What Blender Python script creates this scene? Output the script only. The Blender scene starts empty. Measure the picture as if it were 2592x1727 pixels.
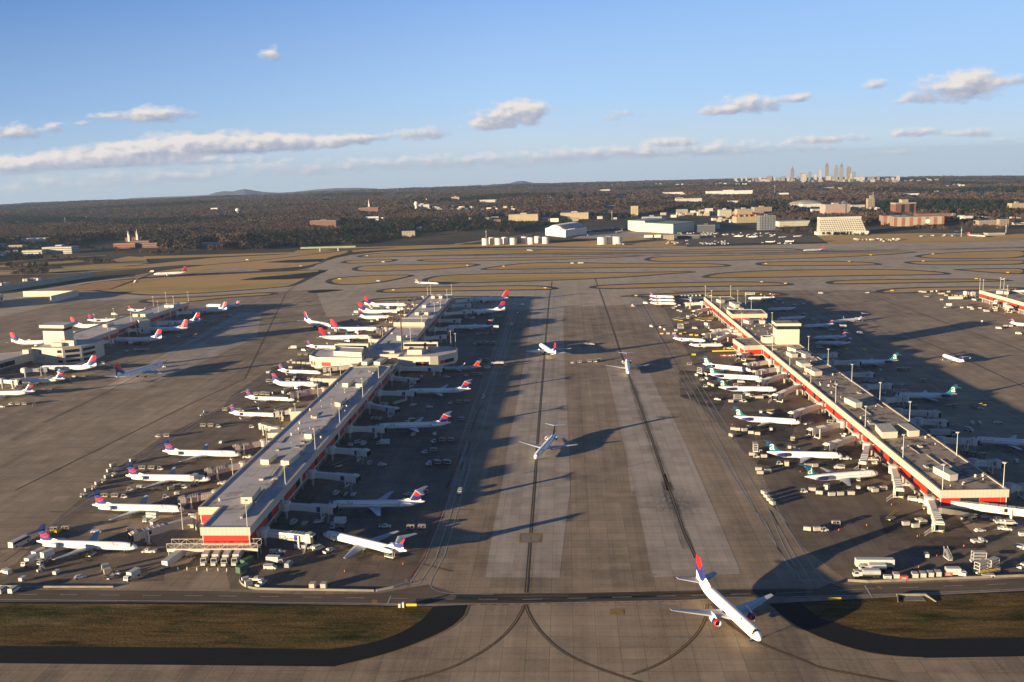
import bpy, math, random
import numpy as np
from mathutils import Vector, Matrix
random.seed(7); rng = np.random.default_rng(7)
R = math.radians
S = bpy.context.scene
COL = S.collection
UP = Vector((0, 0, 1))

# ---------------------------------------------------------------- survey: reading positions off the ground
CAM_H, FPX, YH, SLOPE, W0, H0 = 155.0, 2500.0, 407.6, -0.0274, 2592.0, 1727.0
_r = math.atan(SLOPE)
_d = (YH - 863.5) * math.cos(_r)
PITCH = math.atan2(-_d, FPX)
_fw = Vector((0, math.cos(PITCH), -math.sin(PITCH)))
_dn = Vector((0, -math.sin(PITCH), -math.cos(PITCH)))
_rt = Vector((1, 0, 0))
CX = _rt * math.cos(_r) - _dn * math.sin(_r)
CY = _rt * math.sin(_r) + _dn * math.cos(_r)
SV = dict(A1=(0, 1150, .27613), A2=(400, 1150, .27613), A3=(600, 1150, .27613), A4=(150, 900, .27613), B1=(650, 850, .27613),
          B2=(680, 700, .27613), B3=(0, 700, .27613), B4=(1600, 700, .27613), C1=(1750, 900, .27422), C2=(2050, 850, .25506),
          C3=(1950, 1150, .27424), C4=(1600, 1350, .21048), D1=(0, 420, .38233), D2=(850, 420, .38233), D3=(1700, 380, .37893),
          D4=(1150, 500, .29737), D5=(1800, 480, .33645), E1=(1250, 750, .31888), E2=(950, 1200, .33985), E3=(0, 1480, .55225),
          E4=(1850, 1350, .31521), E5=(2100, 680, .20901), E6=(0, 620, .29737), F=(0, 0, 1.1016))

def ray(c, x, y):
    a, b, s = SV[c]
    px, py = a + x * s - W0 / 2, b + y * s - H0 / 2
    return CX * px + CY * py + _fw * FPX

def g(c, x, y, z=0.0):
    "world point at height z"
    d = ray(c, x, y)
    t = (z - CAM_H) / d.z
    return Vector((d.x * t, d.y * t, z))

DIP_AZ = np.linspace(-.7, .7, 57)
DIP_T = np.interp(DIP_AZ, [-.6, -.478, -.26, -.1, 0, .2, .36, .478, .6], [.0280, .0278, .0276, .0256, .0244, .0248, .0256, .0276, .0280])
DIP_T = np.convolve(np.pad(DIP_T, 3, 'edge'), np.ones(7) / 7, 'valid')
def terr(x, y):
    "height of the terrain: flat airfield, then falling away"
    d = math.hypot(x, y); s = d - 1600.0
    if s <= 0: return 0.0
    t = float(np.interp(math.atan2(x, y), DIP_AZ, DIP_T))
    sh = 2 * (CAM_H / t - 1600.0)
    a = t / (2 * sh)
    roll = 1 - math.exp(-max(0, s - 500) / 1500.0)
    return -a * s * s + roll * (5 * math.sin(x * .0021 + 1.3) * math.cos(y * .0017) + 4 * math.sin(x * .0047 + y * .0031))

def gt(c, x, y):
    "world point on the terrain, found by walking out along the line of sight"
    d = ray(c, x, y); hd = math.hypot(d.x, d.y); ux, uy, m_ = d.x / hd, d.y / hd, d.z / hd
    lo = 200.0; t = 1500.0 if m_ > -.1 else 200.0; best = (1e9, t)
    while t < 13500:
        gap = CAM_H + m_ * t - terr(ux * t, uy * t)
        if gap < best[0]: best = (gap, t)
        if gap <= 0: break
        lo = t; t *= 1.012
    hi = t if best[0] <= 0 else best[1]
    if best[0] <= 0:
        for _ in range(18):
            mid = (lo + hi) / 2
            if CAM_H + m_ * mid - terr(ux * mid, uy * mid) > 0: lo = mid
            else: hi = mid
    return Vector((ux * hi, uy * hi, terr(ux * hi, uy * hi)))

def pxm(p):
    "photo pixels per metre at a point"
    return FPX / max(1.0, (p - Vector((0, 0, CAM_H))).dot(_fw))

# ---------------------------------------------------------------- meshes
class MB:
    def __init__(s): s.v = []; s.f = []; s.m = []
    def add(s, vs, fs, m=0):
        o = len(s.v); s.v += [tuple(q) for q in vs]; s.f += [tuple(i + o for i in q) for q in fs]; s.m += [m] * len(fs); return s
    def box(s, x0, x1, y0, y1, z0, z1, m=0, T=None):
        vs = [(x, y, z) for z in (z0, z1) for (x, y) in ((x0, y0), (x1, y0), (x1, y1), (x0, y1))]
        if T: vs = [T @ Vector(q) for q in vs]
        return s.add(vs, [(3, 2, 1, 0), (4, 5, 6, 7), (0, 1, 5, 4), (1, 2, 6, 5), (2, 3, 7, 6), (3, 0, 4, 7)], m)
    def hexa(s, a, b, m=0):
        "two quads joined into a solid"
        return s.add(list(a) + list(b), [(3, 2, 1, 0), (4, 5, 6, 7), (0, 1, 5, 4), (1, 2, 6, 5), (2, 3, 7, 6), (3, 0, 4, 7)], m)
    def prism(s, poly, z0, z1, m=0, top=True, bot=True, mt=None):
        n = len(poly); vs = [(p[0], p[1], z0) for p in poly] + [(p[0], p[1], z1) for p in poly]
        s.add(vs, [(i, (i + 1) % n, n + (i + 1) % n, n + i) for i in range(n)], m)
        if top: s.add(vs[n:], [tuple(range(n))], m if mt is None else mt)
        if bot: s.add(vs[:n], [tuple(range(n))[::-1]], m)
        return s
    def ring(s, poly, w, z0, z1, m=0):
        n = len(poly); q = inset(poly, w)
        vs = [(p[0], p[1], z0) for p in poly] + [(p[0], p[1], z1) for p in poly] + [(p[0], p[1], z1) for p in q] + [(p[0], p[1], z0) for p in q]
        fs = []
        for i in range(n):
            j = (i + 1) % n
            fs += [(i, j, n + j, n + i), (n + i, n + j, 2 * n + j, 2 * n + i), (2 * n + i, 2 * n + j, 3 * n + j, 3 * n + i), (3 * n + i, 3 * n + j, j, i)]
        return s.add(vs, fs, m)
    def tube(s, a, b, r, r2=None, n=8, m=0):
        a = Vector(a); b = Vector(b); r2 = r if r2 is None else r2
        d = (b - a).normalized(); u = d.orthogonal().normalized(); w = d.cross(u)
        vs = []
        for p, q in ((a, r), (b, r2)):
            for i in range(n):
                t = 2 * math.pi * i / n; vs.append(p + u * (q * math.cos(t)) + w * (q * math.sin(t)))
        return s.add(vs, [(i, (i + 1) % n, n + (i + 1) % n, n + i) for i in range(n)] + [tuple(range(n))[::-1], tuple(range(n, 2 * n))], m)
    def lathe(s, prof, n=16, y=0.0, m=0, axis="x", flat=1.0, caps=True):
        "profile (along, radius, centre height) turned round the x (or z) axis"
        vs = []
        for (x, r, zc) in prof:
            for i in range(n):
                t = 2 * math.pi * i / n
                vs.append((x, y + r * math.cos(t), zc + r * flat * math.sin(t)) if axis == 'x' else (r * math.cos(t), r * math.sin(t), x))
        k = len(prof); fs = []
        for a in range(k - 1):
            for i in range(n):
                j = (i + 1) % n
                fs.append((a * n + i, a * n + j, (a + 1) * n + j, (a + 1) * n + i))
        if caps: fs += [tuple(range(n))[::-1], tuple(range((k - 1) * n, k * n))]
        return s.add(vs, fs, m)
    def mesh(s, name, mats, smooth=False):
        me = bpy.data.meshes.new(name)
        me.from_pydata(s.v, [], s.f)
        for q in mats: me.materials.append(q)
        me.polygons.foreach_set('material_index', np.array(s.m, dtype=np.int32))
        if smooth: me.polygons.foreach_set('use_smooth', np.ones(len(s.f), dtype=bool))
        me.validate(); me.update()
        return me
    def build(s, name, mats, parent=None, smooth=False):
        return link(name, s.mesh(name, mats if isinstance(mats, (list, tuple)) else [mats], smooth), parent)

def link(name, me, parent=None, loc=None):
    o = bpy.data.objects.new(name, me); COL.objects.link(o)
    if parent is not None: o.parent = parent
    if loc is not None: o.location = loc
    return o

def inset(poly, w):
    n = len(poly); area = sum(poly[i][0] * poly[(i + 1) % n][1] - poly[(i + 1) % n][0] * poly[i][1] for i in range(n))
    sg = 1 if area > 0 else -1; out = []
    for i in range(n):
        p, q, r = Vector(poly[i - 1][:2]), Vector(poly[i][:2]), Vector(poly[(i + 1) % n][:2])
        a = (q - p); b = (r - q)
        a = a.normalized() if a.length > 1e-6 else Vector((1, 0)); b = b.normalized() if b.length > 1e-6 else a
        na = Vector((-a.y, a.x)) * sg; nb = Vector((-b.y, b.x)) * sg
        k = na + nb; l = k.length
        k = na if l < .3 else k / l * (1 / max(.5, (na + nb).length / 2))
        out.append(q + k * w)
    return out

LABELS = {}
def tag(o, label, cat, group=None):
    label = ' '.join(label.split()); o['label'] = label; o['category'] = cat
    if group: o['group'] = group
    LABELS.setdefault(label, []).append(o.name)
    return o
def thing(name, label, cat, loc=(0, 0, 0), az=None, group=None):
    "an empty at the base of a thing; az = compass heading of its local +x"
    o = bpy.data.objects.new(name, None); COL.objects.link(o); o.location = loc; o.empty_display_size = .5
    if az is not None: o.rotation_euler = (0, 0, R(90 - az))
    return tag(o, label, cat, group)
def struct(name, mb, mats, kind='structure'):
    o = mb.build(name, mats); o['kind'] = kind; return o
def copy_tree(o, parent=None):
    c = o.copy(); COL.objects.link(c)
    if parent is not None: c.parent = parent
    for ch in KIDS.get(o.name, list(o.children)): copy_tree(ch, c)
    return c
KIDS = {}
def az_of(v): return math.degrees(math.atan2(v.x, v.y))

# ---------------------------------------------------------------- materials
def nmat(name):
    m = bpy.data.materials.new(name); m.use_nodes = True
    nt = m.node_tree; b = nt.nodes['Principled BSDF']
    return m, nt, b
class N:
    "small helper for node graphs"
    def __init__(s, nt): s.nt = nt
    def new(s, t, **kw):
        n = s.nt.nodes.new(t)
        for k, v in kw.items(): setattr(n, k, v)
        return n
    def inp(s, sock, v):
        if isinstance(v, bpy.types.NodeSocket): s.nt.links.new(v, sock)
        elif v is not None: sock.default_value = v
    def math(s, op, a, b=None, c=None, clamp=False):
        n = s.new('ShaderNodeMath', operation=op, use_clamp=clamp)
        for i, v in enumerate((a, b, c)):
            if v is not None: s.inp(n.inputs[i], v)
        return n.outputs[0]
    def mix(s, f, a, b, mode='MIX'):
        n = s.new('ShaderNodeMix', data_type='RGBA', blend_type=mode)
        s.inp(n.inputs[0], f); s.inp(n.inputs[6], a); s.inp(n.inputs[7], b)
        return n.outputs[2]
    def coord(s, kind='Object', scale=(1, 1, 1), rot=(0, 0, 0), loc=(0, 0, 0)):
        t = s.new('ShaderNodeTexCoord'); m = s.new('ShaderNodeMapping')
        s.nt.links.new(t.outputs[kind], m.inputs[0])
        m.inputs['Scale'].default_value = scale; m.inputs['Rotation'].default_value = rot; m.inputs['Location'].default_value = loc
        return m.outputs[0]
    def noise(s, vec, scale, detail=4, rough=.55, dist=0.0):
        n = s.new('ShaderNodeTexNoise'); s.inp(n.inputs['Vector'], vec)
        n.inputs['Scale'].default_value = scale; n.inputs['Detail'].default_value = detail; n.inputs['Roughness'].default_value = rough
        n.inputs['Distortion'].default_value = dist
        return n.outputs[0]
    def ramp(s, f, stops, interp='LINEAR'):
        n = s.new('ShaderNodeValToRGB'); n.color_ramp.interpolation = interp
        e = n.color_ramp.elements
        while len(e) < len(stops): e.new(.5)
        for q, (p, c) in zip(e, stops):
            q.position = p; q.color = c if len(c) == 4 else (*c, 1)
        s.inp(n.inputs[0], f)
        return n.outputs[0]
    def band(s, f, lo, hi):
        "0..1 as f goes from lo to hi"
        n = s.new('ShaderNodeMapRange'); s.inp(n.inputs[0], f); n.inputs[1].default_value = lo; n.inputs[2].default_value = hi
        return n.outputs[0]

def c4(c): return (*c, 1) if len(c) == 3 else c
def plain(name, col, rough=.6, var=.12, scale=.6, metal=0.0, spec=.5, stretch=None):
    m, nt, b = nmat(name); n = N(nt)
    v = n.coord('Object', scale=stretch or (1, 1, 1))
    f = n.noise(v, scale, 3)
    lo = tuple(x * (1 - var) for x in col); hi = tuple(min(1, x * (1 + var)) for x in col)
    nt.links.new(n.ramp(f, [(.3, lo), (.7, hi)]), b.inputs['Base Color'])
    b.inputs['Roughness'].default_value = rough; b.inputs['Metallic'].default_value = metal
    b.inputs['Specular IOR Level'].default_value = spec
    return m
EXPO = 1.45
SKY_STR, SKY_AIR, SKY_DUST, SKY_OZ = .05, 1.0, 0.0, 4.0
SKY_TINT = (.34, .43, .68)
HZ_K, CLOUD_K = .15, .82
HAZE = 3.2e-5
# ---------------------------------------------------------------- camera, sun, sky
cam = bpy.data.cameras.new('camera'); cam.lens = FPX / W0 * 36; cam.sensor_width = 36; cam.clip_start = 1; cam.clip_end = 60000
co = bpy.data.objects.new('camera', cam); COL.objects.link(co)
M = Matrix((CX, -CY, -_fw)).transposed().to_4x4(); M.translation = (0, 0, CAM_H); co.matrix_world = M
S.camera = co
SUN_AZ, SUN_EL = 238.5, 6.4
sd = bpy.data.lights.new('sun', 'SUN'); sd.energy = 5.0; sd.angle = R(.5); sd.color = (1.0, .79, .50)
so = bpy.data.objects.new('sun', sd); COL.objects.link(so)
sv = Vector((math.sin(R(SUN_AZ)) * math.cos(R(SUN_EL)), math.cos(R(SUN_AZ)) * math.cos(R(SUN_EL)), math.sin(R(SUN_EL))))
so.rotation_euler = sv.to_track_quat('Z', 'Y').to_euler(); so.location = sv * 500
S.view_settings.view_transform = 'Standard'; S.view_settings.look = 'None'; S.view_settings.exposure = EXPO; S.view_settings.gamma = 1
try: S.view_settings.use_curve_mapping = False
except Exception: pass

CLOUDS = '''1178 272 95 32 1|1205 258 55 26 1|1120 292 60 14 .9|365 268 72 22 1|300 272 60 14 .6|30 310 52 22 1|622 128 32 20 .75|2195 212 92 36 1|2235 195 50 28 1|2090 232 40 12 .5
1712 248 78 24 1|1650 258 45 12 .8|1832 228 40 13 .8|2012 200 40 14 .65|2335 187 45 14 .7|1420 268 52 16 .6|965 312 78 17 .9|860 318 45 12 .6|125 298 28 12 .6|180 285 40 8 .4|240 268 40 9 .4
-10 390 95 22 1.3|95 382 110 22 1.4|235 366 110 26 1.4|310 358 90 24 1.3|385 346 95 32 1.5|470 342 90 24 1.3|560 336 105 28 1.4|680 334 100 22 1.3|785 326 70 17 1.2|300 376 300 14 1
100 425 300 20 .55|420 408 280 20 .55|760 388 260 20 .6|1100 375 280 22 .62|1420 355 250 22 .62|1700 345 230 20 .6|1540 330 70 12 .7|1900 322 90 12 .75|2090 308 62 12 .75|2235 308 55 12 .75|2310 324 25 9 .6|2060 352 150 9 .45|60 445 260 14 .4'''
w = bpy.data.worlds.new('World'); S.world = w; w.use_nodes = True
nt = w.node_tree; n = N(nt); bg = nt.nodes['Background']
tc = n.new('ShaderNodeTexCoord').outputs['Generated']
sep = n.new('ShaderNodeSeparateXYZ'); nt.links.new(tc, sep.inputs[0])
z2 = n.math('MAXIMUM', n.math('ADD', sep.outputs[2], .030), .004)
cmb = n.new('ShaderNodeCombineXYZ'); n.inp(cmb.inputs[0], sep.outputs[0]); n.inp(cmb.inputs[1], sep.outputs[1]); n.inp(cmb.inputs[2], z2)
sky = n.new('ShaderNodeTexSky'); sky.sky_type = 'NISHITA'; sky.sun_disc = False; sky.sun_elevation = R(SUN_EL); sky.sun_rotation = R(SUN_AZ)
sky.altitude = 450; sky.air_density = SKY_AIR; sky.dust_density = SKY_DUST; sky.ozone_density = SKY_OZ
nt.links.new(cmb.outputs[0], sky.inputs[0])
az = n.math('MULTIPLY', n.math('ARCTAN2', sep.outputs[0], sep.outputs[1]), 57.29578)
el = n.math('MULTIPLY', n.math('ARCSINE', sep.outputs[2]), 57.29578)
pos = n.new('ShaderNodeCombineXYZ'); n.inp(pos.inputs[0], az); n.inp(pos.inputs[1], el)
pos = pos.outputs[0]
dens = None; high = None
for item in CLOUDS.replace('\n', '|').split('|'):
    cx, cy, cw, ch, k = map(float, item.split())
    d0 = ray('F', cx, cy).normalized(); a0, e0 = az_of(d0), math.degrees(math.asin(d0.z))
    sw, sh = 1 / (cw * .0278 * 1.12), 1 / (ch * .0278 * 1.35)
    mp = n.new('ShaderNodeMapping', vector_type='POINT')
    nt.links.new(pos, mp.inputs[0])
    # tilt with the photograph's roll: rows of cloud follow the picture's horizon
    mp.inputs['Scale'].default_value = (sw, sh, 1); mp.inputs['Location'].default_value = (-a0 * sw, -e0 * sh, 0)
    sy = n.new('ShaderNodeSeparateXYZ'); nt.links.new(mp.outputs[0], sy.inputs[0])
    fl = n.math('MAXIMUM', sy.outputs[1], n.math('MULTIPLY', sy.outputs[1], -1.9))      # flat-based
    cm = n.new('ShaderNodeCombineXYZ'); n.inp(cm.inputs[0], sy.outputs[0]); n.inp(cm.inputs[1], fl)
    ln = n.new('ShaderNodeVectorMath', operation='LENGTH'); nt.links.new(cm.outputs[0], ln.inputs[0])
    q = n.math('MULTIPLY', n.math('SUBTRACT', 1.0, ln.outputs['Value'], clamp=True), k)
    hq = n.math('MULTIPLY', q, n.math('SUBTRACT', n.math('MULTIPLY', sy.outputs[1], 1.15), n.math('MULTIPLY', sy.outputs[0], .42 if cw < 90 else .12)))
    dens = q if dens is None else n.math('ADD', dens, q)
    high = hq if high is None else n.math('ADD', high, hq)
high = n.math('DIVIDE', high, n.math('ADD', dens, .02))
mp = n.new('ShaderNodeMapping'); nt.links.new(pos, mp.inputs[0]); mp.inputs['Scale'].default_value = (1.05, 1.5, 1)
mp2 = n.new('ShaderNodeMapping'); nt.links.new(pos, mp2.inputs[0]); mp2.inputs['Scale'].default_value = (1.05, 1.5, 1); mp2.inputs['Location'].default_value = (-.28, .3, 0)
n1 = n.noise(mp.outputs[0], 1.0, 8, .60, .1); m1 = n.noise(mp.outputs[0], 1.0, 4, .5); n2 = n.noise(mp2.outputs[0], 1.0, 4, .5)
den = n.math('ADD', n.math('MINIMUM', dens, 1.1), n.math('MULTIPLY', n.math('SUBTRACT', n1, .5), 2.0))
alpha = n.math('MULTIPLY', n.band(den, .14, .72), n.band(dens, .02, .16))
lit = n.math('ADD', n.math('ADD', n.math('MULTIPLY', high, 1.0), n.math('MULTIPLY', n.math('SUBTRACT', m1, n2), 1.5)), .46, clamp=True)
ccol = n.ramp(lit, [(0, (.42, .485, .64)), (.45, (.60, .635, .735)), (.95, (1.0, .945, .92))])
# wispy haze near the horizon
hz = n.math('MULTIPLY', n.band(el, 2.6, -1.4), n.math('ADD', .55, n.math('MULTIPLY', n.noise(mp.outputs[0], .5, 5, .6), .5)))
skyc = n.mix(1.0, sky.outputs[0], (*SKY_TINT, 1), 'MULTIPLY')
kx = 1 / (SKY_STR * 2 ** EXPO)
def row(l, c, r): return n.ramp(n.band(az, -27, 27), [(0, tuple(kx * q for q in l)), (.5, tuple(kx * q for q in c)), (1, tuple(kx * q for q in r))])
top = row((.122, .265, .60), (.245, .455, .87), (.325, .565, .96)); hi_ = row((.285, .465, .74), (.425, .645, .93), (.43, .66, .96))
lo_ = row((.42, .57, .735), (.555, .685, .80), (.56, .70, .83)); base = row((.47, .55, .63), (.52, .605, .69), (.53, .63, .73))
grad = n.mix(n.band(el, 9.6, 3.5), top, hi_); grad = n.mix(n.band(el, 3.5, .9), grad, lo_); grad = n.mix(n.band(el, .9, -1.4), grad, base)
skyc = n.mix(n.band(el, 32, 14), skyc, grad)
skyc = n.mix(n.math('MULTIPLY', hz, HZ_K), skyc, tuple(kx * q for q in (.52, .60, .70)) + (1,))
cl = n.mix(1.0, ccol, (CLOUD_K * kx,) * 3 + (1,), 'MULTIPLY')
fin = n.mix(n.math('MULTIPLY', alpha, n.band(el, -2.6, .6)), skyc, cl)
nt.links.new(fin, bg.inputs[0]); bg.inputs[1].default_value = SKY_STR

# ---------------------------------------------------------------- air
if HAZE > 0:
    b = MB().box(-15000, 15000, -600, 15500, -420, 190)
    m, mt, pb = nmat('air'); mt.nodes.remove(pb)
    pv = mt.nodes.new('ShaderNodeVolumePrincipled'); pv.inputs['Color'].default_value = (.50, .70, 1, 1); pv.inputs['Density'].default_value = HAZE; pv.inputs['Anisotropy'].default_value = .2
    mt.links.new(pv.outputs[0], mt.nodes['Material Output'].inputs['Volume'])
    hz_o = b.build('haze', m); hz_o['kind'] = 'stuff'
# ---------------------------------------------------------------- ground
N_AZ = 3.3       # the airfield's "up the ramp" direction, degrees east of the camera heading

def pts(spec):
    out = []
    for part in spec.split(';'):
        c, rest = part.strip().split(':')
        for q in rest.split():
            x, y = map(float, q.split(',')); out.append(g(c.strip(), x, y))
    return out
def chaikin(p, k=2, closed=True):
    for _ in range(k):
        o = []; m = len(p)
        if not closed: o.append(p[0])
        for i in range(m if closed else m - 1):
            a, b = p[i], p[(i + 1) % m]; o += [a.lerp(b, .25), a.lerp(b, .75)]
        if not closed: o.append(p[-1])
        p = o
    return p
def sheet(mb, poly, z, m=0):
    from mathutils.geometry import tessellate_polygon
    vs = [(p[0], p[1], z) for p in poly]
    tr = tessellate_polygon([[Vector((v[0], v[1], 0)) for v in vs]])
    fs = []
    for t in tr:
        a, b, c = (Vector(vs[i]) for i in t)
        nz = (b - a).cross(c - a).z
        fs.append(tuple(t) if nz > 0 else tuple(reversed(t)))
    return mb.add(vs, fs, m)
def ribbon(mb, line, w, z, m=0, dash=None):
    line = [Vector((p[0], p[1], 0)) for p in line]
    if dash:
        on, off = dash; segs = []; pos = 0.0
        for a, b in zip(line, line[1:]):
            L = (b - a).length; t = -pos if pos else 0.0; u = 0.0
            while u < L:
                e = min(L, u + on); segs.append([a.lerp(b, u / L), a.lerp(b, e / L)]); u += on + off
        for q in segs: ribbon(mb, q, w, z, m)
        return
    l, r = [], []
    for i, p in enumerate(line):
        d = (line[min(i + 1, len(line) - 1)] - line[max(i - 1, 0)]).normalized(); nn = Vector((-d.y, d.x, 0)) * (w / 2)
        l.append(p + nn); r.append(p - nn)
    k = len(line)
    mb.add([(p.x, p.y, z) for p in l] + [(p.x, p.y, z) for p in r], [(k + i, k + i + 1, i + 1, i) for i in range(k - 1)], m)

# --- terrain sheet to the horizon
def build_terrain():
    azs = np.radians(np.concatenate([np.linspace(-180, -50, 24, endpoint=False), np.linspace(-50, 50, 150), np.linspace(50, 180, 24)[1:]]))
    ds = np.concatenate([[0.5, 300, 900, 1500], np.geomspace(1600, 17000, 110)])
    vs = []
    for d in ds:
        for a in azs:
            x, y = d * math.sin(a), d * math.cos(a); vs.append((x, y, terr(x, y) - .25))
    k = len(azs); fs = []
    for i in range(len(ds) - 1):
        for j in range(k):
            j2 = (j + 1) % k
            fs.append((i * k + j, i * k + j2, (i + 1) * k + j2, (i + 1) * k + j)[::-1])
    b = MB(); b.add(vs, fs)
    m, nt, pb = nmat('earth'); n = N(nt)
    v = n.coord('Object'); 
    f1 = n.noise(v, .0016, 5, .6); f2 = n.noise(v, .012, 5, .65)
    col = n.ramp(n.math('ADD', n.math('MULTIPLY', f1, .6), n.math('MULTIPLY', f2, .4)), [(.38, (.050, .048, .032)), (.5, (.085, .066, .045)), (.62, (.14, .105, .062))])
    nt.links.new(col, pb.inputs['Base Color']); pb.inputs['Roughness'].default_value = 1; pb.inputs['Specular IOR Level'].default_value = .1
    o = b.build('terrain', m, smooth=True); o['kind'] = 'structure'
build_terrain()

# --- concrete apron
def concrete(name, base, dark, light, slab=7.6, stripe=1.0, joint=.55):
    m, nt, b = nmat(name); n = N(nt)
    v = n.coord('Object', rot=(0, 0, R(N_AZ)))
    br = n.new('ShaderNodeTexBrick'); br.offset = 0; nt.links.new(v, br.inputs['Vector'])
    br.inputs['Scale'].default_value = 1; br.inputs['Brick Width'].default_value = slab; br.inputs['Row Height'].default_value = slab
    br.inputs['Mortar Size'].default_value = .10; br.inputs['Mortar Smooth'].default_value = .3
    br.inputs['Color1'].default_value = (.86, .86, .86, 1); br.inputs['Color2'].default_value = (1.06, 1.05, 1.04, 1); br.inputs['Mortar'].default_value = (joint,) * 3 + (1,)
    big = n.noise(v, .006, 5, .6); mid = n.noise(v, .05, 5, .65); fine = n.noise(v, .9, 4, .7)
    mp = n.new('ShaderNodeMapping'); nt.links.new(v, mp.inputs[0]); mp.inputs['Scale'].default_value = (.16, .0028, 1)
    st = n.noise(mp.outputs[0], 1.0, 4, .7, .2)
    mp3 = n.new('ShaderNodeMapping'); nt.links.new(v, mp3.inputs[0]); mp3.inputs['Scale'].default_value = (.02, .35, 1)
    sx = n.noise(mp3.outputs[0], 1.0, 3, .6, .3)
    f = n.math('ADD', n.math('MULTIPLY', big, .4), n.math('MULTIPLY', mid, .35)); f = n.math('ADD', f, n.math('MULTIPLY', st, .30 * stripe)); f = n.math('ADD', f, n.math('MULTIPLY', sx, .12))
    f = n.math('ADD', f, n.math('MULTIPLY', n.math('SUBTRACT', fine, .5), .18))
    mean = .375 + .15 * stripe + .06
    col = n.ramp(f, [(mean - .13, dark), (mean, base), (mean + .13, light)])
    # oil spots and rubber
    vo = n.new('ShaderNodeTexVoronoi'); nt.links.new(v, vo.inputs['Vector']); vo.inputs['Scale'].default_value = .045
    spot = n.math('MULTIPLY', n.band(vo.outputs['Distance'], .16, .03), n.band(n.noise(v, .02, 2), .5, .62))
    col = n.mix(1.0, col, br.outputs[0], 'MULTIPLY')
    col = n.mix(n.math('MULTIPLY', spot, .45), col, (.035, .03, .027, 1))
    nt.links.new(col, b.inputs['Base Color']); b.inputs['Roughness'].default_value = .85; b.inputs['Specular IOR Level'].default_value = .25
    return m
APRON = concrete('apron_concrete', (.318, .240, .160), (.170, .128, .087), (.435, .336, .235))
LANE = concrete('new_concrete', (.415, .350, .285), (.27, .218, .17), (.52, .45, .375), joint=.64)
TAXI = concrete('taxiway_concrete', (.47, .38, .275), (.34, .27, .195), (.57, .465, .345), stripe=.5)
GATE = concrete('gate_concrete', (.190, .145, .103), (.100, .078, .058), (.270, .212, .155), stripe=.7)
def asphalt(name, base, var=.35):
    m, nt, b = nmat(name); n = N(nt); v = n.coord('Object', rot=(0, 0, R(N_AZ)))
    f = n.math('ADD', n.math('MULTIPLY', n.noise(v, .03, 5, .65), .6), n.math('MULTIPLY', n.noise(v, .8, 4, .7), .4))
    mp = n.new('ShaderNodeMapping'); nt.links.new(v, mp.inputs[0]); mp.inputs['Scale'].default_value = (.004, .7, 1)
    f = n.math('ADD', n.math('MULTIPLY', f, .65), n.math('MULTIPLY', n.noise(mp.outputs[0], 1, 3), .35))
    nt.links.new(n.ramp(f, [(.35, tuple(x * (1 - var) for x in base)), (.65, tuple(x * (1 + var) for x in base))]), b.inputs['Base Color'])
    b.inputs['Roughness'].default_value = .9; b.inputs['Specular IOR Level'].default_value = .2
    return m
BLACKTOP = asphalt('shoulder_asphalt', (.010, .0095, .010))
OLDTOP = asphalt('road_asphalt', (.135, .102, .072))
DARKTOP = asphalt('weathered_shoulder', (.075, .062, .052))
def grass_mat(name, dry, green, bare, s=.05, bump=.8):
    m, nt, b = nmat(name); n = N(nt); v = n.coord('Object', rot=(0, 0, R(N_AZ)))
    mp = n.new('ShaderNodeMapping'); nt.links.new(v, mp.inputs[0]); mp.inputs['Scale'].default_value = (.35, 1.0, 1)
    a = n.noise(mp.outputs[0], s, 6, .65, .4); f = n.noise(v, .9, 5, .75); k = n.noise(mp.outputs[0], s * .35, 4, .6)
    col = n.mix(n.band(a, .50, .62), (*dry, 1), (*green, 1))
    col = n.mix(n.band(k, .54, .68), col, (*bare, 1))
    col = n.mix(1.0, col, n.ramp(f, [(.28, (.45, .45, .45)), (.72, (1.45, 1.45, 1.4))]), 'MULTIPLY')
    ms = n.new('ShaderNodeMapping'); nt.links.new(v, ms.inputs[0]); ms.inputs['Scale'].default_value = (.05, .34, 1)
    col = n.mix(1.0, col, n.ramp(n.noise(ms.outputs[0], 1.0, 5, .7, .5), [(.34, (.48, .50, .46)), (.5, (1, 1, 1)), (.68, (1.5, 1.45, 1.35))]), 'MULTIPLY') if bump > .5 else col
    nt.links.new(col, b.inputs['Base Color']); b.inputs['Roughness'].default_value = 1; b.inputs['Specular IOR Level'].default_value = .05
    bp = n.new('ShaderNodeBump'); n.inp(bp.inputs['Height'], f); bp.inputs['Strength'].default_value = bump; bp.inputs['Distance'].default_value = .35
    nt.links.new(bp.outputs[0], b.inputs['Normal'])
    return m
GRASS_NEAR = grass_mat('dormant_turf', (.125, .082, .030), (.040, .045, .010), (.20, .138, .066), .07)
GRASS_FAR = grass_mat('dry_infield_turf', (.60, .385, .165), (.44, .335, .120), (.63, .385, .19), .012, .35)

AP = pts('F:-1200,3200 3600,3200 4200,600 2760,560 2353,556 2000,566 1700,572 1480,566 1176,572 1000,578 880,584 780,596 700,618 600,634 420,648 240,668 100,690 -100,715 -300,760 -1300,1000')
b = MB(); sheet(b, AP, 0.0); struct('apron', b, APRON)
b = MB()
for q in ('E1: 330,-40 560,-40 552,200 560,500 575,850 600,1250 605,1568; E2: 1440,200 1372,770 820,770 880,400 940,100; E1: 130,1100 185,850 240,540 300,150',
          'E1: 885,548 1240,612 1300,750 1360,850 1440,1000 1530,1190; C4: 1110,0 1285,420 1300,490; E2: 2068,768 2060,760 2000,450 1930,120; E1: 1090,1568 1050,1250 990,1000 940,760',
          'B3: 930,1030 1300,1030 2354,560 2400,330 2200,330 1500,720'):
    sheet(b, pts(q), .02 + .002 * len(b.f) / 8)
struct('concrete_lanes', b, LANE)
b = MB()
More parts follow.
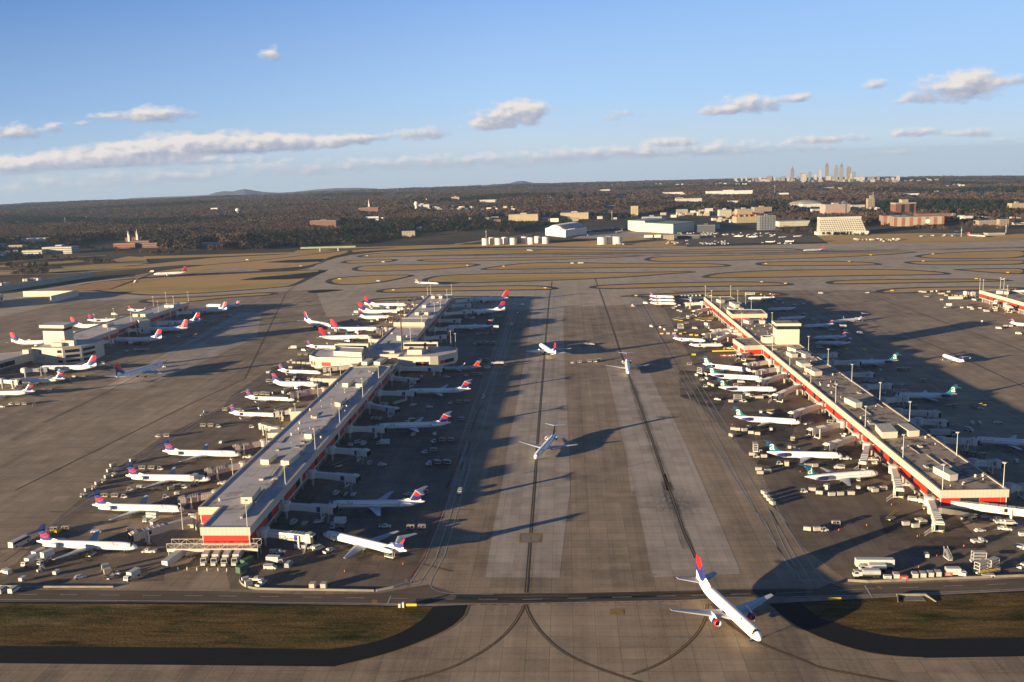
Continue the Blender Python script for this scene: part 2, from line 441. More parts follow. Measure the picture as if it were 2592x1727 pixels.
for q in ('A1: 420,700 1900,500; A4: 1500,1300 2000,700; B1: 600,300 200,250 -250,560; A4: 1500,480 950,740 560,1010 300,1230 ; A1: 560,560 150,1000 -60,1100 0,1220 1500,1160 1550,900 1250,720',
          'A3: -60,1240 1230,1240 1560,1180 1900,560; B1: 1850,1000 2060,400; B2: 2200,300 1700,330; B1: 1250,340 800,900 300,1400; A3: -140,900',
          'C1: 880,1568 600,1000 0,380; B4: 640,950 300,300 0,165 600,190; C1: 800,0 1000,280 1400,620 1900,1100 2188,1400; C3: 1600,700 2354,700 2354,1100 700,1160 300,860'):
    sheet(b, pts(q), .011 + .0006 * len(b.f) / 6)
struct('gate_area', b, GATE)
b = MB()
for q in ('D2: -60,1000 2354,900; D3: 0,940 2400,930 2400,610 1000,625 0,650; D2: 2000,545 1280,540 700,556 300,568 100,590 0,610 -100,640 -190,690',
          'D1: 0,1000 500,889 700,889 2100,820 2100,700 1200,740 900,752 600,775 350,800 100,840 -100,860'):
    sheet(b, pts(q), .004 if not b.f else .009)
struct('taxiway', b, TAXI)

# --- islands of dry grass between the taxiways, each ringed by a dark shoulder
ISL = '''D2: 120,602 180,588 300,576 600,567 960,553 1280,549 1650,556 2100,560 2340,555; D3: 400,655 800,655 905,668 850,672 600,672 300,678 0,683; D2: 2100,575 1700,577 1300,583 900,588 500,600 200,609
D2: 520,628 560,618 900,610 1300,605 1700,597 2050,592 2205,588 1950,603 1700,615 1400,625 1000,631 620,636
D2: 18,641 60,628 150,622 300,620 420,617 400,632 300,640 100,649
D2: 90,692 130,665 300,656 600,650 850,645 985,652 900,670 700,685 500,695 200,702
D2: 915,689 1050,665 1250,642 1500,638 1700,641 2000,648 2340,645; D3: 200,755 370,763 412,772 370,780 200,786 0,787; D2: 2000,673 1700,679 1400,683 1100,689
D3: 538,762 600,748 800,743 1100,742 1350,750 1428,765 1350,771 900,775 620,776
D3: 1528,751 1600,742 2000,738 2400,732 2400,766 2000,769 1650,769
D3: 1608,708 1700,694 1900,681 2200,673 2400,670 2400,722 2000,728 1750,726 1650,718
D2: 2030,620 2080,604 2200,599 2340,596; D3: 500,700 1000,689 1500,678 1692,680 1500,698 1200,713 900,726 400,739 20,745; D2: 2150,636 2060,629
D2: -85,770 -40,745 60,735 200,726 400,720 555,722 450,746 300,776 150,788 0,791
D2: 553,762 600,740 700,723 1000,713 1500,708 2000,703 2340,698; D3: 100,806 188,815 100,823 10,827; D2: 2000,736 1700,751 1300,766 900,777 650,774
D3: 178,846 300,820 600,804 1000,797 1500,795 1800,812 1895,828 1800,836 1300,841 800,851 400,857 250,856
D3: 1830,796 2100,790 2400,788 2400,833 2200,826 2000,811
D2: 246,836 300,815 500,803 900,795 1300,790 1430,797 1492,812 1440,823 1200,826 700,833 350,843
D2: 1655,806 1720,790 2000,778 2340,770; D3: 400,877 700,882 862,898 700,911 300,914 10,919; D2: 2000,813 1750,817
D3: 1013,886 1080,868 1500,862 2000,858 2200,865 2325,873 2150,881 1600,891 1150,899 1050,896
B2: 825,240 900,215 1000,200 1200,188 1700,178 2100,180 2380,185 2300,200 1700,206 1100,228
D2: 1835,866 2000,850 2340,838; B4: 600,135 1100,128 1300,140 1475,166 1350,181 600,187 100,190
E5: 525,282 600,255 800,235 1200,222 1700,215 2400,222 2400,262 1500,272 900,306 620,302
B3: 1248,236 1320,210 1600,192 2000,176; D1: 1700,838 1820,838 1860,845 1780,860 1500,875; B3: 1700,243 1400,252
D1: 1620,826 1850,806 1960,795 2050,750 2170,690 2100,686 1800,700 1300,724 1000,740 800,754 600,771 470,800 600,830 830,850 1000,862 1300,848
D1: 830,735 1000,700 1300,660 1700,627 2150,575 2330,552 2340,575 2200,605 2110,660 1900,680 1500,702 1200,716 950,733'''
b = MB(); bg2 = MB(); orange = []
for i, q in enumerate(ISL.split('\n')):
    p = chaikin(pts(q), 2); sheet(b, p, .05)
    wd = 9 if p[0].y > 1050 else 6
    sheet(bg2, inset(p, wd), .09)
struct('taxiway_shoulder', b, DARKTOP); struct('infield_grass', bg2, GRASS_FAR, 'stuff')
# grass beyond the far taxiway
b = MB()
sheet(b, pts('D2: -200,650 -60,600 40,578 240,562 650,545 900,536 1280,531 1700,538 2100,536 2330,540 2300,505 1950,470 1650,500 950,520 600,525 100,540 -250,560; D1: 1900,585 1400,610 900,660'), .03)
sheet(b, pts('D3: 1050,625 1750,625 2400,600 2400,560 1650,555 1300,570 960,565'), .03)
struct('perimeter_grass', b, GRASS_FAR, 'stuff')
b = MB(); ribbon(b, chaikin(pts('E6: -60,452 150,415 400,375 640,335 900,302 1300,263 1800,236 2354,212; D1: 1200,690 1900,668 2110,640'), 1, False), 17, .12); struct('west_taxiway', b, TAXI)
# dark asphalt patches on the big west field
b = MB()
sheet(b, chaikin(pts('D1: 2020,834 2070,822 2200,818 2295,821 2200,832 2080,846'), 2), .06)
for q in ('D1: 1580,757 1700,738 1900,722 2110,700 2175,685 2150,705 2020,745 1900,752', 'D1: 1740,640 1900,625 2150,615 2120,635 1950,642'): sheet(b, pts(q), .11)
struct('asphalt_patches', b, BLACKTOP)
# the near verges
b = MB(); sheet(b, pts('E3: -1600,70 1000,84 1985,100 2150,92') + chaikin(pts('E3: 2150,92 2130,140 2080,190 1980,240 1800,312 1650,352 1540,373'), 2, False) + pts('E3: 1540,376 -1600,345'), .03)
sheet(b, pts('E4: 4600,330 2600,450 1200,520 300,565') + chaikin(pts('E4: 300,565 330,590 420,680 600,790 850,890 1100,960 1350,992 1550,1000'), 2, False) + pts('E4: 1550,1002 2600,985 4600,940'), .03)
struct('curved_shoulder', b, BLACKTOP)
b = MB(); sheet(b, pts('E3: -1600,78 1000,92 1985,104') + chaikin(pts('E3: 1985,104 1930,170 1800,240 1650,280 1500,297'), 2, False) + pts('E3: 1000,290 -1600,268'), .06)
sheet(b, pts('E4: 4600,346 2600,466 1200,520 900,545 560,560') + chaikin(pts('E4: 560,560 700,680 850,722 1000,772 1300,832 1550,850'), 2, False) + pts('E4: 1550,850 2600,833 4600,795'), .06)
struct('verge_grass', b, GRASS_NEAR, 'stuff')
# perimeter service road
b = MB(); sheet(b, pts('E3: -1600,12 1000,30 1400,46 1740,40 1900,10 1960,0 2100,42; E2: 1370,888 2354,873; E4: 0,455 700,445 800,400 950,415 1600,398 2600,350 4600,235 4600,325 2600,445 1000,505 500,518 0,522; E2: 2354,938 1100,968 0,968; E3: 1000,85 -1600,64'), .016)
struct('service_road', b, OLDTOP)
# ---------------------------------------------------------------- painted lines and rubber
def line_mat(name, col, wear=.5):
    m, nt, b = nmat(name); n = N(nt); v = n.coord('Object')
    f = n.math('ADD', n.math('MULTIPLY', n.noise(v, .5, 4, .7), .6), n.math('MULTIPLY', n.noise(v, .06, 3), .4))
    nt.links.new(n.ramp(f, [(.3, tuple(q * (1 - wear) for q in col)), (.65, col)]), b.inputs['Base Color']); b.inputs['Roughness'].default_value = .7
    return m
PW = line_mat('white_road_paint', (.50, .48, .45)); PY_ = line_mat('yellow_taxi_paint', (.34, .20, .03)); PR = line_mat('red_line_paint', (.36, .05, .035)); PB = line_mat('black_surround', (.045, .038, .032), .3); FAINT = line_mat('faded_paint', (.30, .28, .26))
def rubber_mat(name, dens, sc, rad=None):
    "tyre rubber laid down in streaks: transparent where the tyres missed"
    m, nt, b = nmat(name); n = N(nt); v = n.coord('Object', rot=(0, 0, R(N_AZ))); mp = n.new('ShaderNodeMapping'); nt.links.new(v, mp.inputs[0]); mp.inputs['Scale'].default_value = sc
    f = n.math('MULTIPLY', n.band(n.noise(mp.outputs[0], 1, 5, .7), .38, .68), dens)
    if rad:
        tg = n.new('ShaderNodeTexCoord').outputs['Generated']; mg = n.new('ShaderNodeMapping'); nt.links.new(tg, mg.inputs[0]); mg.inputs['Scale'].default_value = (1, 1, 0); uv = mg.outputs[0]; vm = n.new('ShaderNodeVectorMath', operation='DISTANCE'); nt.links.new(uv, vm.inputs[0]); vm.inputs[1].default_value = (.5, .5, 0)
        f = n.math('MULTIPLY', f, n.math('POWER', n.band(vm.outputs['Value'], .5, .05), 1.2))
    b.inputs['Base Color'].default_value = (.022, .020, .019, 1); b.inputs['Roughness'].default_value = .8
    nt.links.new(f, b.inputs['Alpha']); return m
yl, wl_, rl, bk, ft = MB(), MB(), MB(), MB(), MB()
cl1 = pts('E2: 1124,885 1150,560 1188,60; E1: 330,1400 358,1010 392,600 412,330 440,20 462,-120')
cl2 = pts('C4: 770,300 630,0; E2: 2150,0; E1: 1390,1545 1300,1270 1210,1010 1080,650 990,400 860,10 800,-150')
for l in (cl1, cl2): ribbon(bk, l, 1.5, .036); ribbon(yl, l, .34, .045)
curves = ['E2: 1110,975 1080,1045 1010,1150 900,1255 740,1360 520,1465 180,1551 -200,1640', 'E2: 1118,975 1150,1060 1230,1180 1380,1320 1580,1420 1850,1515 2200,1620', 'C4: 905,850 890,1020 800,1190 680,1320 500,1470 280,1600 0,1700', 'C4: 960,850 1080,1010 1200,1120 1400,1250 1600,1350 2138,1560; E4: 700,1080 1300,1190 1500,1240']
for q in curves: l = chaikin(pts(q), 2, False); ribbon(bk, l, 1.1, .036); ribbon(yl, l, .40, .045)
ribbon(yl, chaikin(pts('A3: 1400,985 1530,1015 1660,1045'), 1, False), .3, .05)
for q in ('E3: 2130,145 2150,92', 'E3: 1540,376 1800,314 1980,242 2080,192 2130,142', 'E4: 300,568 420,682 600,792 850,892 1100,962 1350,993 1550,1001'): ribbon(yl, chaikin(pts(q), 2, False), .55, .07)
# west ramp lines
for q in ('A4: -400,1235 560,760 1210,440 1700,215; B2: 160,150 330,20', 'A4: -150,620 330,390 620,240 1000,40'): ribbon(bk, pts(q), 1.0, .036); ribbon(yl, pts(q), .25, .045)
for q in ('C2: 2300,590 1560,240 900,-40', 'E5: 2354,1000 1300,620 540,340'): ribbon(bk, pts(q), 1.0, .036)
# service roads beside the concourses
for q in ('A3: 1590,1180 1730,950 1850,640 2010,250 2130,-60; B1: 1790,1400 2010,740 2180,300; B2: 2080,750 2230,330 2260,230', 'A3: 1670,1188 1820,960 1960,540 2110,0; B1: 1850,1200 2060,600 2170,300; B2: 2110,750 2250,330 2275,230'): ribbon(wl_, pts(q), .34, .05)
ribbon(wl_, pts('A3: 1770,1195 1790,1130 1900,930 2010,560 2160,0; B1: 1900,1300 2000,1010'), .34, .05); ribbon(wl_, pts('B1: 2065,870 2110,690 2290,0; B2: 2160,770 2270,340'), .3, .05)
ribbon(wl_, chaikin(pts('B1: 2000,1010 2060,960 2150,940 2260,930'), 1, False), .25, .05)
ribbon(wl_, chaikin(pts('A3: 1770,1195 1790,1240 1900,1275 2100,1282 2354,1285'), 2, False), .3, .05); ribbon(wl_, pts('A3: 1578,1187 1672,1187'), .35, .05); ribbon(wl_, pts('A3: 1378,1375 1410,1300'), .45, .06)
ribbon(rl, pts('A3: 1560,1180 1725,930 1860,560 2050,0; B1: 1745,1400 2010,650 2160,250'), .45, .052)
for q in ('C1: -40,230 200,680 660,1568; C3: 0,560 120,840 230,1040', 'C1: -60,300 130,700 560,1400; C3: -40,640 60,850 190,1080', 'C1: 0,200 330,780 800,1568; C3: 0,520 180,860 370,1165', 'C1: 20,170 420,800 890,1568; C3: 30,480 300,900 420,1085 500,1170 650,1215'): ribbon(wl_, pts(q), .34, .05)
for q in ('E1: 1120,20 1568,820', 'E1: 1140,10 1568,760', 'E1: 1160,0 1568,690', 'E1: 1090,10 1130,80 1350,450'): ribbon(wl_, pts(q), .34, .05)
ribbon(rl, pts('E1: 1180,60 1390,440 1500,640'), .4, .052)
ribbon(wl_, chaikin(pts('C1: 220,860 270,890 310,950 330,1010'), 1, False), .25, .05); ribbon(wl_, chaikin(pts('C1: 100,790 150,750 160,700 130,640'), 1, False), .25, .05)
for q in ('A1: -60,1020 390,710 820,410; A4: 200,1300 330,1220', 'A1: 0,1000 430,690 850,395', 'A4: 250,1310 760,960 1600,410 2100,95', 'A4: 730,950 1570,400 2080,90'): ribbon(wl_, pts(q), .30, .05)
ribbon(rl, pts('A1: 30,990 470,660 860,385; A4: 330,1220 900,830 1590,420 2120,105'), .35, .052)
ribbon(ft, chaikin(pts('A4: 0,830 300,850 560,860 700,880 745,915 720,950'), 2, False), .3, .05)
# road lines
ribbon(wl_, pts('E3: -100,44 1000,52 1990,66; E2: 1100,935 2354,905; E4: 0,490 500,480 1000,452 2400,400'), .3, .05, dash=(7, 9)); ribbon(wl_, pts('E3: -100,68 1000,78 1985,90; E2: 700,968 1100,966 2354,940; E4: 0,516 500,512 1000,500 2400,446'), .35, .05)
ribbon(wl_, pts('E4: 1075,420 1135,518'), .5, .06); ribbon(wl_, pts('E4: 568,385 650,385'), .35, .05)
ribbon(wl_, pts('E4: 300,0 460,250 545,340 560,380'), .3, .05)
ribbon(rl, pts('E2: 700,975 1100,972 2354,946'), .5, .05, dash=(2, 2))
for q in ('C4: 485,1262 675,1260', 'C4: 865,1253 985,1250', 'C4: 1225,1248 1285,1246', 'C4: 190,500 290,500', 'C4: 220,880 500,880'): ribbon(ft, pts(q), .8, .05)
# runway ends
for q in ('D2: 1070,592 1240,588', 'D2: 1070,600 1240,598'): ribbon(wl_, pts(q), 4, .12)
# painted location boxes
def pbox(c, q, m, z): b_ = [g(c, *k) for k in q]; m.add([(p.x, p.y, z) for p in b_], [(0, 1, 2, 3)])
for c, q in (('E2', [(1070, 512), (1240, 512), (1244, 442), (1076, 442)]), ('E2', [(1748, 1046), (1852, 1048), (1850, 1006), (1746, 1004)]), ('A3', [(1228, 1368), (1285, 1370), (1290, 1335), (1240, 1333)]), ('E4', [(1200, 452), (1222, 440), (1200, 424), (1165, 428)])): pbox(c, q, yl, .046)
for q in ([(1092, 500), (1152, 500), (1154, 456), (1096, 456)], [(1166, 500), (1214, 500), (1217, 456), (1168, 456)]): pbox('E2', q, ft, .050)
def ground_text(c, x, y, s, size, az_, m, z):
    vs, fs = text_mesh_g(s, size); p0 = g(c, x, y); u = Vector((math.sin(R(az_)), math.cos(R(az_)), 0)); v_ = Vector((-u.y, u.x, 0))
    m.add([(p0 + u * q.x + v_ * q.y).to_tuple()[:2] + (z,) for q in vs], fs)
def text_mesh_g(s, size):
    cu = bpy.data.curves.new('lettering', 'FONT'); cu.body = s; cu.size = size; cu.align_x = 'CENTER'; cu.align_y = 'CENTER'
    o = bpy.data.objects.new('lettering', cu); COL.objects.link(o); me = bpy.data.meshes.new_from_object(o.evaluated_get(bpy.context.evaluated_depsgraph_get()))
    r_ = ([v.co.copy() for v in me.vertices], [tuple(p.vertices) for p in me.polygons]); bpy.data.objects.remove(o); bpy.data.curves.remove(cu); bpy.data.meshes.remove(me); return r_
ground_text('A3', 1628, 1160, 'STOP', 3.4, 93, wl_, .05)
ground_text('E2', 1122, 478, 'B', 3.2, 93, yl, .055); ground_text('E2', 1190, 478, '5', 3.2, 93, yl, .055)
struct('black_taxi_stripe', bk, PB); struct('yellow_taxi_line', yl, PY_); struct('white_road_line', wl_, PW); struct('red_line', rl, PR); struct('faded_line', ft, FAINT)
# rubber and exhaust marks
b = MB(); ribbon(b, pts('E2: 2330,560 2260,360 2160,60; E1: 1395,1540 1210,1010 1080,650'), 5, .030); struct('tyre_marks', b, rubber_mat('tyre_rubber', .42, (.9, .03, 1)))
b = MB(); q = pts('E2: 2030,380 2440,380 2400,60 2010,60'); sheet(b, q, .033); struct('burn_mark', b, rubber_mat('scorch', .62, (.55, .30, 1), True))
b = MB(); ribbon(b, pts('E2: 600,918 1400,912 2354,888; E4: 0,466 600,462'), 4.5, .022); ribbon(b, pts('E2: 300,945 1100,940 2354,918; E4: 0,500 600,496'), 4, .022); struct('road_rubber', b, rubber_mat('road_film', .95, (.02, .5, 1)))
b = MB(); ribbon(b, pts('D2: 200,602 1080,590 2200,580; D3: 500,690 1700,665 2400,650'), 26, .031); struct('runway', b, rubber_mat('runway_rubber', .8, (.01, .08, 1)))
b = MB()
for q in ('B4: 1000,890 640,870 430,860 440,1100 800,1240', 'C1: 1000,560 400,500 420,760 900,800', 'C1: 1500,880 700,860 600,1000 1300,1120', 'C3: 1700,560 1000,560 1100,900 2000,860', 'B1: 500,230 150,300 100,460 550,500'): sheet(b, pts(q), .026 + .001 * len(b.f) / 2)
struct('oil_stains', b, rubber_mat('oil_film', .75, (.035, .05, 1)))
# ---------------------------------------------------------------- aircraft
WHITE = plain('aircraft_white', (.80, .79, .77), .32, .03, .3)
GREYP = plain('aircraft_grey', (.42, .43, .45), .4, .08, .5)
SILVER = plain('bare_metal', (.55, .55, .56), .3, .08, 1.5, metal=.7)
DARKG = plain('cockpit_glass', (.012, .014, .018), .12, .1, 1)
def port_row():
    m, nt, b = nmat('cabin_window_row'); n = N(nt); sp = n.new('ShaderNodeSeparateXYZ'); nt.links.new(n.coord('Object'), sp.inputs[0])
    f = n.math('FRACT', n.math('MULTIPLY', sp.outputs[0], 1.9))
    nt.links.new(n.ramp(f, [(0, (.80, .79, .77)), (.48, (.05, .055, .065))], 'CONSTANT'), b.inputs['Base Color']); b.inputs['Roughness'].default_value = .3
    return m
PORT = port_row()
DOORM = plain('door_outline_grey', (.50, .50, .50), .5, .05, 1)
NAVY = plain('navy_paint', (.018, .025, .11), .35, .08, .5)
REDP = plain('red_paint', (.50, .022, .025), .35, .08, .5)
TEALP = plain('teal_paint', (.010, .15, .155), .35, .08, .5)
RUBBER = plain('rubber', (.018, .018, .018), .9, .2, 2)
STEEL = plain('gear_steel', (.32, .32, .33), .5, .1, 2)
HOLE = plain('intake_dark', (.008, .008, .010), .8, .1, 1)
INK = plain('navy_lettering', (.03, .04, .12), .5, .05, 1)
LITEINK = plain('pale_lettering', (.50, .53, .60), .5, .05, 1)
WHITEINK = plain('white_lettering', (.82, .82, .82), .4, .02, 1)
STRIPE = plain('grey_cheatline', (.30, .32, .36), .4, .05, 1)

def wave_fin(name, z0, z1, order, amp=.16):
    "painted fin: bands of colour that roll across it like a flag"
    m, nt, b = nmat(name); n = N(nt); sp = n.new('ShaderNodeSeparateXYZ'); nt.links.new(n.coord('Object'), sp.inputs[0])
    t = n.math('DIVIDE', n.math('SUBTRACT', sp.outputs[2], z0), z1 - z0)
    wv = n.math('MULTIPLY', n.math('SINE', n.math('ADD', n.math('MULTIPLY', sp.outputs[0], .75), n.math('MULTIPLY', sp.outputs[2], .5))), amp)
    nt.links.new(n.ramp(n.math('ADD', t, wv), order, 'CONSTANT'), b.inputs['Base Color']); b.inputs['Roughness'].default_value = .35
    return m
W_, B_, R_ = (.80, .79, .77), (.018, .030, .17), (.50, .018, .018)
def teal_tail(name, x0, zc):
    m, nt, b = nmat(name); n = N(nt); sp = n.new('ShaderNodeSeparateXYZ'); nt.links.new(n.coord('Object'), sp.inputs[0])
    f = n.math('ADD', n.math('MULTIPLY', n.math('SUBTRACT', x0, sp.outputs[0]), .30), n.math('SUBTRACT', zc - .9, sp.outputs[2]))
    nt.links.new(n.ramp(n.band(f, -2, 2), [(0, W_), (.47, (.55, .03, .04)), (.53, (.010, .15, .155))], 'CONSTANT'), b.inputs['Base Color']); b.inputs['Roughness'].default_value = .32
    return m

def airfoil(c0, le, th, z, y, tilt=0.0):
    "closed section: leading edge x=le, chord c0, at span y"
    pr = [(0, 0), (.08, .5), (.3, .62), (.65, .38), (1, .03), (1, -.03), (.6, -.22), (.25, -.40), (.06, -.32)]
    return [Vector((le - u * c0, y, z + v * th * c0)) for u, v in pr]
def loft(mb, secs, m=0):
    k = len(secs[0]); vs = [p for s_ in secs for p in s_]; fs = []
    for a in range(len(secs) - 1):
        for i in range(k):
            j = (i + 1) % k; fs.append((a * k + i, a * k + j, (a + 1) * k + j, (a + 1) * k + i))
    fs += [tuple(range(k))[::-1], tuple(range((len(secs) - 1) * k, len(secs) * k))]
    return mb.add(vs, fs, m)
def fuse(L, r, zc, blunt=False, upsweep=.55):
    "fuselage profile from tail cone to nose"
    P = [(-.500, .10, upsweep), (-.492, .22, upsweep * .98), (-.46, .34, upsweep * .88), (-.41, .56, upsweep * .62), (-.35, .78, upsweep * .32), (-.29, .93, upsweep * .10), (-.23, 1, 0), (-.10, 1, 0), (.05, 1, 0), (.20, 1, 0), (.33, 1, 0)]
    nose = [(.395, .985, -.01), (.43, .91, -.045), (.457, .78, -.10), (.477, .60, -.17), (.490, .40, -.23), (.497, .22, -.27), (.5, .04, -.29)]
    return [(x * L, q * r, zc + d * r) for x, q, d in P + nose]
def rad_at(prof, x):
    for a, b in zip(prof, prof[1:]):
        if a[0] <= x <= b[0]:
            t = (x - a[0]) / (b[0] - a[0]); return a[1] + (b[1] - a[1]) * t, a[2] + (b[2] - a[2]) * t
    return prof[0][1], prof[0][2]
def skin(prof, x, ang, off=.03):
    r, zc = rad_at(prof, x); r += off
    return Vector((x, r * math.cos(ang), zc + r * math.sin(ang)))
def skin_patch(mb, prof, x0, x1, a0, a1, nx=3, na=3, off=.03, m=0):
    vs = [skin(prof, x0 + (x1 - x0) * i / nx, a0 + (a1 - a0) * j / na, off) for i in range(nx + 1) for j in range(na + 1)]
    fs = [(i * (na + 1) + j, i * (na + 1) + j + 1, (i + 1) * (na + 1) + j + 1, (i + 1) * (na + 1) + j) for i in range(nx) for j in range(na)]
    return mb.add(vs, fs, m)
_txt = {}
def text_mesh(s, size):
    cu = bpy.data.curves.new('lettering', 'FONT'); cu.body = s; cu.size = size; cu.resolution_u = 2
    o = bpy.data.objects.new('lettering', cu); COL.objects.link(o)
    dg = bpy.context.evaluated_depsgraph_get(); me = bpy.data.meshes.new_from_object(o.evaluated_get(dg))
    vs = [v.co.copy() for v in me.vertices]; fs = [tuple(p.vertices) for p in me.polygons]
    bpy.data.objects.remove(o); bpy.data.curves.remove(cu); bpy.data.meshes.remove(me)
    return vs, fs
def side_text(mb, prof, s, size, xs, zf, side, m=0):
    "lettering wrapped on the fuselage; side=+1 port (y>0), reads from the nose towards the tail on port"
    vs, fs = text_mesh(s, size); out = []
    wd = max(v.x for v in vs)
    for v in vs:
        x = xs - v.x if side > 0 else xs - wd + v.x
        r, zc = rad_at(prof, x); z = zf + v.y; q = max(-.98, min(.98, (z - zc) / r)); out.append(skin(prof, x, math.asin(q), .035) if side > 0 else Vector((x, -(r + .035) * math.cos(math.asin(q)), zc + (r + .035) * q)))
    return mb.add(out, fs, m)

SPEC = {
 # L, r, zc, span, fin top, T-tail?, rear engines?, wing root LE (fraction), root chord, tip chord, sweep tan, engine x, y, r, len
 'md88': dict(L=45.0, r=1.72, zc=3.0, span=32.9, fin=9.2, T=1, rear=1, le=.085, rc=7.2, tc=1.7, sw=.48, ex=-14.2, ey=2.85, er=.92, el=6.3),
 'jet717': dict(L=37.8, r=1.72, zc=3.0, span=28.4, fin=9.0, T=1, rear=1, le=.095, rc=6.6, tc=1.5, sw=.48, ex=-11.2, ey=2.95, er=1.0, el=5.4),
 'crj9': dict(L=36.4, r=1.38, zc=2.6, span=24.9, fin=7.6, T=1, rear=1, le=.07, rc=5.4, tc=1.3, sw=.5, ex=-11.2, ey=2.3, er=.80, el=4.2),
 'crj2': dict(L=28.0, r=1.38, zc=2.5, span=21.2, fin=6.5, T=1, rear=1, le=.07, rc=4.9, tc=1.2, sw=.5, ex=-8.0, ey=2.25, er=.75, el=3.8),
 'j757': dict(L=47.3, r=1.98, zc=4.1, span=38.0, fin=13.6, T=0, rear=0, le=.15, rc=9.0, tc=1.9, sw=.52, ex=4.6, ey=6.5, er=1.25, el=5.6),
 'j737': dict(L=33.4, r=1.9, zc=3.4, span=28.9, fin=11.1, T=0, rear=0, le=.14, rc=7.2, tc=1.6, sw=.5, ex=3.4, ey=4.8, er=.98, el=4.6),
 'j767': dict(L=54.9, r=2.5, zc=5.0, span=47.6, fin=15.9, T=0, rear=0, le=.16, rc=10.8, tc=2.3, sw=.6, ex=5.6, ey=7.9, er=1.45, el=6.4),
}
LIV = {
 'wave': dict(fin=[(0, W_), (.12, B_), (.60, R_)], tail=GREYP, eng=WHITE, txt=INK, word='Delta', tri=1),
 'flame': dict(fin=[(0, W_), (.10, B_), (.42, R_), (.55, B_), (.64, R_), (.72, B_)], tail=NAVY, eng=WHITE, txt=INK, word='Delta', tri=1),
 'dark': dict(fin=[(0, (.02, .03, .12)), (.22, (.33, .018, .03)), (.9, (.42, .02, .03))], tail=GREYP, eng=WHITE, txt=INK, word='Delta', tri=1),
 'teal': dict(fin=[(0, (.010, .15, .155)), (2, W_)], tail=TEALP, eng=NAVY, txt=LITEINK, word='airTran', tri=0),
 'redtail': dict(fin=[(0, (.55, .03, .025)), (2, W_)], tail=GREYP, eng=GREYP, txt=LITEINK, word='', tri=0),
}
def make_jet(kind, liv):
    q = SPEC[kind]; v = LIV[liv]; L, r, zc = q['L'], q['r'], q['zc']
    root = bpy.data.objects.new('airliner', None); COL.objects.link(root); root.empty_display_size = 2
    pf = fuse(L, r, zc)
    fm = WHITE if liv != 'teal' else teal_tail('teal_tail_body_' + kind, -L * .33, zc)
    if liv == 'redtail': fm = GREYP
    b = MB().lathe(pf, 24)
    if q['rear'] == 0 or True:   # wing-to-body fairing
        b.lathe([(-L * .10 - 2, .2, zc - r * .55), (-L * .08, r * .75, zc - r * .52), (L * .02, r * .86, zc - r * .5), (L * .13, r * .72, zc - r * .5), (L * .13 + 2.2, .2, zc - r * .5)], 12, flat=.75)
    b.build('fuselage', fm, root, True)
    hs = q['span'] / 2; wz = zc - r * .62; x0 = L * q['le']
    for s_ in (1, -1):
        w = MB(); secs = []
        for t, th in ((.06, .13), (.34, .11), (.72, .10), (1, .09)):
            y = hs * t; ch = q['rc'] + (q['tc'] - q['rc']) * (t ** .75); secs.append(airfoil(ch, x0 - q['sw'] * (y - 1), th, wz + .085 * (y - r * .6), y * s_))
        loft(w, secs)
        if not q['rear']:      # flap-track fairings
            for t in (.3, .5, .68):
                y = hs * t; ch = q['rc'] + (q['tc'] - q['rc']) * (t ** .75); xx = x0 - q['sw'] * (y - 1) - ch; w.tube((xx + 1.6, y * s_, wz + .085 * y - .25), (xx - .8, y * s_, wz + .085 * y - .2), .22, .06, 6)
        if kind.startswith('crj'):
            y = hs; e = x0 - q['sw'] * (hs - 1); w.hexa([(e - .2, y * s_, wz + .085 * y), (e - 1.2, y * s_, wz + .085 * y), (e - 1.2, (y - .08) * s_, wz + .085 * y), (e - .2, (y - .08) * s_, wz + .085 * y)],
                                                       [(e - 1.2, (y + .3) * s_, wz + .085 * y + 1.2), (e - 1.7, (y + .3) * s_, wz + .085 * y + 1.2), (e - 1.7, (y + .22) * s_, wz + .085 * y + 1.2), (e - 1.2, (y + .22) * s_, wz + .085 * y + 1.2)])
        w.build('wing', GREYP, root, False)
    # fin
    zt = q['fin']; zb = zc + r * .7; fr = L * .135 if q['T'] else L * .185; xb = -L * .325 if q['T'] else -L * .315; h = zt - zb; sw = .72
    f = MB(); secs = []
    for t, k in ((0, 1), (.5, .70), (1, .40 if not q['T'] else .62)):
        c = fr * k; le = xb - sw * h * t; z = zb + h * t
        secs.append([Vector((le - u * c, yy * c * .055, z)) for u, yy in ((0, 0), (.15, .8), (.45, 1), (1, .08), (1, -.08), (.45, -1), (.15, -.8))])
    loft(f, secs)
    loft(f, [[Vector((xb + fr * .62 - u * fr * .7, yy * .14, zb - .15 + .0 * u)) for u, yy in ((0, 0), (.5, 1), (1, .6), (1, -.6), (.5, -1))], [Vector((xb - .35 * h * .4 - u * .3, yy * .05, zb + h * .28)) for u, yy in ((0, 0), (.5, 1), (1, .6), (1, -.6), (.5, -1))]])
    finm = bpy.data.materials.get('fin_' + liv + kind) or wave_fin('fin_' + liv + kind, zb, zt, v['fin'])
    fo = f.build('tail_fin', finm, root, False)
    if liv == 'teal':
        vs, fs = text_mesh('a', 6.6); b = MB()
        xm = xb - sw * h * .5 - fr * .42; mx = sum(p.x for p in vs) / len(vs); my = sum(p.y for p in vs) / len(vs)
        for s_ in (1, -1): b.add([(xm - (p.x - mx) * s_, s_ * .33, zb + h * .48 + (p.y - my) * 1.05) for p in vs], fs)
        b.build('tail_emblem', WHITEINK, fo)
    # tailplane
    tz = zt - .05 if q['T'] else zc + r * .45; ts = q['span'] * (.37 if q['T'] else .40) / 2; tr = L * (.085 if q['T'] else .115); te = xb - sw * h + .3 if q['T'] else -L * .375
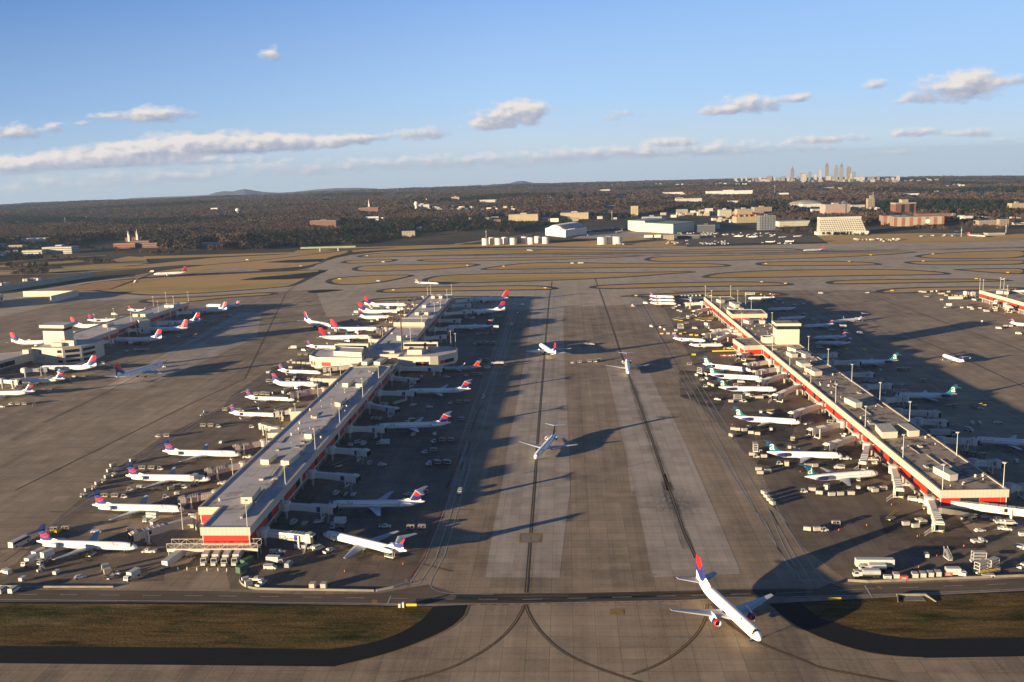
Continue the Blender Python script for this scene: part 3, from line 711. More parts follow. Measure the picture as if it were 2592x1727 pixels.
    for s_ in (1, -1):
        w = MB(); loft(w, [airfoil(tr, te, .1, tz, .05 * s_ if q['T'] else r * .4 * s_), airfoil(tr * .45, te - .62 * ts, .09, tz + (0 if q['T'] else .08 * ts), ts * s_)])
        w.build('tailplane', v['tail'], root)
    # engines
    for s_ in (1, -1):
        er, el_, ex, ey = q['er'], q['el'], q['ex'], q['ey']; ez = zc + r * .30 if q['rear'] else wz - er * .62 + .12
        e = MB().lathe([(ex - el_ * .55, er * .50, ez), (ex - el_ * .35, er * .78, ez), (ex, er * .98, ez), (ex + el_ * .28, er * 1.02, ez), (ex + el_ * .42, er * .95, ez), (ex + el_ * .45, er * .86, ez), (ex + el_ * .44, er * .78, ez), (ex + el_ * .30, er * .74, ez)], 16, ey * s_)
        if q['rear']: e.box(ex - el_ * .25, ex + el_ * .25, min(r * .8, ey) * s_ if s_ > 0 else ey * s_, ey * s_ if s_ > 0 else min(r * .8, ey) * s_, ez - .18, ez + .18)
        else: e.hexa([(ex - 1.2, (ey - .18) * s_, ez + er * .8), (ex + 1.9, (ey - .18) * s_, ez + er * .8), (ex + 1.9, (ey + .18) * s_, ez + er * .8), (ex - 1.2, (ey + .18) * s_, ez + er * .8)],
                     [(ex - 3.2, (ey - .18) * s_, ez + er * 1.7), (ex - .2, (ey - .18) * s_, ez + er * 1.7), (ex - .2, (ey + .18) * s_, ez + er * 1.7), (ex - 3.2, (ey + .18) * s_, ez + er * 1.7)])
        em = v['eng'] if q['rear'] or liv not in ('wave', 'flame', 'dark') else WHITE
        eo = e.build('engine', em, root, True)
        if not q['rear']:
            MB().lathe([(ex + el_ * .05, er * 1.045, ez), (ex + el_ * .31, er * 1.045, ez)], 16, ey * s_, caps=False).build('painted_band', NAVY, eo, True)
            MB().lathe([(ex + el_ * .312, er * 1.05, ez), (ex + el_ * .40, er * .995, ez), (ex + el_ * .455, er * .90, ez), (ex + el_ * .455, er * .80, ez)], 16, ey * s_, caps=False).build('intake_lip', REDP, eo, True)
        MB().lathe([(ex + el_ * .31, er * .2, ez), (ex + el_ * .32, er * .735, ez), (ex + el_ * .325, er * .735, ez)], 16, ey * s_).build('intake', HOLE, eo)
    # glazing, doors, lettering
    c = MB()
    for a0, a1 in ((.30, .62), (.66, 1.05), (1.09, 1.52), (1.62, 2.05), (2.09, 2.48), (2.52, 2.84)): skin_patch(c, pf, L * .5 - r * 1.65 + .18 * abs(a0 + a1 - math.pi), L * .5 - r * 1.08, a0, a1, 3, 2, .035)
    c.build('cockpit_windows', DARKG, root)
    for s_ in (1, -1):
        c = MB(); a = .18 if s_ > 0 else math.pi - .18; skin_patch(c, pf, -L * .27, L * .36, a - .10, a + .10, 24, 1, .03); c.build('window_row', PORT, root)
    for x in (L * .385, -L * .25):
        for s_ in (1, -1):
            a = .12 if s_ > 0 else math.pi - .12
            skin_patch(MB(), pf, 0, 1, 0, 1, 1, 1)
            d = MB(); skin_patch(d, pf, x - .42, x + .42, a - .48 , a + .48, 1, 4, .025); d.build('cabin_door', DOORM, root)
    if v['word']:
        sz = 1.5 * (r / 1.72)
        for s_ in (1, -1):
            c = MB(); xs = L * .335; side_text(c, pf, v['word'], sz, xs - (1.5 if v['tri'] and s_ > 0 else 0), zc + r * .30, s_); c.build('lettering', v['txt'], root)
            if v['tri']:
                xt = L * .335 - .6 if s_ > 0 else L * .335 - 5.0 * sz / 1.5 - 0.2; tri = []
                for k in ((-.55, 0), (.55, 0), (0, 1.1)):
                    rr, zz = rad_at(pf, xt + k[0]); zq = max(-.98, min(.98, (zc + r * .30 + k[1] * sz / 1.5 - zz) / rr)); tri.append((xt + k[0], s_ * (rr + .035) * math.cos(math.asin(zq)), zz + (rr + .035) * zq))
                MB().add(tri, [(0, 1, 2)]).build('emblem', v['txt'], root)
    # undercarriage
    for nm, gx, gy, wr in (('nose_gear', L * .37, 0, .36), ('main_gear', x0 - q['rc'] * .78, 2.5 if q['rear'] else 3.6, .52), ('main_gear', x0 - q['rc'] * .78, -2.5 if q['rear'] else -3.6, .52)):
        o = MB().tube((gx, gy, wr), (gx, gy, zc - r * .6), .13, .16, 8).tube((gx - .9, gy * .96, zc - r * .75), (gx, gy, wr + .5), .07, None, 6).build(nm, STEEL, root)
        for dx in ((0,) if nm == 'nose_gear' or q['rear'] else (-.55, .55)):
            for dy in (-.32, .32): MB().tube((gx + dx, gy + dy - .14, wr), (gx + dx, gy + dy + .14, wr), wr, None, 12).build('wheel', RUBBER, o)
    return root
PROTO = {}
def jet(kind, liv, p, az, label, group):
    key = (kind, liv)
    if key not in PROTO:
        o = make_jet(kind, liv); PROTO[key] = o
    else: o = copy_tree(PROTO[key])
    o.location = (p.x, p.y, LIFT); o.rotation_euler = (0, 0, R(90 - az))
    tag(o, label, 'airliner', group); return o
LIFT = .03
# row: id, survey, tail xy, nose xy, kind, livery, anchor (m middle, t tail, n nose)
JETS = '''BW A1 335 810 1262 850 md88 flame m|BW A1 848 475 1688 505 md88 flame m|BW A1 1145 205 1940 225 md88 flame m|BW A4 955 885 1655 905 md88 flame m
BW A4 1560 530 2045 550 crj9 wave m|BW A4 1700 385 2165 405 crj9 wave m|BW B1 165 438 548 448 j737 wave m|BW B1 190 320 595 340 crj9 wave m|BW B2 345 642 690 650 crj9 wave t
BW B2 470 560 945 555 j757 dark m|BW B2 578 480 1015 483 j757 dark m|BW B2 835 375 1075 375 j737 wave t|BW B2 828 322 1150 322 j757 wave t|BW B2 890 262 1265 260 j757 wave m
BE A3 1495 885 850 740 md88 wave m|BE A3 1725 445 900 460 md88 wave t|BE B1 1780 805 1165 830 md88 wave t|BE B1 1965 495 1440 510 md88 wave t|BE B1 2060 288 1720 300 crj9 redtail t
BE B2 2060 455 1700 465 md88 wave t|BE B2 2165 308 1780 325 j757 wave t|BE B2 2198 200 1800 210 j757 dark t
AE B3 325 1060 -20 1075 md88 wave t|AE B3 600 945 180 960 md88 wave t|AE B3 885 830 440 840 j757 wave t|AE B3 1485 575 1040 580 j757 wave m|AE B3 1740 480 1300 480 j757 dark m
AE B3 1835 415 1560 425 j757 wave t|AE B3 2080 310 1840 310 j757 wave t|AE B3 2210 268 2090 270 md88 wave t
AW B3 105 605 400 605 j757 wave t|AW B3 655 455 920 455 j757 wave t|AW B3 800 405 1100 400 md88 wave t|AW B3 1170 310 1370 312 crj9 wave t
CW B4 1075 0 0 0 x x m
CW C1 1095 1130 1675 1090 jet717 teal m|CW C1 735 905 1355 925 jet717 teal m|CW C1 420 575 978 615 jet717 teal m|CW B4 790 1025 1200 1035 jet717 teal t|CW B4 730 905 1165 935 jet717 teal m|CW B4 660 810 1080 860 jet717 teal m
CW B4 530 630 830 630 crj2 wave m|CW B4 360 570 690 590 crj2 wave m|CW B4 175 245 395 250 crj2 wave m|CW B4 170 215 385 220 crj2 wave m|CW B4 150 180 400 190 crj2 wave m
CE C2 2270 1068 1600 1030 jet717 teal n|CE C2 1465 590 1000 595 jet717 teal t|CE C2 880 255 480 265 jet717 teal t|CE B4 2010 610 1750 610 crj2 wave t|CE B4 1970 550 1750 560 crj2 wave t
CE B4 1850 440 1600 455 crj2 wave t|CE B4 1590 372 1430 385 crj2 wave t|CE B4 1500 290 1320 300 crj2 wave t|CE B4 1310 195 1160 200 crj2 wave t
DW E5 2180 660 2420 690 crj2 wave t'''
ORD = ['first', 'second', 'third', 'fourth', 'fifth', 'sixth', 'seventh', 'eighth', 'ninth', 'tenth', 'eleventh', 'twelfth', 'thirteenth', 'fourteenth', 'fifteenth', 'sixteenth', 'seventeenth', 'eighteenth', 'nineteenth', 'twentieth']
CONC = dict(A='tower-topped west concourse', B='grey-roofed concourse', C='brown-roofed concourse', D='far-off eastern concourse')
SIDE = dict(W='sunlit side', E='shaded side')
LOOK = dict(flame='white T-tail jet with red-streaked navy fin', wave='white jet with red-over-blue fin', dark='white jet with dark red fin', teal='white jet with teal fin bearing a white letter', redtail='white jet with plain red fin')
SPOTS = []          # (phrase, position, heading, length) of every aircraft, for naming what stands around it
cnt = {}
for item in JETS.replace('\n', '|').split('|'):
    rw, c, tx, ty, nx, ny, kind, liv, an = item.split()
    if kind == 'x': continue
    q = SPEC[kind]; A = g(c, float(tx), float(ty), q['zc'] + .3); B_p = g(c, float(nx), float(ny), q['zc'] - .2)
    d = B_p - A; d.z = 0; dn = d.normalized(); L = q['L']
    mid = (A + B_p) / 2 if an == 'm' else (A + dn * L / 2 if an == 't' else B_p - dn * L / 2)
    k = cnt[rw] = cnt.get(rw, 0) + 1
    where = f"{ORD[k - 1]} from the near end, {SIDE[rw[1]]} of {CONC[rw[0]]}"
    if rw == 'DW': where = 'nosed in at the far-off eastern concourse'
    jet(kind, liv, mid, az_of(dn), f"{LOOK[liv]}, {where}"[:140] if len(f"{LOOK[liv]} {where}".split()) <= 16 else f"{'white jet' if liv != 'teal' else 'teal-finned jet'} parked {where}", f"airliners parked along the {SIDE[rw[1]]} of the {CONC[rw[0]]}")
    SPOTS.append((f"{ORD[k - 1]} {SIDE[rw[1]].split()[0]} jet of the {CONC[rw[0]]}", mid, dn, L))
MOVERS = [('C4', 760, 530, 1565, 1290, 'j757', 'wave', 'large white twin-jet taxiing across the road, biggest aircraft in the picture', 'taxiing twin-jet'),
 ('E1', 500, 1085, 322, 1292, 'md88', 'wave', 'white T-tail jet taxiing towards the viewer along the pale lane', 'taxiing T-tail jet on the pale lane'),
 ('E1', 1052, 500, 1070, 615, 'md88', 'wave', 'white T-tail jet head-on, following the tyre-blackened line between the concourses', 'head-on taxiing jet'),
 ('E1', 485, 458, 375, 390, 'j757', 'wave', 'white jet taxiing away, exhaust shimmering, beside the crossing baggage train', 'departing jet on the pale lane'),
 ('B2', 325, 405, 580, 455, 'j757', 'wave', 'white jet pushed back onto the open ramp, nose towards the grey-roofed concourse', 'pushed-back jet'),
 ('B3', 1110, 920, 1455, 815, 'j767', 'wave', 'wide white jet seen from behind on the ramp below the control tower', 'wide jet below the tower'),
 ('B2', 1340, 55, 1560, 65, 'crj9', 'redtail', 'grey jet with all-red tail rolling along the taxiway beyond the concourses', 'red-tailed taxiing jet'),
 ('B4', 2120, 382, 1860, 415, 'crj9', 'wave', 'small white T-tail jet pushed back behind another on the brown-roofed concourse shaded ramp', 'pushed-back regional jet'),
 ('C2', 1500, 250, 1350, 205, 'crj2', 'wave', 'small white regional jet alone in sun on the ramp east of the brown-roofed concourse', 'lone regional jet on the east ramp'),
 ('E6', 1560, 236, 1340, 248, 'j757', 'dark', 'white jet with red fin rolling along the raised taxiway over the western field', 'jet on the western taxiway'),
 ('D3', 1010, 663, 895, 670, 'crj9', 'redtail', 'white jet running along the distant runway below the sloped hotel', 'jet on the distant runway'),
 ('B4', 545, 190, 540, 222, 'crj2', 'wave', 'small white jet nose-on to the viewer among the regional jets at the far ramp', 'nose-on regional jet'),
 ('E5', 2420, 270, 2120, 285, 'crj2', 'wave', 'white jet behind the tip of the far-off eastern concourse', 'jet behind the eastern concourse')]
for c, tx, ty, nx, ny, kind, liv, lab, ph in MOVERS:
    q = SPEC[kind]; A = g(c, tx, ty, q['zc'] + .3); B_p = g(c, nx, ny, q['zc'] - .2); d = B_p - A; d.z = 0; dn = d.normalized()
    jet(kind, liv, (A + B_p) / 2, az_of(dn), lab, 'aircraft moving on the ramp and taxiways'); SPOTS.append((ph, (A + B_p) / 2, dn, q['L']))
for c, tx, ty, nx, ny, kind, lab in [('D4', 1480, 285, 1325, 315, 'crj9', 'white airliner parked in front of the long cream hangar'), ('D3', 1910, 570, 1868, 583, 'crj9', 'white freighter on the far cargo apron beneath a thin mast'), ('D3', 2000, 580, 2070, 584, 'crj9', 'dark grey aircraft shape beside the far cargo freighter')]:
    A = gt(c, tx, ty); B_p = gt(c, nx, ny); d = B_p - A; d.z = 0; dn = d.normalized(); m_ = (A + B_p) / 2
    o = jet(kind, 'redtail' if 'dark' in lab else 'wave', m_, az_of(dn), lab, 'aircraft parked on the far side of the airfield'); o.location.z = terr(m_.x, m_.y) + .1
# ---------------------------------------------------------------- terminals
SV.update(T1=(0, 780, .13594), T2=(760, 800, .17842), T3=(1820, 740, .12744), T4=(0, 640, .12744))
def ribbed(name, col, rough=.6, period=1.2, amt=.12):
    m, nt, b = nmat(name); n = N(nt); v = n.coord('Object'); sp = n.new('ShaderNodeSeparateXYZ'); nt.links.new(v, sp.inputs[0])
    s_ = n.math('SINE', n.math('MULTIPLY', n.math('ADD', sp.outputs[0], sp.outputs[1]), 6.283 / period))
    f = n.math('ADD', n.math('MULTIPLY', s_, .35), n.noise(v, .25, 4))
    nt.links.new(n.ramp(f, [(.2, tuple(q * (1 - amt) for q in col)), (.8, tuple(min(1, q * (1 + amt)) for q in col))]), b.inputs['Base Color'])
    b.inputs['Roughness'].default_value = rough
    return m
def roofing(name, col, blot, s=.05, lo=.56, hi=.72, seam=12.0):
    m, nt, b = nmat(name); n = N(nt); v = n.coord('Object', rot=(0, 0, R(N_AZ)))
    a = n.noise(v, s, 6, .68, .6); k = n.noise(v, s * .3, 4, .6); f = n.noise(v, 1.2, 3, .7)
    c = n.mix(n.band(a, lo, hi), (*col, 1), (*blot, 1))
    c = n.mix(1.0, c, n.ramp(k, [(.3, (.80, .79, .80)), (.7, (1.15, 1.13, 1.12))]), 'MULTIPLY')
    c = n.mix(1.0, c, n.ramp(f, [(.3, (.88, .88, .88)), (.7, (1.12, 1.12, 1.12))]), 'MULTIPLY')
    br = n.new('ShaderNodeTexBrick'); nt.links.new(v, br.inputs['Vector']); br.inputs['Scale'].default_value = 1; br.inputs['Brick Width'].default_value = seam * 2; br.inputs['Row Height'].default_value = seam; br.inputs['Mortar Size'].default_value = .12
    br.inputs['Color1'].default_value = (1, 1, 1, 1); br.inputs['Color2'].default_value = (.93, .93, .94, 1); br.inputs['Mortar'].default_value = (.66, .66, .68, 1)
    c = n.mix(1.0, c, br.outputs[0], 'MULTIPLY')
    nt.links.new(c, b.inputs['Base Color']); b.inputs['Roughness'].default_value = .8
    return m
CREAM = ribbed('cream_cladding', (.47, .41, .325), .6, 1.6, .05); CREAM2 = plain('cream_render', (.52, .455, .36), .7, .06, .15)
REDPAN = ribbed('red_wall_panel', (.46, .024, .012), .5, 1.0, .10)
WINDK = plain('terminal_glass', (.018, .020, .026), .15, .3, .3)
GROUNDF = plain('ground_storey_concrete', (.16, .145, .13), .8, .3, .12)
ROOFB = roofing('pale_membrane_roof', (.56, .52, .49), (.24, .215, .195), .07, .565, .68)
ROOFC = roofing('gravel_roof', (.42, .335, .235), (.105, .082, .062), .16, .50, .575, 15)
UNITM = plain('rooftop_unit_cream', (.53, .47, .38), .6, .07, .4)
CONCW = plain('weathered_concrete', (.36, .33, .29), .8, .12, .3)
YEL = plain('safety_yellow', (.62, .42, .03), .5, .1, 1)
BLUEP = plain('blue_panel', (.03, .055, .20), .4, .1, 1)
POLE = plain('galvanised_pole', (.50, .48, .44), .5, .08, 1)
LAMPH = plain('lamp_housing', (.55, .53, .50), .5, .1, 2)
TUNB = ribbed('beige_tunnel_cladding', (.40, .355, .315), .6, .9, .22)
TUNW = ribbed('white_tunnel_cladding', (.56, .525, .47), .55, .9, .12)
GREEN = plain('green_container', (.03, .09, .05), .7, .2, .5)

class Building:
    def __init__(s, name, label, cat, o, group=None):
        s.o = Vector((o[0], o[1], terr(o[0], o[1]))); s.root = thing(name, label, cat, s.o, None, group)
    def L(s, poly): return [(p[0] - s.o.x, p[1] - s.o.y) for p in poly]
    def block(s, poly, z0, z1, wall, roof=None, lip=.45, wname='wall', rname='roof', parapet=True):
        q = s.L(poly); MB().prism(q, z0, z1, top=roof is None, bot=z0 > .5).build(wname, wall, s.root)
        if roof:
            if parapet: MB().ring(inset(q, -.05), .45, z1 - .05, z1 + lip).build('parapet', wall, s.root)
            b = MB(); sheet(b, inset(q, .3) if parapet else q, z1 + .03); return b.build(rname, roof, s.root)
    def storeys(s, poly, zr, roofm, edges, floor=4.3, fascia=3.1, col=True):
        "open-sided ground level, upper storey of red panels and glass, deep cream fascia"
        q = s.L(poly); n = len(q)
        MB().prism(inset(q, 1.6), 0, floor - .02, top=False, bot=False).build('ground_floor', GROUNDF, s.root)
        MB().prism(q, floor, zr - .2, top=False).build('wall', CREAM2, s.root)
        MB().ring(inset(q, -.55), .95, zr - fascia, zr + .4).build('fascia', CREAM, s.root)
        MB().ring(inset(q, -.5), .9, floor - .25, floor + .35).build('ledge', CREAM2, s.root)
        b = MB(); sheet(b, inset(q, .35), zr + .05); roof = b.build('roof', roofm, s.root)
        for i, pat in edges.items():
            A = Vector(q[i]); B_ = Vector(q[(i + 1) % n]); d = (B_ - A).normalized(); nn = Vector((d.y, -d.x)); ln = (B_ - A).length; u = .4; k = 0
            while u < ln - .8:
                w_, kind = pat[k % len(pat)]; k += 1; e = min(u + w_, ln - .4)
                if e - u > .5 and kind != '-':
                    p0 = A + d * u; p1 = A + d * (e - .15); o0 = nn * .07
                    MB().hexa([(p0.x, p0.y, floor + .4), (p1.x, p1.y, floor + .4), (p1.x, p1.y, zr - fascia - .02), (p0.x, p0.y, zr - fascia - .02)],
                              [(p0.x + o0.x, p0.y + o0.y, floor + .4), (p1.x + o0.x, p1.y + o0.y, floor + .4), (p1.x + o0.x, p1.y + o0.y, zr - fascia - .02), (p0.x + o0.x, p0.y + o0.y, zr - fascia - .02)]).build('red_panel' if kind == 'r' else 'window', REDPAN if kind == 'r' else WINDK, s.root)
                u = e
            if col and ln > 40:
                u = 6.0
                while u < ln:
                    p = A + d * u - nn * .6; MB().tube((p.x, p.y, 0), (p.x, p.y, floor), .38, None, 8).build('column', CONCW, s.root); u += 15
        return roof
    def unit(s, roof, c, zr, f0, f1, b0, h):
        "air-handling box read from the corners of its top: front left, front right, back left"
        P = [g(c, f0[0], f0[1], zr + h), g(c, f1[0], f1[1], zr + h), g(c, b0[0], b0[1], zr + h)]
        ex = P[1] - P[0]; ey = P[2] - P[0]
        ey = ey - ex * (ey.dot(ex) / ex.dot(ex)) * .6
        wl = ey.length
        if wl > 26: ey *= 26 / wl
        q = s.L([P[0], P[1], P[1] + ey, P[0] + ey])
        o = MB().prism(q, zr + .45, zr + h).prism(inset(q, -.12), zr + h - .18, zr + h + .02).build('rooftop_unit', UNITM, roof)
        MB().prism(inset(q, .35), zr, zr + .47).build('unit_curb', CONCW, roof)
    def window(s, a, b, z0, z1, m=None, off=.06, name='window'):
        A = Vector(s.L([a])[0]); B_ = Vector(s.L([b])[0]); d = (B_ - A).normalized(); nn = Vector((d.y, -d.x)) * off
        MB().hexa([(A.x, A.y, z0), (B_.x, B_.y, z0), (B_.x, B_.y, z1), (A.x, A.y, z1)], [(A.x + nn.x, A.y + nn.y, z0), (B_.x + nn.x, B_.y + nn.y, z0), (B_.x + nn.x, B_.y + nn.y, z1), (A.x + nn.x, A.y + nn.y, z1)]).build(name, m or WINDK, s.root)
def rect_between(a, b, c_): return [a, b, b + (c_ - a), c_]
def V2(x, y): return Vector((x, y, 0))
Z = 11.5
# ---- grey-roofed concourse
bl = lambda y: -131.4 + (y - 484.8) * .0671
brr = lambda y: -108.7 + (y - 381.3) * .0641
BB = Building('concourse', 'long concourse with pale grey roof and red wall panels, cross-wing at its middle', 'airport terminal', (-110, 700))
PATW = [(24, 'r'), (5, 'w'), (16, 'r'), (3, '-'), (20, 'r'), (7, 'w'), (4, '-')]
rB1 = BB.storeys([V2(-128.4, 382.6), V2(-108.7, 381.1), V2(brr(697), 697.2), V2(bl(699), 699.1), V2(bl(407), 407), V2(-127.2, 406.5)], Z, ROOFB, {0: [(30, 'r')], 1: PATW, 3: PATW, 4: [(12, 'r')]})
rlow = BB.storeys([V2(bl(700), 699.8), V2(brr(698), 697.9), V2(brr(741), 741), V2(bl(746), 746)], 8.6, ROOFC, {1: [(10, 'r'), (12, 'w')], 3: [(12, '-')]}, fascia=1.6, col=False)
rmid = BB.storeys([V2(bl(746.6), 746.6), V2(brr(741.6), 741.6), V2(brr(868), 867.5), V2(bl(873), 872.5)], Z, ROOFB, {1: PATW, 3: PATW})
rred = BB.storeys([V2(bl(873) + .3, 873), V2(brr(868) - .3, 868), V2(brr(893) - .3, 893), V2(bl(898) + .3, 898)], 15.5, ROOFB, {0: [(11, 'r'), (6, 'r'), (20, 'r')]}, floor=8.5, fascia=3.2, col=False)
rfar = BB.storeys([V2(bl(898.6), 898.6), V2(brr(893.6), 893.6), V2(-63.6, 1080), V2(-90.5, 1085.4)], Z, ROOFB, {1: PATW, 2: [(9, 'r'), (5, 'w')], 3: PATW})
# cross-wing
wl = [V2(-156.5, 748), V2(-150, 739.5), V2(bl(735) + 1, 731), V2(bl(746) + 1, 771), V2(-150, 774), V2(-156.5, 768)]
BB.block(wl, 3.6, Z, CREAM2, ROOFB)
MB().prism(BB.L(inset(wl, 2.0)), 0, 3.58, top=False, bot=False).build('ground_floor', GROUNDF, BB.root)
for u0, u1 in ((.20, .36), (.62, .76)):
    a, b_ = wl[0], wl[1]; BB.window(a.lerp(b_, u0), a.lerp(b_, u1 + .12), 5, 8, REDPAN, name='red_panel')
a, b_ = wl[1], wl[2]; BB.window(a.lerp(b_, .12), a.lerp(b_, .32), 5, 8, REDPAN, name='red_panel')
BB.block([V2(-137, 744.5), V2(-114.5, 736), V2(-115.2, 756), V2(-137.6, 764)], Z + .1, 14.8, CREAM2, ROOFB)
BB.window(V2(-121.5, 738.65), V2(-119.4, 737.85), 12.3, 14.2, CONCW); BB.window(V2(-118.6, 737.55), V2(-117.0, 736.95), 12.3, 14.2, CONCW)
cl = [V2(-140, 767), V2(-112.8, 761), V2(-112.2, 764.4), V2(-139.4, 770.4)]; BB.block(cl, Z + .1, 16.2, CREAM2, ROOFB); BB.window(cl[0].lerp(cl[1], .01), cl[0].lerp(cl[1], .955), 13.6, 15.7)
cr = [V2(-85.5, 765), V2(-58.3, 760.5), V2(-57.7, 764), V2(-85, 768.5)]; BB.block(cr, Z + .1, 16.2, CREAM2, ROOFB); BB.window(cr[0].lerp(cr[1], .015), cr[0].lerp(cr[1], .975), 13.6, 15.7)
wr = [V2(brr(731) - .5, 731.5), V2(-62, 729), V2(-56, 730.5), V2(-43.5, 744), V2(-42.8, 760), V2(-50, 769), V2(brr(770) - .5, 771)]
BB.block(wr, 3.6, Z, CREAM2, ROOFB); MB().prism(BB.L(inset(wr, 2.0)), 0, 3.58, top=False, bot=False).build('ground_floor', GROUNDF, BB.root)
BB.window(wr[0].lerp(wr[1], .55), wr[0].lerp(wr[1], .96), 5, 8); BB.window(wr[0].lerp(wr[1], .73), wr[0].lerp(wr[1], .79), 5, 8, REDPAN, .09, 'red_panel')
BB.window(wr[2].lerp(wr[3], .10), wr[2].lerp(wr[3], .36), 5.4, 8, REDPAN, name='red_panel'); BB.window(wr[2].lerp(wr[3], .37), wr[2].lerp(wr[3], .88), 5.4, 8)
BB.block([V2(-80.2, 741), V2(-69, 739), V2(-68, 752), V2(-79.3, 754)], Z + .1, 14.8, CREAM2, ROOFB)
MB().box(-100 + 110, -91 + 110, 748 - 700, 752 - 700, Z + .1, 13.4).build('rooftop_unit', UNITM, rmid)
for r_, c, zr, f0, f1, b0, h in [(rB1, 'A2', Z, (757, 395), (860, 393), (835, 292), 3.3), (rB1, 'B1', Z, (218, 1145), (293, 1148), (290, 1062), 2.9), (rB1, 'B1', Z, (32, 1135), (107, 1138), (90, 1070), 2.9), (rB1, 'B1', Z, (433, 900), (500, 903), (490, 838), 2.9),
    (rB1, 'B1', Z, (714, 610), (765, 612), (745, 560), 2.9), (rB1, 'B1', Z, (781, 435), (835, 437), (820, 395), 2.9), (rB1, 'B1', Z, (906, 440), (962, 441), (945, 393), 2.9), (rlow, 'B1', 8.6, (958, 238), (1010, 240), (995, 205), 2.9), (rlow, 'B1', 8.6, (1072, 238), (1128, 240), (1110, 200), 2.9),
    (rmid, 'B2', Z, (1173, 545), (1225, 547), (1195, 530), 4), (rfar, 'B2', Z, (1340, 330), (1375, 330), (1355, 315), 3), (rfar, 'B2', Z, (1427, 330), (1462, 330), (1440, 315), 3), (rfar, 'B2', Z, (1408, 262), (1440, 262), (1425, 250), 3), (rfar, 'B2', Z, (1490, 180), (1520, 180), (1500, 167), 3), (rfar, 'B2', Z, (1560, 180), (1590, 180), (1575, 165), 3)]:
    BB.unit(r_, c, zr, f0, f1, b0, h)
for c, x, y in [('A1', 2015, 420), ('B1', 385, 855), ('B1', 320, 905), ('B1', 590, 935), ('B1', 395, 800), ('B1', 825, 650), ('B1', 1070, 350), ('B1', 505, 745), ('B2', 960, 895), ('B1', 490, 680)]:
    p = g(c, x, y, Z + .5); q = p - BB.o; MB().tube((q.x, q.y, Z), (q.x, q.y, Z + 1.1), .5, .5, 8).tube((q.x, q.y, Z + 1.1), (q.x, q.y, Z + 1.5), .75, .4, 8).build('roof_vent', UNITM, rB1)
def clutter(bld, roof, f0, f1, y0, y1, n_, seed):
    r_ = random.Random(seed)
    for _ in range(n_):
        y = r_.uniform(y0, y1); x = r_.uniform(f0(y) + 3, f1(y) - 3); q = V2(x, y) - bld.o; k = r_.random()
        if k < .55: MB().tube((q.x, q.y, Z), (q.x, q.y, Z + r_.uniform(.5, 1.3)), r_.uniform(.18, .4), None, 8).build('vent_pipe', r_.choice((UNITM, CONCW, STEEL)), roof)
        elif k < .8: w_, l_ = r_.uniform(.6, 1.3), r_.uniform(.8, 2.0); MB().box(q.x - w_, q.x + w_, q.y - l_, q.y + l_, Z + .06, Z + r_.uniform(.5, 1.2)).build('roof_hatch', r_.choice((UNITM, CONCW, VENTG)), roof)
        else: l_ = r_.uniform(4, 11); MB().tube((q.x, q.y - l_, Z + .35), (q.x, q.y + l_, Z + .35), .16, None, 6).build('pipe_run', CONCW, roof)
VENTG = plain('grey_vent_metal', (.20, .20, .205), .6, .2, 1)
clutter(BB, rB1, bl, brr, 410, 690, 34, 4); clutter(BB, rmid, bl, brr, 750, 865, 12, 5); clutter(BB, rfar, bl, brr, 900, 1075, 16, 6)
# long duct along the shaded roof edge
b = MB(); 
for y in np.arange(392, 690, 18.0): b.box(brr(y) - 7.2 + 110, brr(y) - 6.2 + 110, y - 700, y + 17.6 - 700, Z + .1, Z + .9)
b.build('roof_duct', CONCW, rB1)
# dormer canopies over the bridge doors, sunlit side
for c, x, y in [('A4', 1990, 715), ('A4', 2190, 520), ('B1', 720, 400)]:
    p = g(c, x, y, 9); q = p - BB.o; MB().box(q.x - 4, q.x + 7, q.y - 4, q.y + 4, 4.4, 10.4).build('stair_block', CREAM2, BB.root)

# ---- brown-roofed concourse
cl_ = lambda y: 181.3 + (y - 402.6) * .0303
crr = lambda y: 209.2 + (y - 401.5) * .0285
CB = Building('concourse', 'long concourse with brown gravel roof, red band and square lookout block on top', 'airport terminal', (200, 700))
PATC = [(16, 'r'), (5, 'w'), (8, 'r'), (6, 'w'), (22, 'r'), (4, 'w')]
rC = CB.storeys([V2(181.3, 402.6), V2(209.2, 401.5), V2(crr(738), 738), V2(cl_(738), 738)], Z, ROOFC, {0: [(8, 'r'), (8, 'w'), (9, 'r')], 1: PATC, 3: PATC})
rC2 = CB.storeys([V2(cl_(738.8), 738.8), V2(crr(738.8), 738.8), V2(crr(1007), 1007), V2(cl_(1007), 1009)], Z, ROOFC, {1: PATC, 2: [(9, 'r'), (6, 'w')], 3: PATC})
rW = CB.storeys([V2(176.8, 738.5), V2(cl_(740) - .8, 739.6), V2(cl_(772) - .8, 772), V2(175.5, 769)], Z, ROOFC, {0: [(20, 'r')], 3: [(12, 'r'), (6, '-')]}, col=False)
CB.block([V2(201.8, 741), V2(218.6, 738.5), V2(219.6, 752), V2(202.6, 754.5)], Z + .1, 23.2, CREAM2, None, wname='lookout_wall')
for nm, i0, z0, z1, mt_ in (('lookout_glazing', .5, 23.2, 26.0, WINDK), ('lookout_cap', -.9, 26.0, 28.0, CREAM2)):
    MB().prism(CB.L(inset([V2(201.8, 741), V2(218.6, 738.5), V2(219.6, 752), V2(202.6, 754.5)], i0)), z0, z1).build(nm, mt_, CB.root)
b = MB(); sheet(b, CB.L([V2(201.2, 740.6), V2(219.2, 738), V2(220.2, 752.5), V2(202.1, 755)]), 28.05); b.build('lookout_roof', ROOFC, CB.root)
CB.block([V2(193.5, 748), V2(201.2, 747), V2(201.6, 756), V2(194, 757)], Z + .1, 15.6, CREAM2, ROOFC)
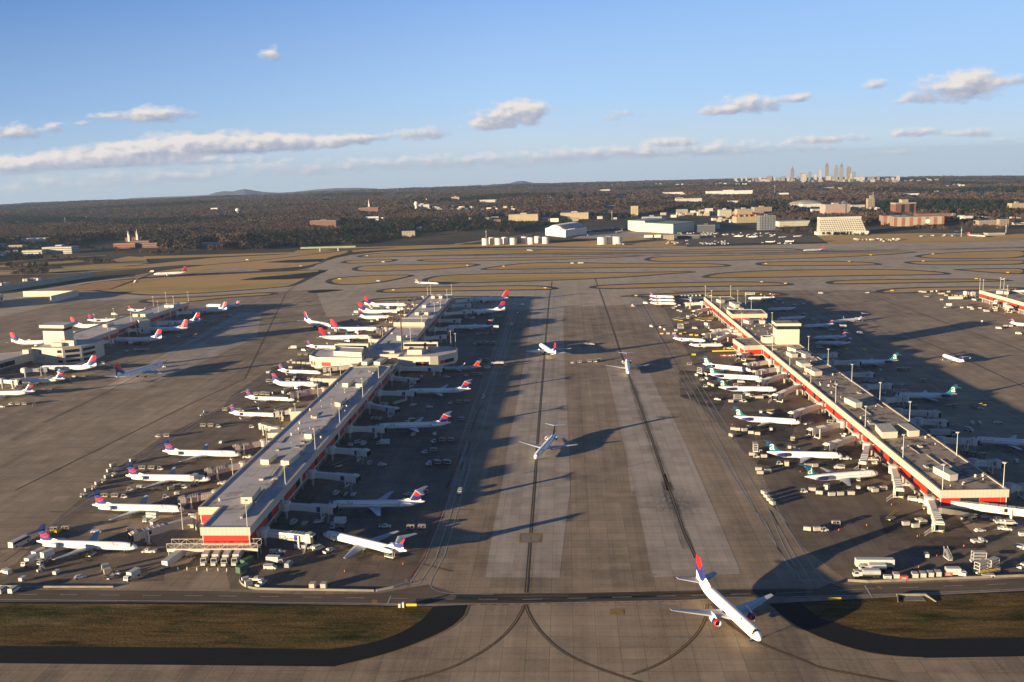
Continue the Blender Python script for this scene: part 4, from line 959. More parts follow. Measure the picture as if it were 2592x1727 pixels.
MB().hexa([(g('B4', 975, 697, 5) - CB.o), (g('B4', 1215, 690, 5) - CB.o), (g('B4', 1215, 690, 5) - CB.o) + Vector((0, 3, 0)), (g('B4', 975, 697, 5) - CB.o) + Vector((0, 3, 0))],
          [(g('B4', 1000, 680, 6) - CB.o), (g('B4', 1215, 632, 11) - CB.o), (g('B4', 1215, 632, 11) - CB.o) + Vector((0, 3, 0)), (g('B4', 1000, 680, 6) - CB.o) + Vector((0, 3, 0))]).build('stair_enclosure', CREAM2, CB.root)
rr = CB.storeys([V2(196.5, 866), V2(226, 863.5), V2(228, 888), V2(198, 895)], 15.6, ROOFC, {0: [(14, 'r'), (9, 'w'), (8, 'r')], 3: [(30, 'r')]}, floor=8.4, fascia=3.2, col=False)
MB().prism(CB.L([V2(208, 868), V2(224.5, 866.5), V2(226, 886), V2(210, 891)]), 0, 8.4, bot=False).build('ground_floor', GROUNDF, CB.root)
for r_, c, zr, f0, f1, b0, h in [(rC, 'C2', Z, (1390, 1383), (1470, 1373), (1262, 1292), 3.2), (rC, 'C2', Z, (985, 946), (1088, 940), (910, 872), 3.4), (rC, 'C2', Z, (718, 958), (872, 952), (728, 872), 3.6), (rC, 'C2', Z, (455, 667), (520, 660), (380, 608), 3.2), (rC, 'C2', Z, (45, 358), (122, 352), (-32, 312), 3.2),
    (rC, 'B4', Z, (1553, 800), (1635, 795), (1520, 770), 3), (rC, 'B4', Z, (1588, 715), (1640, 708), (1548, 675), 3), (rC, 'B4', Z, (1465, 712), (1520, 708), (1430, 685), 3), (rC2, 'B4', Z, (1500, 668), (1545, 660), (1455, 640), 3), (rC2, 'B4', Z, (1170, 405), (1220, 405), (1155, 393), 3), (rC2, 'B4', Z, (1072, 410), (1112, 405), (1045, 390), 3),
    (rC2, 'B4', Z, (945, 258), (985, 256), (918, 228), 4), (rC2, 'B4', Z, (900, 294), (940, 292), (877, 280), 3), (rC2, 'B4', Z, (990, 292), (1025, 290), (970, 277), 3), (rC2, 'B4', Z, (812, 221), (850, 218), (793, 205), 3), (rC2, 'B4', Z, (1395, 458), (1430, 456), (1330, 458), 2)]:
    CB.unit(r_, c, zr, f0, f1, b0, h)
for c, x, y in [('C2', 230, 385), ('C2', 105, 485), ('C2', 190, 495), ('C2', 215, 565), ('C2', 1148, 1010), ('C2', 1643, 1392), ('C2', 1717, 1387), ('C2', 1527, 1465), ('C2', 505, 815), ('B4', 1840, 900), ('B4', 1800, 1000), ('B4', 1100, 480), ('B4', 1215, 455), ('B4', 1085, 325)]:
    p = g(c, x, y, Z + .5); q = p - CB.o; MB().tube((q.x, q.y, Z), (q.x, q.y, Z + .9), .45, .45, 8).tube((q.x, q.y, Z + .9), (q.x, q.y, Z + 1.3), .7, .3, 8).build('roof_vent', UNITM, rC)

clutter(CB, rC, cl_, crr, 408, 735, 40, 7); clutter(CB, rC2, cl_, crr, 760, 1000, 22, 8)
# ---- tower-topped west concourse
AB = Building('concourse', 'concourse carrying the cream control tower, three-storey rounded wing beneath it', 'airport terminal', (-385, 850))
ar = lambda y: -366.4 + (y - 957.8) * .0966 
rA = AB.storeys([V2(ar(842) - 26, 846), V2(ar(842) + 6, 842), V2(ar(905) + 6, 905), V2(ar(906), 906), V2(-354.5, 1076.7), V2(-380.2, 1073.3)], Z, ROOFB, {1: PATW, 3: PATW, 4: [(9, 'r')], 5: PATW})
wing = [V2(-398, 806), V2(-370, 800), V2(-357, 806), V2(-350.5, 820), V2(-351.5, 838), V2(-400, 842)]
AB.block(wing, 0, 13.2, CREAM2, ROOFB)
for i, spans in ((1, ((.12, .88),)), (2, ((.1, .9),)), (0, ((.82, .97),))):
    for (u0, u1) in spans:
        for z0, z1 in ((1.2, 3.2), (5, 7.4), (9.3, 11.7)): AB.window(wing[i].lerp(wing[i + 1], u0), wing[i].lerp(wing[i + 1], u1), z0, z1)
AB.window(wing[0].lerp(wing[1], .80), wing[0].lerp(wing[1], .96), 5, 7.3, REDPAN, .09, 'red_panel'); AB.window(wing[0].lerp(wing[1], .24), wing[0].lerp(wing[1], .29), 8, 11, REDPAN, .09, 'red_panel'); AB.window(wing[0].lerp(wing[1], .15), wing[0].lerp(wing[1], .40), 3.5, 6, CONCW)
tw = [V2(-395.5, 823), V2(-375.5, 818), V2(-374, 832), V2(-394, 837)]
AB.block(tw, 13.3, 24.6, CREAM2, None, wname='tower_wall')
MB().prism(AB.L(inset(tw, .4)), 24.6, 27.4).build('tower_glazing', WINDK, AB.root); MB().prism(AB.L(inset(tw, -1.8)), 27.4, 29.9).build('tower_cap', CREAM2, AB.root)
b = MB(); sheet(b, AB.L(inset(tw, -1.4)), 29.95); b.build('tower_roof', ROOFB, AB.root)
AB.block([V2(-379, 814), V2(-365, 811), V2(-364.5, 815), V2(-378.5, 818)], 13.3, 17.6, CREAM2, None, wname='penthouse'); AB.block([V2(-384, 811), V2(-374.5, 809), V2(-374, 812.5), V2(-383.5, 814.5)], 13.3, 16.2, CREAM2, None, wname='penthouse')
rA2 = AB.storeys([V2(-432, 760), V2(-412, 752), V2(-396.5, 806), V2(-404, 812), V2(-432, 800)], 9.5, ROOFB, {1: [(3, '-'), (12, 'r'), (3, '-'), (16, 'w'), (30, '-')]}, floor=3.6, fascia=1.8, col=False)
AB.block([V2(-403, 800), V2(-397.5, 799), V2(-397, 804), V2(-402.5, 805)], 9.6, 13, CREAM2, None, wname='penthouse')
AB.block([V2(-414.5, 742), V2(-399, 739), V2(-397, 749), V2(-412.5, 752)], 0, 7.5, CREAM2, ROOFB)
for c, f0, f1, b0 in [('B3', (1505, 262), (1545, 262), (1530, 240)), ('B3', (1550, 262), (1590, 262), (1575, 240)), ('B3', (1215, 345), (1260, 345), (1300, 325)), ('B3', (1285, 345), (1330, 345), (1370, 325)), ('B3', (940, 440), (975, 440), (1010, 420))]: AB.unit(rA, c, Z, f0, f1, b0, 3)
AB.block(rect_between(g('B3', 1275, 420, 11.6), g('B3', 1370, 410, 11.6), g('B3', 1260, 405, 11.6)), 0, 12.6, CREAM2, None, wname='stair_block')
# ---- far-off eastern concourse
DB = Building('concourse', 'tip of a distant concourse with red panels at the edge of the ramp', 'airport terminal', (500, 900))
rD = DB.storeys([V2(478, 800), V2(505, 800), V2(508, 1003), V2(481, 1003)], Z, ROOFC, {3: PATC, 2: [(9, 'r')]})
for c, f0, f1, b0 in [('E5', (2020, 270), (2095, 275), (1985, 255)), ('E5', (2120, 280), (2170, 280), (2110, 265))]: DB.unit(rD, c, Z, f0, f1, b0, 3)
# ---- western terminal walls
Tb = Building('terminal_wall', 'tall cream screen wall turning a corner beside the western gates', 'wall', (-560, 1215))
P0, P1, P2 = g('B3', 215, 185, 0), g('B3', 718, 165, 2), g('B3', 470, 240, 0)
Tb.block([P0, P0 + V2(1, -1.2), P1 + V2(0, -1.5), P1 + V2(0, 0)], 0, 7, CREAM2, None); Tb.block([P1 + V2(-1.5, -1.5), P2 + V2(-1, 0), P2 + V2(.5, 0), P1 + V2(.3, -1.6)], 0, 8, CREAM2, None)
Tc = Building('terminal_building', 'low western terminal with red band at the picture edge behind the screen wall', 'airport terminal', (-640, 1180))
Tc.storeys([V2(-690, 1120), V2(-640, 1135), V2(-618, 1195), V2(-690, 1200)], 12, ROOFB, {1: [(10, 'r'), (5, '-')], 0: [(9, 'r'), (4, '-')]}, col=False)
Tw = Building('retaining_wall', 'long blue-grey retaining wall below the western road, in shade', 'wall', (-600, 1330))
q0, q1 = g('T4', -150, 800, 0), g('T4', 1860, 480, 0); Tw.block([q0, q1, q1 + V2(-1, 1.4), q0 + V2(-1, 1.4)], 0, 7.5, CONCW, None)

# ---- elevated catwalk and loading dock at the near end of the grey-roofed concourse
cw = thing('service_platform', 'open steel truss platform above the parked trucks, in front of the grey roof end wall', 'platform', (-123, 378, 0))
a0 = Vector((-141.8, 378.6, 0)) - cw.location; a1 = Vector((-104.5, 376.4, 0)) - cw.location; dd = (a1 - a0).normalized(); nn = Vector((-dd.y, dd.x, 0))
MB().hexa([a0 + UP * 3.9, a1 + UP * 3.9, a1 + nn * 5 + UP * 3.9, a0 + nn * 5 + UP * 3.9], [a0 + UP * 4.3, a1 + UP * 4.3, a1 + nn * 5 + UP * 4.3, a0 + nn * 5 + UP * 4.3]).build('deck', CONCW, cw)
MB().hexa([a0 - nn * .1 + UP * 3.2, a1 - nn * .1 + UP * 3.2, a1 + UP * 3.2, a0 + UP * 3.2], [a0 - nn * .1 + UP * 4.5, a1 - nn * .1 + UP * 4.5, a1 + UP * 4.5, a0 + UP * 4.5]).build('edge_beam', CREAM2, cw)
b = MB()
for k in (0, 5):
    b.tube(a0 + nn * k + UP * 6.6, a1 + nn * k + UP * 6.6, .12)
    for i in range(13):
        p = a0.lerp(a1, i / 12) + nn * k; b.tube(p + UP * 4.3, p + UP * 6.6, .08)
        if i < 12: p2 = a0.lerp(a1, (i + 1) / 12) + nn * k; b.tube(p + UP * (4.3 if i % 2 else 6.6), p2 + UP * (6.6 if i % 2 else 4.3), .07)
b.build('truss', CREAM2, cw)
for i in range(5):
    for k in (.5, 4.5): p = a0.lerp(a1, i / 4 * .98 + .01) + nn * k; MB().tube(p, p + UP * 3.9, .22).build('leg', CONCW, cw)

# ---------------------------------------------------------------- light masts
def mast(name, p, z0, h, label, group, heads=4):
    o = thing(name, label, 'light mast', (p.x, p.y, z0), None, group)
    MB().tube((0, 0, 0), (0, 0, h), .19, .11, 8).build('pole', POLE, o)
    b = MB().box(-.75, .75, -.08, .08, h - .15, h + .05).box(-.08, .08, -.6, .6, h - .15, h + .05)
    for k in range(4): b.box((-.9, .45, -.22, -.22)[k], (-.45, .9, .22, .22)[k], (-.25, -.25, -.75, .3)[k], (.25, .25, -.3, .75)[k], h + .05, h + .40)
    b.build('lamp_head', LAMPH, o); return o
def mast_row(spec, edge, dx, cname, side, z0=Z):
    lst = sorted(g(*q, z0).y for q in spec)
    for i, y in enumerate(lst):
        mast('light_mast', Vector((edge(y) + dx, y, 0)), z0 + .1, 11.2, f"light mast on the {side} edge of {cname}, {ORD[i]} from its near end", f"roof-edge masts, {side} side of the {cname}")
mast_row([('A1', 2283, 670), ('A2', 1175, 275), ('B1', 550, 1050), ('B1', 770, 795), ('B1', 955, 555), ('B1', 1105, 390), ('B2', 1305, 600), ('B2', 1427, 480), ('B2', 1530, 350), ('B2', 1590, 290), ('B2', 1640, 220), ('B2', 1685, 172)], brr, -.8, 'grey-roofed concourse', 'shaded')
mast_row([('A1', 1850, 690), ('A1', 2068, 258), ('B1', 55, 1050), ('B1', 330, 800), ('B1', 545, 605), ('B1', 730, 410), ('B2', 1000, 590), ('B2', 1190, 400), ('B2', 1410, 200), ('B2', 1466, 172)], bl, -.9, 'grey-roofed concourse', 'sunlit', 8)
mast_row([('C2', 1312, 1535), ('C2', 922, 1215), ('C2', 558, 910), ('C2', 262, 670), ('C2', 15, 470), ('B4', 1455, 820), ('B4', 1297, 690), ('B4', 1018, 460), ('B4', 820, 300), ('B4', 740, 235), ('B4', 667, 190)], cl_, .9, 'brown-roofed concourse', 'sunlit')
mast_row([('C2', 1955, 1515), ('C2', 1500, 1190), ('C2', 1075, 860), ('C2', 733, 655), ('C2', 447, 460), ('C2', 210, 295), ('B4', 1635, 690), ('B4', 1310, 455), ('B4', 1190, 320), ('B4', 1080, 285), ('B4', 983, 235), ('B4', 897, 190)], crr, -.9, 'brown-roofed concourse', 'shaded')
mast_row([('B3', 1020, 490), ('B3', 1245, 415), ('B3', 1445, 330), ('B3', 1625, 280), ('B3', 1725, 235)], ar, -1, 'tower-topped west concourse', 'shaded')
mast_row([('B3', 770, 460), ('B3', 1005, 400), ('B3', 1410, 280), ('B3', 1585, 240)], lambda y: ar(y) - 25, 0, 'tower-topped west concourse', 'sunlit')
mast_row([('E5', 1840, 260), ('E5', 1915, 270), ('E5', 2190, 350)], lambda y: 481, 1, 'far-off eastern concourse', 'sunlit'); mast_row([('E5', 2035, 245), ('E5', 2115, 255)], lambda y: 506, 0, 'far-off eastern concourse', 'shaded')
pm = g('B1', 1340, 285, 0); t_ = thing('lattice_mast', 'tall dark brown mast with round dishes near its top, rising before the cross-wing', 'antenna mast', (pm.x, pm.y, 0))
MB().tube((0, 0, 0), (0, 0, 47), .75, .5, 6).build('pole', plain('rusted_steel', (.07, .045, .03), .8, .2, 1), t_)
MB().tube((-1.2, -1.0, 45.5), (-1.2, -1.6, 45.5), 1.6, 1.5, 14).build('dish', LAMPH, t_); MB().tube((1.3, -1.0, 45.8), (1.3, -1.6, 45.8), 1.3, 1.2, 14).build('dish', LAMPH, t_)
MB().tube((-1.6, 0, 44), (-1.6, 0, 52), .12).build('whip_antenna', POLE, t_)
for i, (c, x, y, h) in enumerate([('T2', 2137, 385, 10), ('T2', 2207, 460, 12), ('C4', 0, 0, 0)]):
    if h: p = g(c, x, y, 8); mast('light_mast', p, 0, 8 + h, ('light mast standing on the ramp behind the cross-wing', 'light mast at the tip of the cross-wing')[i], 'ramp masts by the cross-wing')

# ---------------------------------------------------------------- jet bridges
def bridge(P, Q, label, group, skin_m, blue, link_to=None, z1=4.3, z2=3.3):
    d = Q - P; d.z = 0; ln = d.length; o = thing('jet_bridge', label, 'jet bridge', (P.x, P.y, 0), az_of(d), group)
    rt = MB().tube((0, 0, z1 - .3), (0, 0, z1 + 3.3), 2.3, 2.3, 14).tube((0, 0, z1 + 3.3), (0, 0, z1 + 3.7), 2.5, 1.2, 14); rt.build('rotunda', skin_m, o)
    MB().tube((0, 0, 0), (0, 0, z1 - .3), .65, .75, 10).build('rotunda_column', CONCW, o)
    if link_to is not None:
        v = (o.matrix_basis.inverted() @ Vector((link_to.x, link_to.y, 0))); v.z = 0; L2 = v.length
        if L2 > 2.5:
            e = v.normalized(); s_ = Vector((-e.y, e.x, 0)) * 1.35
            MB().hexa([s_ + UP * z1, -s_ + UP * z1, v - s_ + UP * z1, v + s_ + UP * z1], [s_ + UP * (z1 + 3), -s_ + UP * (z1 + 3), v - s_ + UP * (z1 + 3), v + s_ + UP * (z1 + 3)]).build('walkway', skin_m, o)
    zf = lambda x: z1 + (z2 - z1) * x / ln
    def tun(x0, x1, w, h, lift=0.0):
        a = [(x0, -w, zf(x0) + lift), (x1, -w, zf(x1) + lift), (x1, w, zf(x1) + lift), (x0, w, zf(x0) + lift)]
        return MB().hexa(a, [(p[0], p[1], p[2] + h) for p in a])
    ca = ln - 3.2; mid = ln * .5
    tun(1.6, mid + 1, 1.3, 2.7, .15).build('inner_tunnel', skin_m, o)
    ot = tun(mid, ca, 1.55, 3.1)
    for k in range(1, 5):
        x = mid + (ca - mid) * k / 5; a = tun(x - .12, x + .12, 1.62, 3.2); ot.add(a.v, a.f)
    ot = ot.build('outer_tunnel', skin_m, o)
    if blue:
        x = mid + (ca - mid) * .4
        for s_ in (-1, 1): MB().box(x, x + 2.2, min(1.6 * s_, 1.68 * s_), max(1.6 * s_, 1.68 * s_), zf(x) + .25, zf(x) + 2.6).build('blue_panel', BLUEP, ot)
    else:
        x = mid + (ca - mid) * .55
        for s_ in (-1, 1): MB().box(x, x + 1.3, min(1.6 * s_, 1.66 * s_), max(1.6 * s_, 1.66 * s_), zf(x) + .9, zf(x) + 2.5).build('tunnel_window', WINDK, ot)
    cb = MB().box(ca + .1, ln - .5, -1.9, 1.9, z2 - .2, z2 + 3.25).box(ca + .4, ln - 1.0, -1.5, 1.5, z2 + 3.25, z2 + 3.6); cb.box(ln - .5, ln + .4, -1.7, 1.7, z2 + 2.6, z2 + 3.1)
    cbo = cb.build('cab', skin_m, o)
    MB().box(ln - .5, ln - .42, -1.5, 1.5, z2 + .1, z2 + 2.5).build('cab_opening', RUBBER, cbo)
    for y0 in (-1.75, 1.55): MB().hexa([(ln - .48, y0, z2 - .1), (ln + .7, y0, z2 - .1), (ln + .7, y0 + .2, z2 - .1), (ln - .48, y0 + .2, z2 - .1)], [(ln - .48, y0, z2 + 2.6), (ln + .7, y0, z2 + 2.6), (ln + .7, y0 + .2, z2 + 2.6), (ln - .48, y0 + .2, z2 + 2.6)]).build('cab_bellows', RUBBER, cbo)
    x = ca - ln * .12
    lg = MB().box(x - .3, x + .3, -2.1, -1.7, .9, zf(x) + 2.6).box(x - .3, x + .3, 1.7, 2.1, .9, zf(x) + 2.6).box(x - .35, x + .35, -2.3, 2.3, zf(x) - .7, zf(x) - .2).box(x - .5, x + .5, -1.9, 1.9, .55, 1.0).build('lift_columns', TUNW, o)
    MB().box(x - 1.0, x + 1.0, -2.2, -1.9, .35, .65).box(x - 1.0, x + 1.0, 1.9, 2.2, .35, .65).build('bogie_bumper', YEL, lg)
    for s_ in (-1, 1): MB().tube((x, s_ * 1.0, .5), (x, s_ * 1.5, .5), .5, .5, 10).build('wheel', RUBBER, lg)
    st = MB()
    for k in range(8): st.box(ca + .6 + k * .02, ca + 1.5, -2.0 - .42 * (k + 1), -2.0 - .42 * k, z2 - .1 - (k + 1) * (z2 - .2) / 8.2, z2 + .05 - (k + 1) * (z2 - .2) / 8.2)
    st.tube((ca + .6, -2, z2 + 1), (ca + .6, -5.4, 1.1), .05, .05, 4).tube((ca + 1.5, -2, z2 + 1), (ca + 1.5, -5.4, 1.1), .05, .05, 4); st.build('stairs', STEEL, o)
    return o
BRG = '''BW A1 1800 600 1200 755|BW A1 1990 375 1640 425|BW A1 2235 110 1885 165|BW A4 1880 810 1600 850|BW A4 2010 690 1850 640|BW A4 2140 520 1990 530|BW A4 2340 325 2110 365|BW B1 620 505 290 550|BW B1 700 415 500 405|BW B1 880 290 600 310
BW B2 1080 490 990 500|BW B2 1010 600 930 580|BW B2 1215 365 1080 390|BW B2 1290 310 1190 325|BW B2 1330 270 1250 280|BW B2 1420 200 1290 215
BE A3 215 730 700 765|BE A3 345 490 900 500|BE A3 640 195 1110 220|BE B1 650 1060 1025 1070|BE B1 800 865 1180 855|BE B1 1000 645 1290 685|BE B1 1090 535 1450 525|BE B1 1200 395 1480 415|BE B1 1265 310 1710 305
BE B2 1520 490 1700 480|BE B2 1540 410 1770 405|BE B2 1600 350 1860 320|BE B2 1680 275 1860 265|BE B2 1710 235 1870 208|BE B2 1400 575 1630 550
CW C1 1255 470 915 550|CW C1 1455 640 1090 705|CW C1 1585 760 1240 845|CW C1 1640 850 1580 1020|CW C1 1915 1060 1925 1270|CW C1 1030 290 770 385|CW C1 900 185 620 255|CW C1 830 130 570 165|CW C1 740 65 490 95|CW C3 1650 440 1565 670|CW C3 2110 420 2420 540
CW B4 1190 690 980 730|CW B4 900 510 650 545|CW B4 960 490 720 505|CW B4 650 250 480 255|CW B4 700 300 560 330|CW B4 880 540 760 590
CE C2 1300 1050 1660 1050|CE C2 880 765 1280 775|CE C2 1080 860 1360 865|CE C2 740 655 970 620|CE C2 560 520 800 495|CE C2 390 395 625 385|CE C2 230 275 490 265|CE C2 1620 1275 1890 1265|CE C2 1975 1520 2120 1510|CE B4 1720 740 1870 715
AE B3 110 870 440 850|AE B3 20 965 180 968|AE B3 880 610 1040 590|AE B3 1150 500 1300 490|AE B3 1440 440 1600 425|AE B3 1620 340 1840 325
DW E5 2110 410 2000 440|DW E5 1800 300 1760 300|DW E5 2300 440 2200 490'''
cnt = {}
for item in BRG.replace('\n', '|').split('|'):
    rw, c, x0, y0, x1, y1 = item.split(); P, Q = g(c, float(x0), float(y0), 5.2), g(c, float(x1), float(y1), 5.0); P.z = Q.z = 0
    k = cnt[rw] = cnt.get(rw, 0) + 1
    cn = CONC[rw[0]]; edge = {'BW': bl, 'BE': brr, 'CW': cl_, 'CE': crr, 'AE': ar, 'DW': lambda y: 480}[rw]
    sg = -1 if rw[1] == 'W' else 1; ex = edge(P.y) + (0 if rw[0] != 'A' or P.y > 905 else 6)
    if (P.x - ex) * sg < 2.6: P.x = ex + sg * 2.9
    if (Q - P).length < 11: Q = P + (Q - P).normalized() * 11
    BRG_L = f"jet bridge on the {SIDE[rw[1]]} of the {cn}"
    globals().setdefault('BRGS', []).append((rw, P, Q, cn, ex))
for rw in dict.fromkeys(b_[0] for b_ in BRGS):
    rows = sorted((b_ for b_ in BRGS if b_[0] == rw), key=lambda b_: b_[1].y)
    for i, (_, P, Q, cn, ex) in enumerate(rows):
        col = {'B': 'beige' if rw[1] == 'W' else 'pale blue-panelled', 'C': 'white', 'A': 'pale', 'D': 'cream'}[rw[0]]
        bridge(P, Q, f"{col} jet bridge, {ORD[i]} from the near end, {SIDE[rw[1]]} of {cn}", f"jet bridges on the {SIDE[rw[1]]} of the {cn}", TUNB if rw[0] in 'BA' and rw[1] == 'W' else TUNW, rw in ('BE', 'AE'), V2(ex, P.y))
# ---------------------------------------------------------------- ramp vehicles (local +x is forward)
VW = plain('vehicle_white', (.50, .48, .44), .45, .06, .7)
VC = plain('cart_aluminium', (.42, .385, .32), .55, .12, .8)
VG = plain('vehicle_grey', (.30, .31, .32), .45, .1, .7)
VD = plain('dark_chassis', (.035, .034, .034), .7, .2, 1)
VR = plain('faded_red', (.50, .07, .03), .5, .12, .7)
VO = plain('cone_orange', (.75, .13, .02), .5, .08, 1)
GLS = plain('vehicle_glass', (.025, .03, .038), .15, .1, 1)
LGT = plain('lamp_lens', (.65, .62, .52), .2, .05, 1)
SILV = plain('tank_aluminium', (.60, .59, .58), .35, .1, .5, metal=.4)
BAGS = plain('stacked_bags', (.10, .06, .05), .8, .5, 2.5)
VPROTO = {}
def wheels(root, xs, y, r, w=.25):
    for x in xs:
        for s_ in (-1, 1): MB().tube((x, s_ * y - w / 2, r), (x, s_ * y + w / 2, r), r, r, 10).build('wheel', RUBBER, root)
def v_root(nm):
    o = bpy.data.objects.new(nm, None); COL.objects.link(o); return o
def glass(root, spec, name='windscreen'):
    b = MB()
    for a, c in [spec]: b.hexa(a, c)
    b.build(name, GLS, root)
def pane(root, name, q, n_, t=.03):
    n_ = Vector(n_) * t; MB().hexa(q, [tuple(Vector(p) + n_) for p in q]).build(name, GLS, root)
def cabshape(root, x0, x1, w, z0, z1, m, rake=.5, name='cab'):
    "driver's cab with a raked screen at x1"
    b = MB().hexa([(x0, -w, z0), (x1, -w, z0), (x1, w, z0), (x0, w, z0)], [(x0, -w * .94, z1), (x1 - rake, -w * .94, z1), (x1 - rake, w * .94, z1), (x0, w * .94, z1)])
    o = b.build(name, m, root); h = z1 - z0; f = lambda t: x1 - rake * t
    pane(o, 'windscreen', [(f(.45), -w * .86, z0 + .45 * h), (f(.45), w * .86, z0 + .45 * h), (f(.93), w * .82, z0 + .93 * h), (f(.93), -w * .82, z0 + .93 * h)], (1, 0, .4))
    for s_ in (-1, 1): pane(o, 'side_window', [(x0 + .2, s_ * w * .972, z0 + .48 * h), (f(.5) - .2, s_ * w * .972, z0 + .48 * h), (f(.9) - .2, s_ * w * .95, z0 + .9 * h), (x0 + .2, s_ * w * .95, z0 + .9 * h)], (0, s_, 0), .035)
    return o
def lamps(root, x, w, z):
    for s_ in (-1, 1): MB().box(x, x + .05, s_ * w - .15, s_ * w + .15, z - .1, z + .1).build('headlight', LGT, root)
def mk_tug():
    o = v_root('baggage_tug'); MB().box(-1.5, 1.5, -.7, .7, .35, .85).box(.2, 1.45, -.6, .6, .85, 1.15).build('body', VW, o)
    MB().box(-.9, -.4, -.5, .5, .85, 1.05).box(-1.0, -.85, -.5, .5, 1.05, 1.55).build('seat', VD, o)
    b = MB().box(-1.2, .35, -.68, .68, 1.95, 2.03)
    for x in (-1.15, .3):
        for s_ in (-1, 1): b.box(x - .04, x + .04, s_ * .62 - .04, s_ * .62 + .04, .85, 1.95)
    b.build('canopy', VW, o); wheels(o, (-.95, 1.0), .62, .36); lamps(o, 1.5, .45, .7); return o
def mk_cart(m=None, nm='baggage_cart', load=True):
    o = v_root(nm); m = m or VC
    MB().box(-1.6, 1.6, -.8, .8, .5, .65).box(1.6, 2.5, -.05, .05, .5, .6).build('chassis', VD, o)
    b = MB().box(-1.6, -1.5, -.8, .8, .65, 2.15).box(1.5, 1.6, -.8, .8, .65, 2.15).box(-1.65, 1.65, -.86, .86, 2.15, 2.25)
    for x in (-.05,): b.box(x, x + .1, -.8, -.72, .65, 2.15).box(x, x + .1, .72, .8, .65, 2.15)
    b.box(-1.6, 1.6, -.82, -.76, .65, .95).box(-1.6, 1.6, .76, .82, .65, .95); b.build('canopy', m, o)
    MB().box(-1.4, -.1, -.65, .65, .66, 1.7).box(.1, 1.4, -.65, .6, .66, 1.35).build('luggage', BAGS, o)
    wheels(o, (-1.05, 1.05), .62, .27, .18); return o
def mk_box_cart():
    o = v_root('container_dolly'); MB().box(-1.7, 1.7, -.85, .85, .45, .6).box(1.7, 2.4, -.05, .05, .5, .58).build('chassis', VD, o)
    MB().hexa([(-1.5, -.6, .62), (1.5, -.6, .62), (1.5, .75, .62), (-1.5, .75, .62)], [(-1.5, -.75, 2.2), (1.5, -.75, 2.2), (1.5, .75, 2.2), (-1.5, .75, 2.2)]).build('container', VC, o)
    wheels(o, (-1.1, 1.1), .62, .25, .18); return o
def mk_van(m=None, nm='van'):
    o = v_root(nm); m = m or VW
    MB().hexa([(-2.5, -.95, .4), (2.5, -.95, .4), (2.5, .95, .4), (-2.5, .95, .4)], [(-2.5, -.95, 1.2), (2.35, -.92, 1.15), (2.35, .92, 1.15), (-2.5, .95, 1.2)]).build('body', m, o)
    cabshape(o, -2.5, 1.75, .93, 1.18, 2.15, m, .75, 'upper_body'); wheels(o, (-1.6, 1.6), .85, .36); lamps(o, 2.42, .65, .85); return o
def mk_car():
    o = v_root('car'); MB().hexa([(-2.2, -.88, .35), (2.2, -.88, .35), (2.2, .88, .35), (-2.2, .88, .35)], [(-2.2, -.85, .95), (2.1, -.82, .88), (2.1, .82, .88), (-2.2, .85, .95)]).build('body', VW, o)
    cabshape(o, -1.6, 1.0, .78, .93, 1.48, VW, .75, 'cabin'); wheels(o, (-1.35, 1.35), .8, .33); lamps(o, 2.15, .6, .7); return o
def mk_pickup():
    o = v_root('pickup_truck'); b = MB().box(-2.7, 2.6, -.95, .95, .5, .95).box(1.0, 2.55, -.9, .9, .95, 1.2)
    b.box(-2.7, -.7, -.95, -.85, .95, 1.4).box(-2.7, -.7, .85, .95, .95, 1.4).box(-2.7, -2.6, -.85, .85, .95, 1.4); b.build('body', VW, o)
    cabshape(o, -.7, 1.1, .88, .95, 1.85, VW, .5); MB().box(-2.5, -.9, -.8, .8, .96, 1.2).build('load', BAGS, o); wheels(o, (-1.7, 1.7), .85, .4); lamps(o, 2.6, .65, .85); return o
def mk_boxtruck(h=3.3, ln=5.2, nm='box_truck', lift=0):
    o = v_root(nm); x0 = -ln / 2 - .6
    MB().box(x0, ln / 2 + 1.4, -.5, .5, .55, .85).build('chassis', VD, o)
    cabshape(o, ln / 2 - .5, ln / 2 + 1.4, 1.05, .7, 2.25, VW, .35)
    bx = MB().box(x0, ln / 2 - .7, -1.2, 1.2, .95 + lift, h + lift).build('cargo_box', VW, o); MB().box(x0 - .04, x0, -1.0, 1.0, 1.05 + lift, h - .2 + lift).build('rear_door', VG, bx)
    if lift:
        sc = MB()
        for s_ in (-.9, .9): sc.tube((x0 + .4, s_, .9), (ln / 2 - 1.2, s_, .95 + lift), .1, .1, 5).tube((x0 + .4, s_, .95 + lift), (ln / 2 - 1.2, s_, .9), .1, .1, 5)
        sc.build('scissor_lift', STEEL, o); MB().box(ln / 2 - .7, ln / 2 + 1.3, -1.1, 1.1, .95 + lift, 1.05 + lift).build('front_platform', VG, bx)
    wheels(o, (x0 + 1.0, ln / 2 + .5), 1.0, .48, .3); lamps(o, ln / 2 + 1.42, .75, 1.0); return o
def mk_belt(m=None, nm='belt_loader'):
    o = v_root(nm); MB().box(-2.2, 2.2, -.9, .9, .45, 1.0).build('chassis', m or VW, o); MB().box(-1.9, -1.1, .2, .85, 1.0, 1.6).build('seat', VD, o)
    bl_ = MB().hexa([(-3.6, -.45, .9), (4.0, -.45, 2.6), (4.0, .45, 2.6), (-3.6, .45, .9)], [(-3.6, -.45, 1.15), (4.0, -.45, 2.85), (4.0, .45, 2.85), (-3.6, .45, 1.15)]).build('conveyor', VD, o)
    MB().tube((-3.5, -.5, 1.5), (4, -.5, 3.3), .05).tube((-3.5, .5, 1.5), (4, .5, 3.3), .05).build('handrail', YEL if m is not YEL else VW, bl_); wheels(o, (-1.5, 1.5), .8, .38); return o
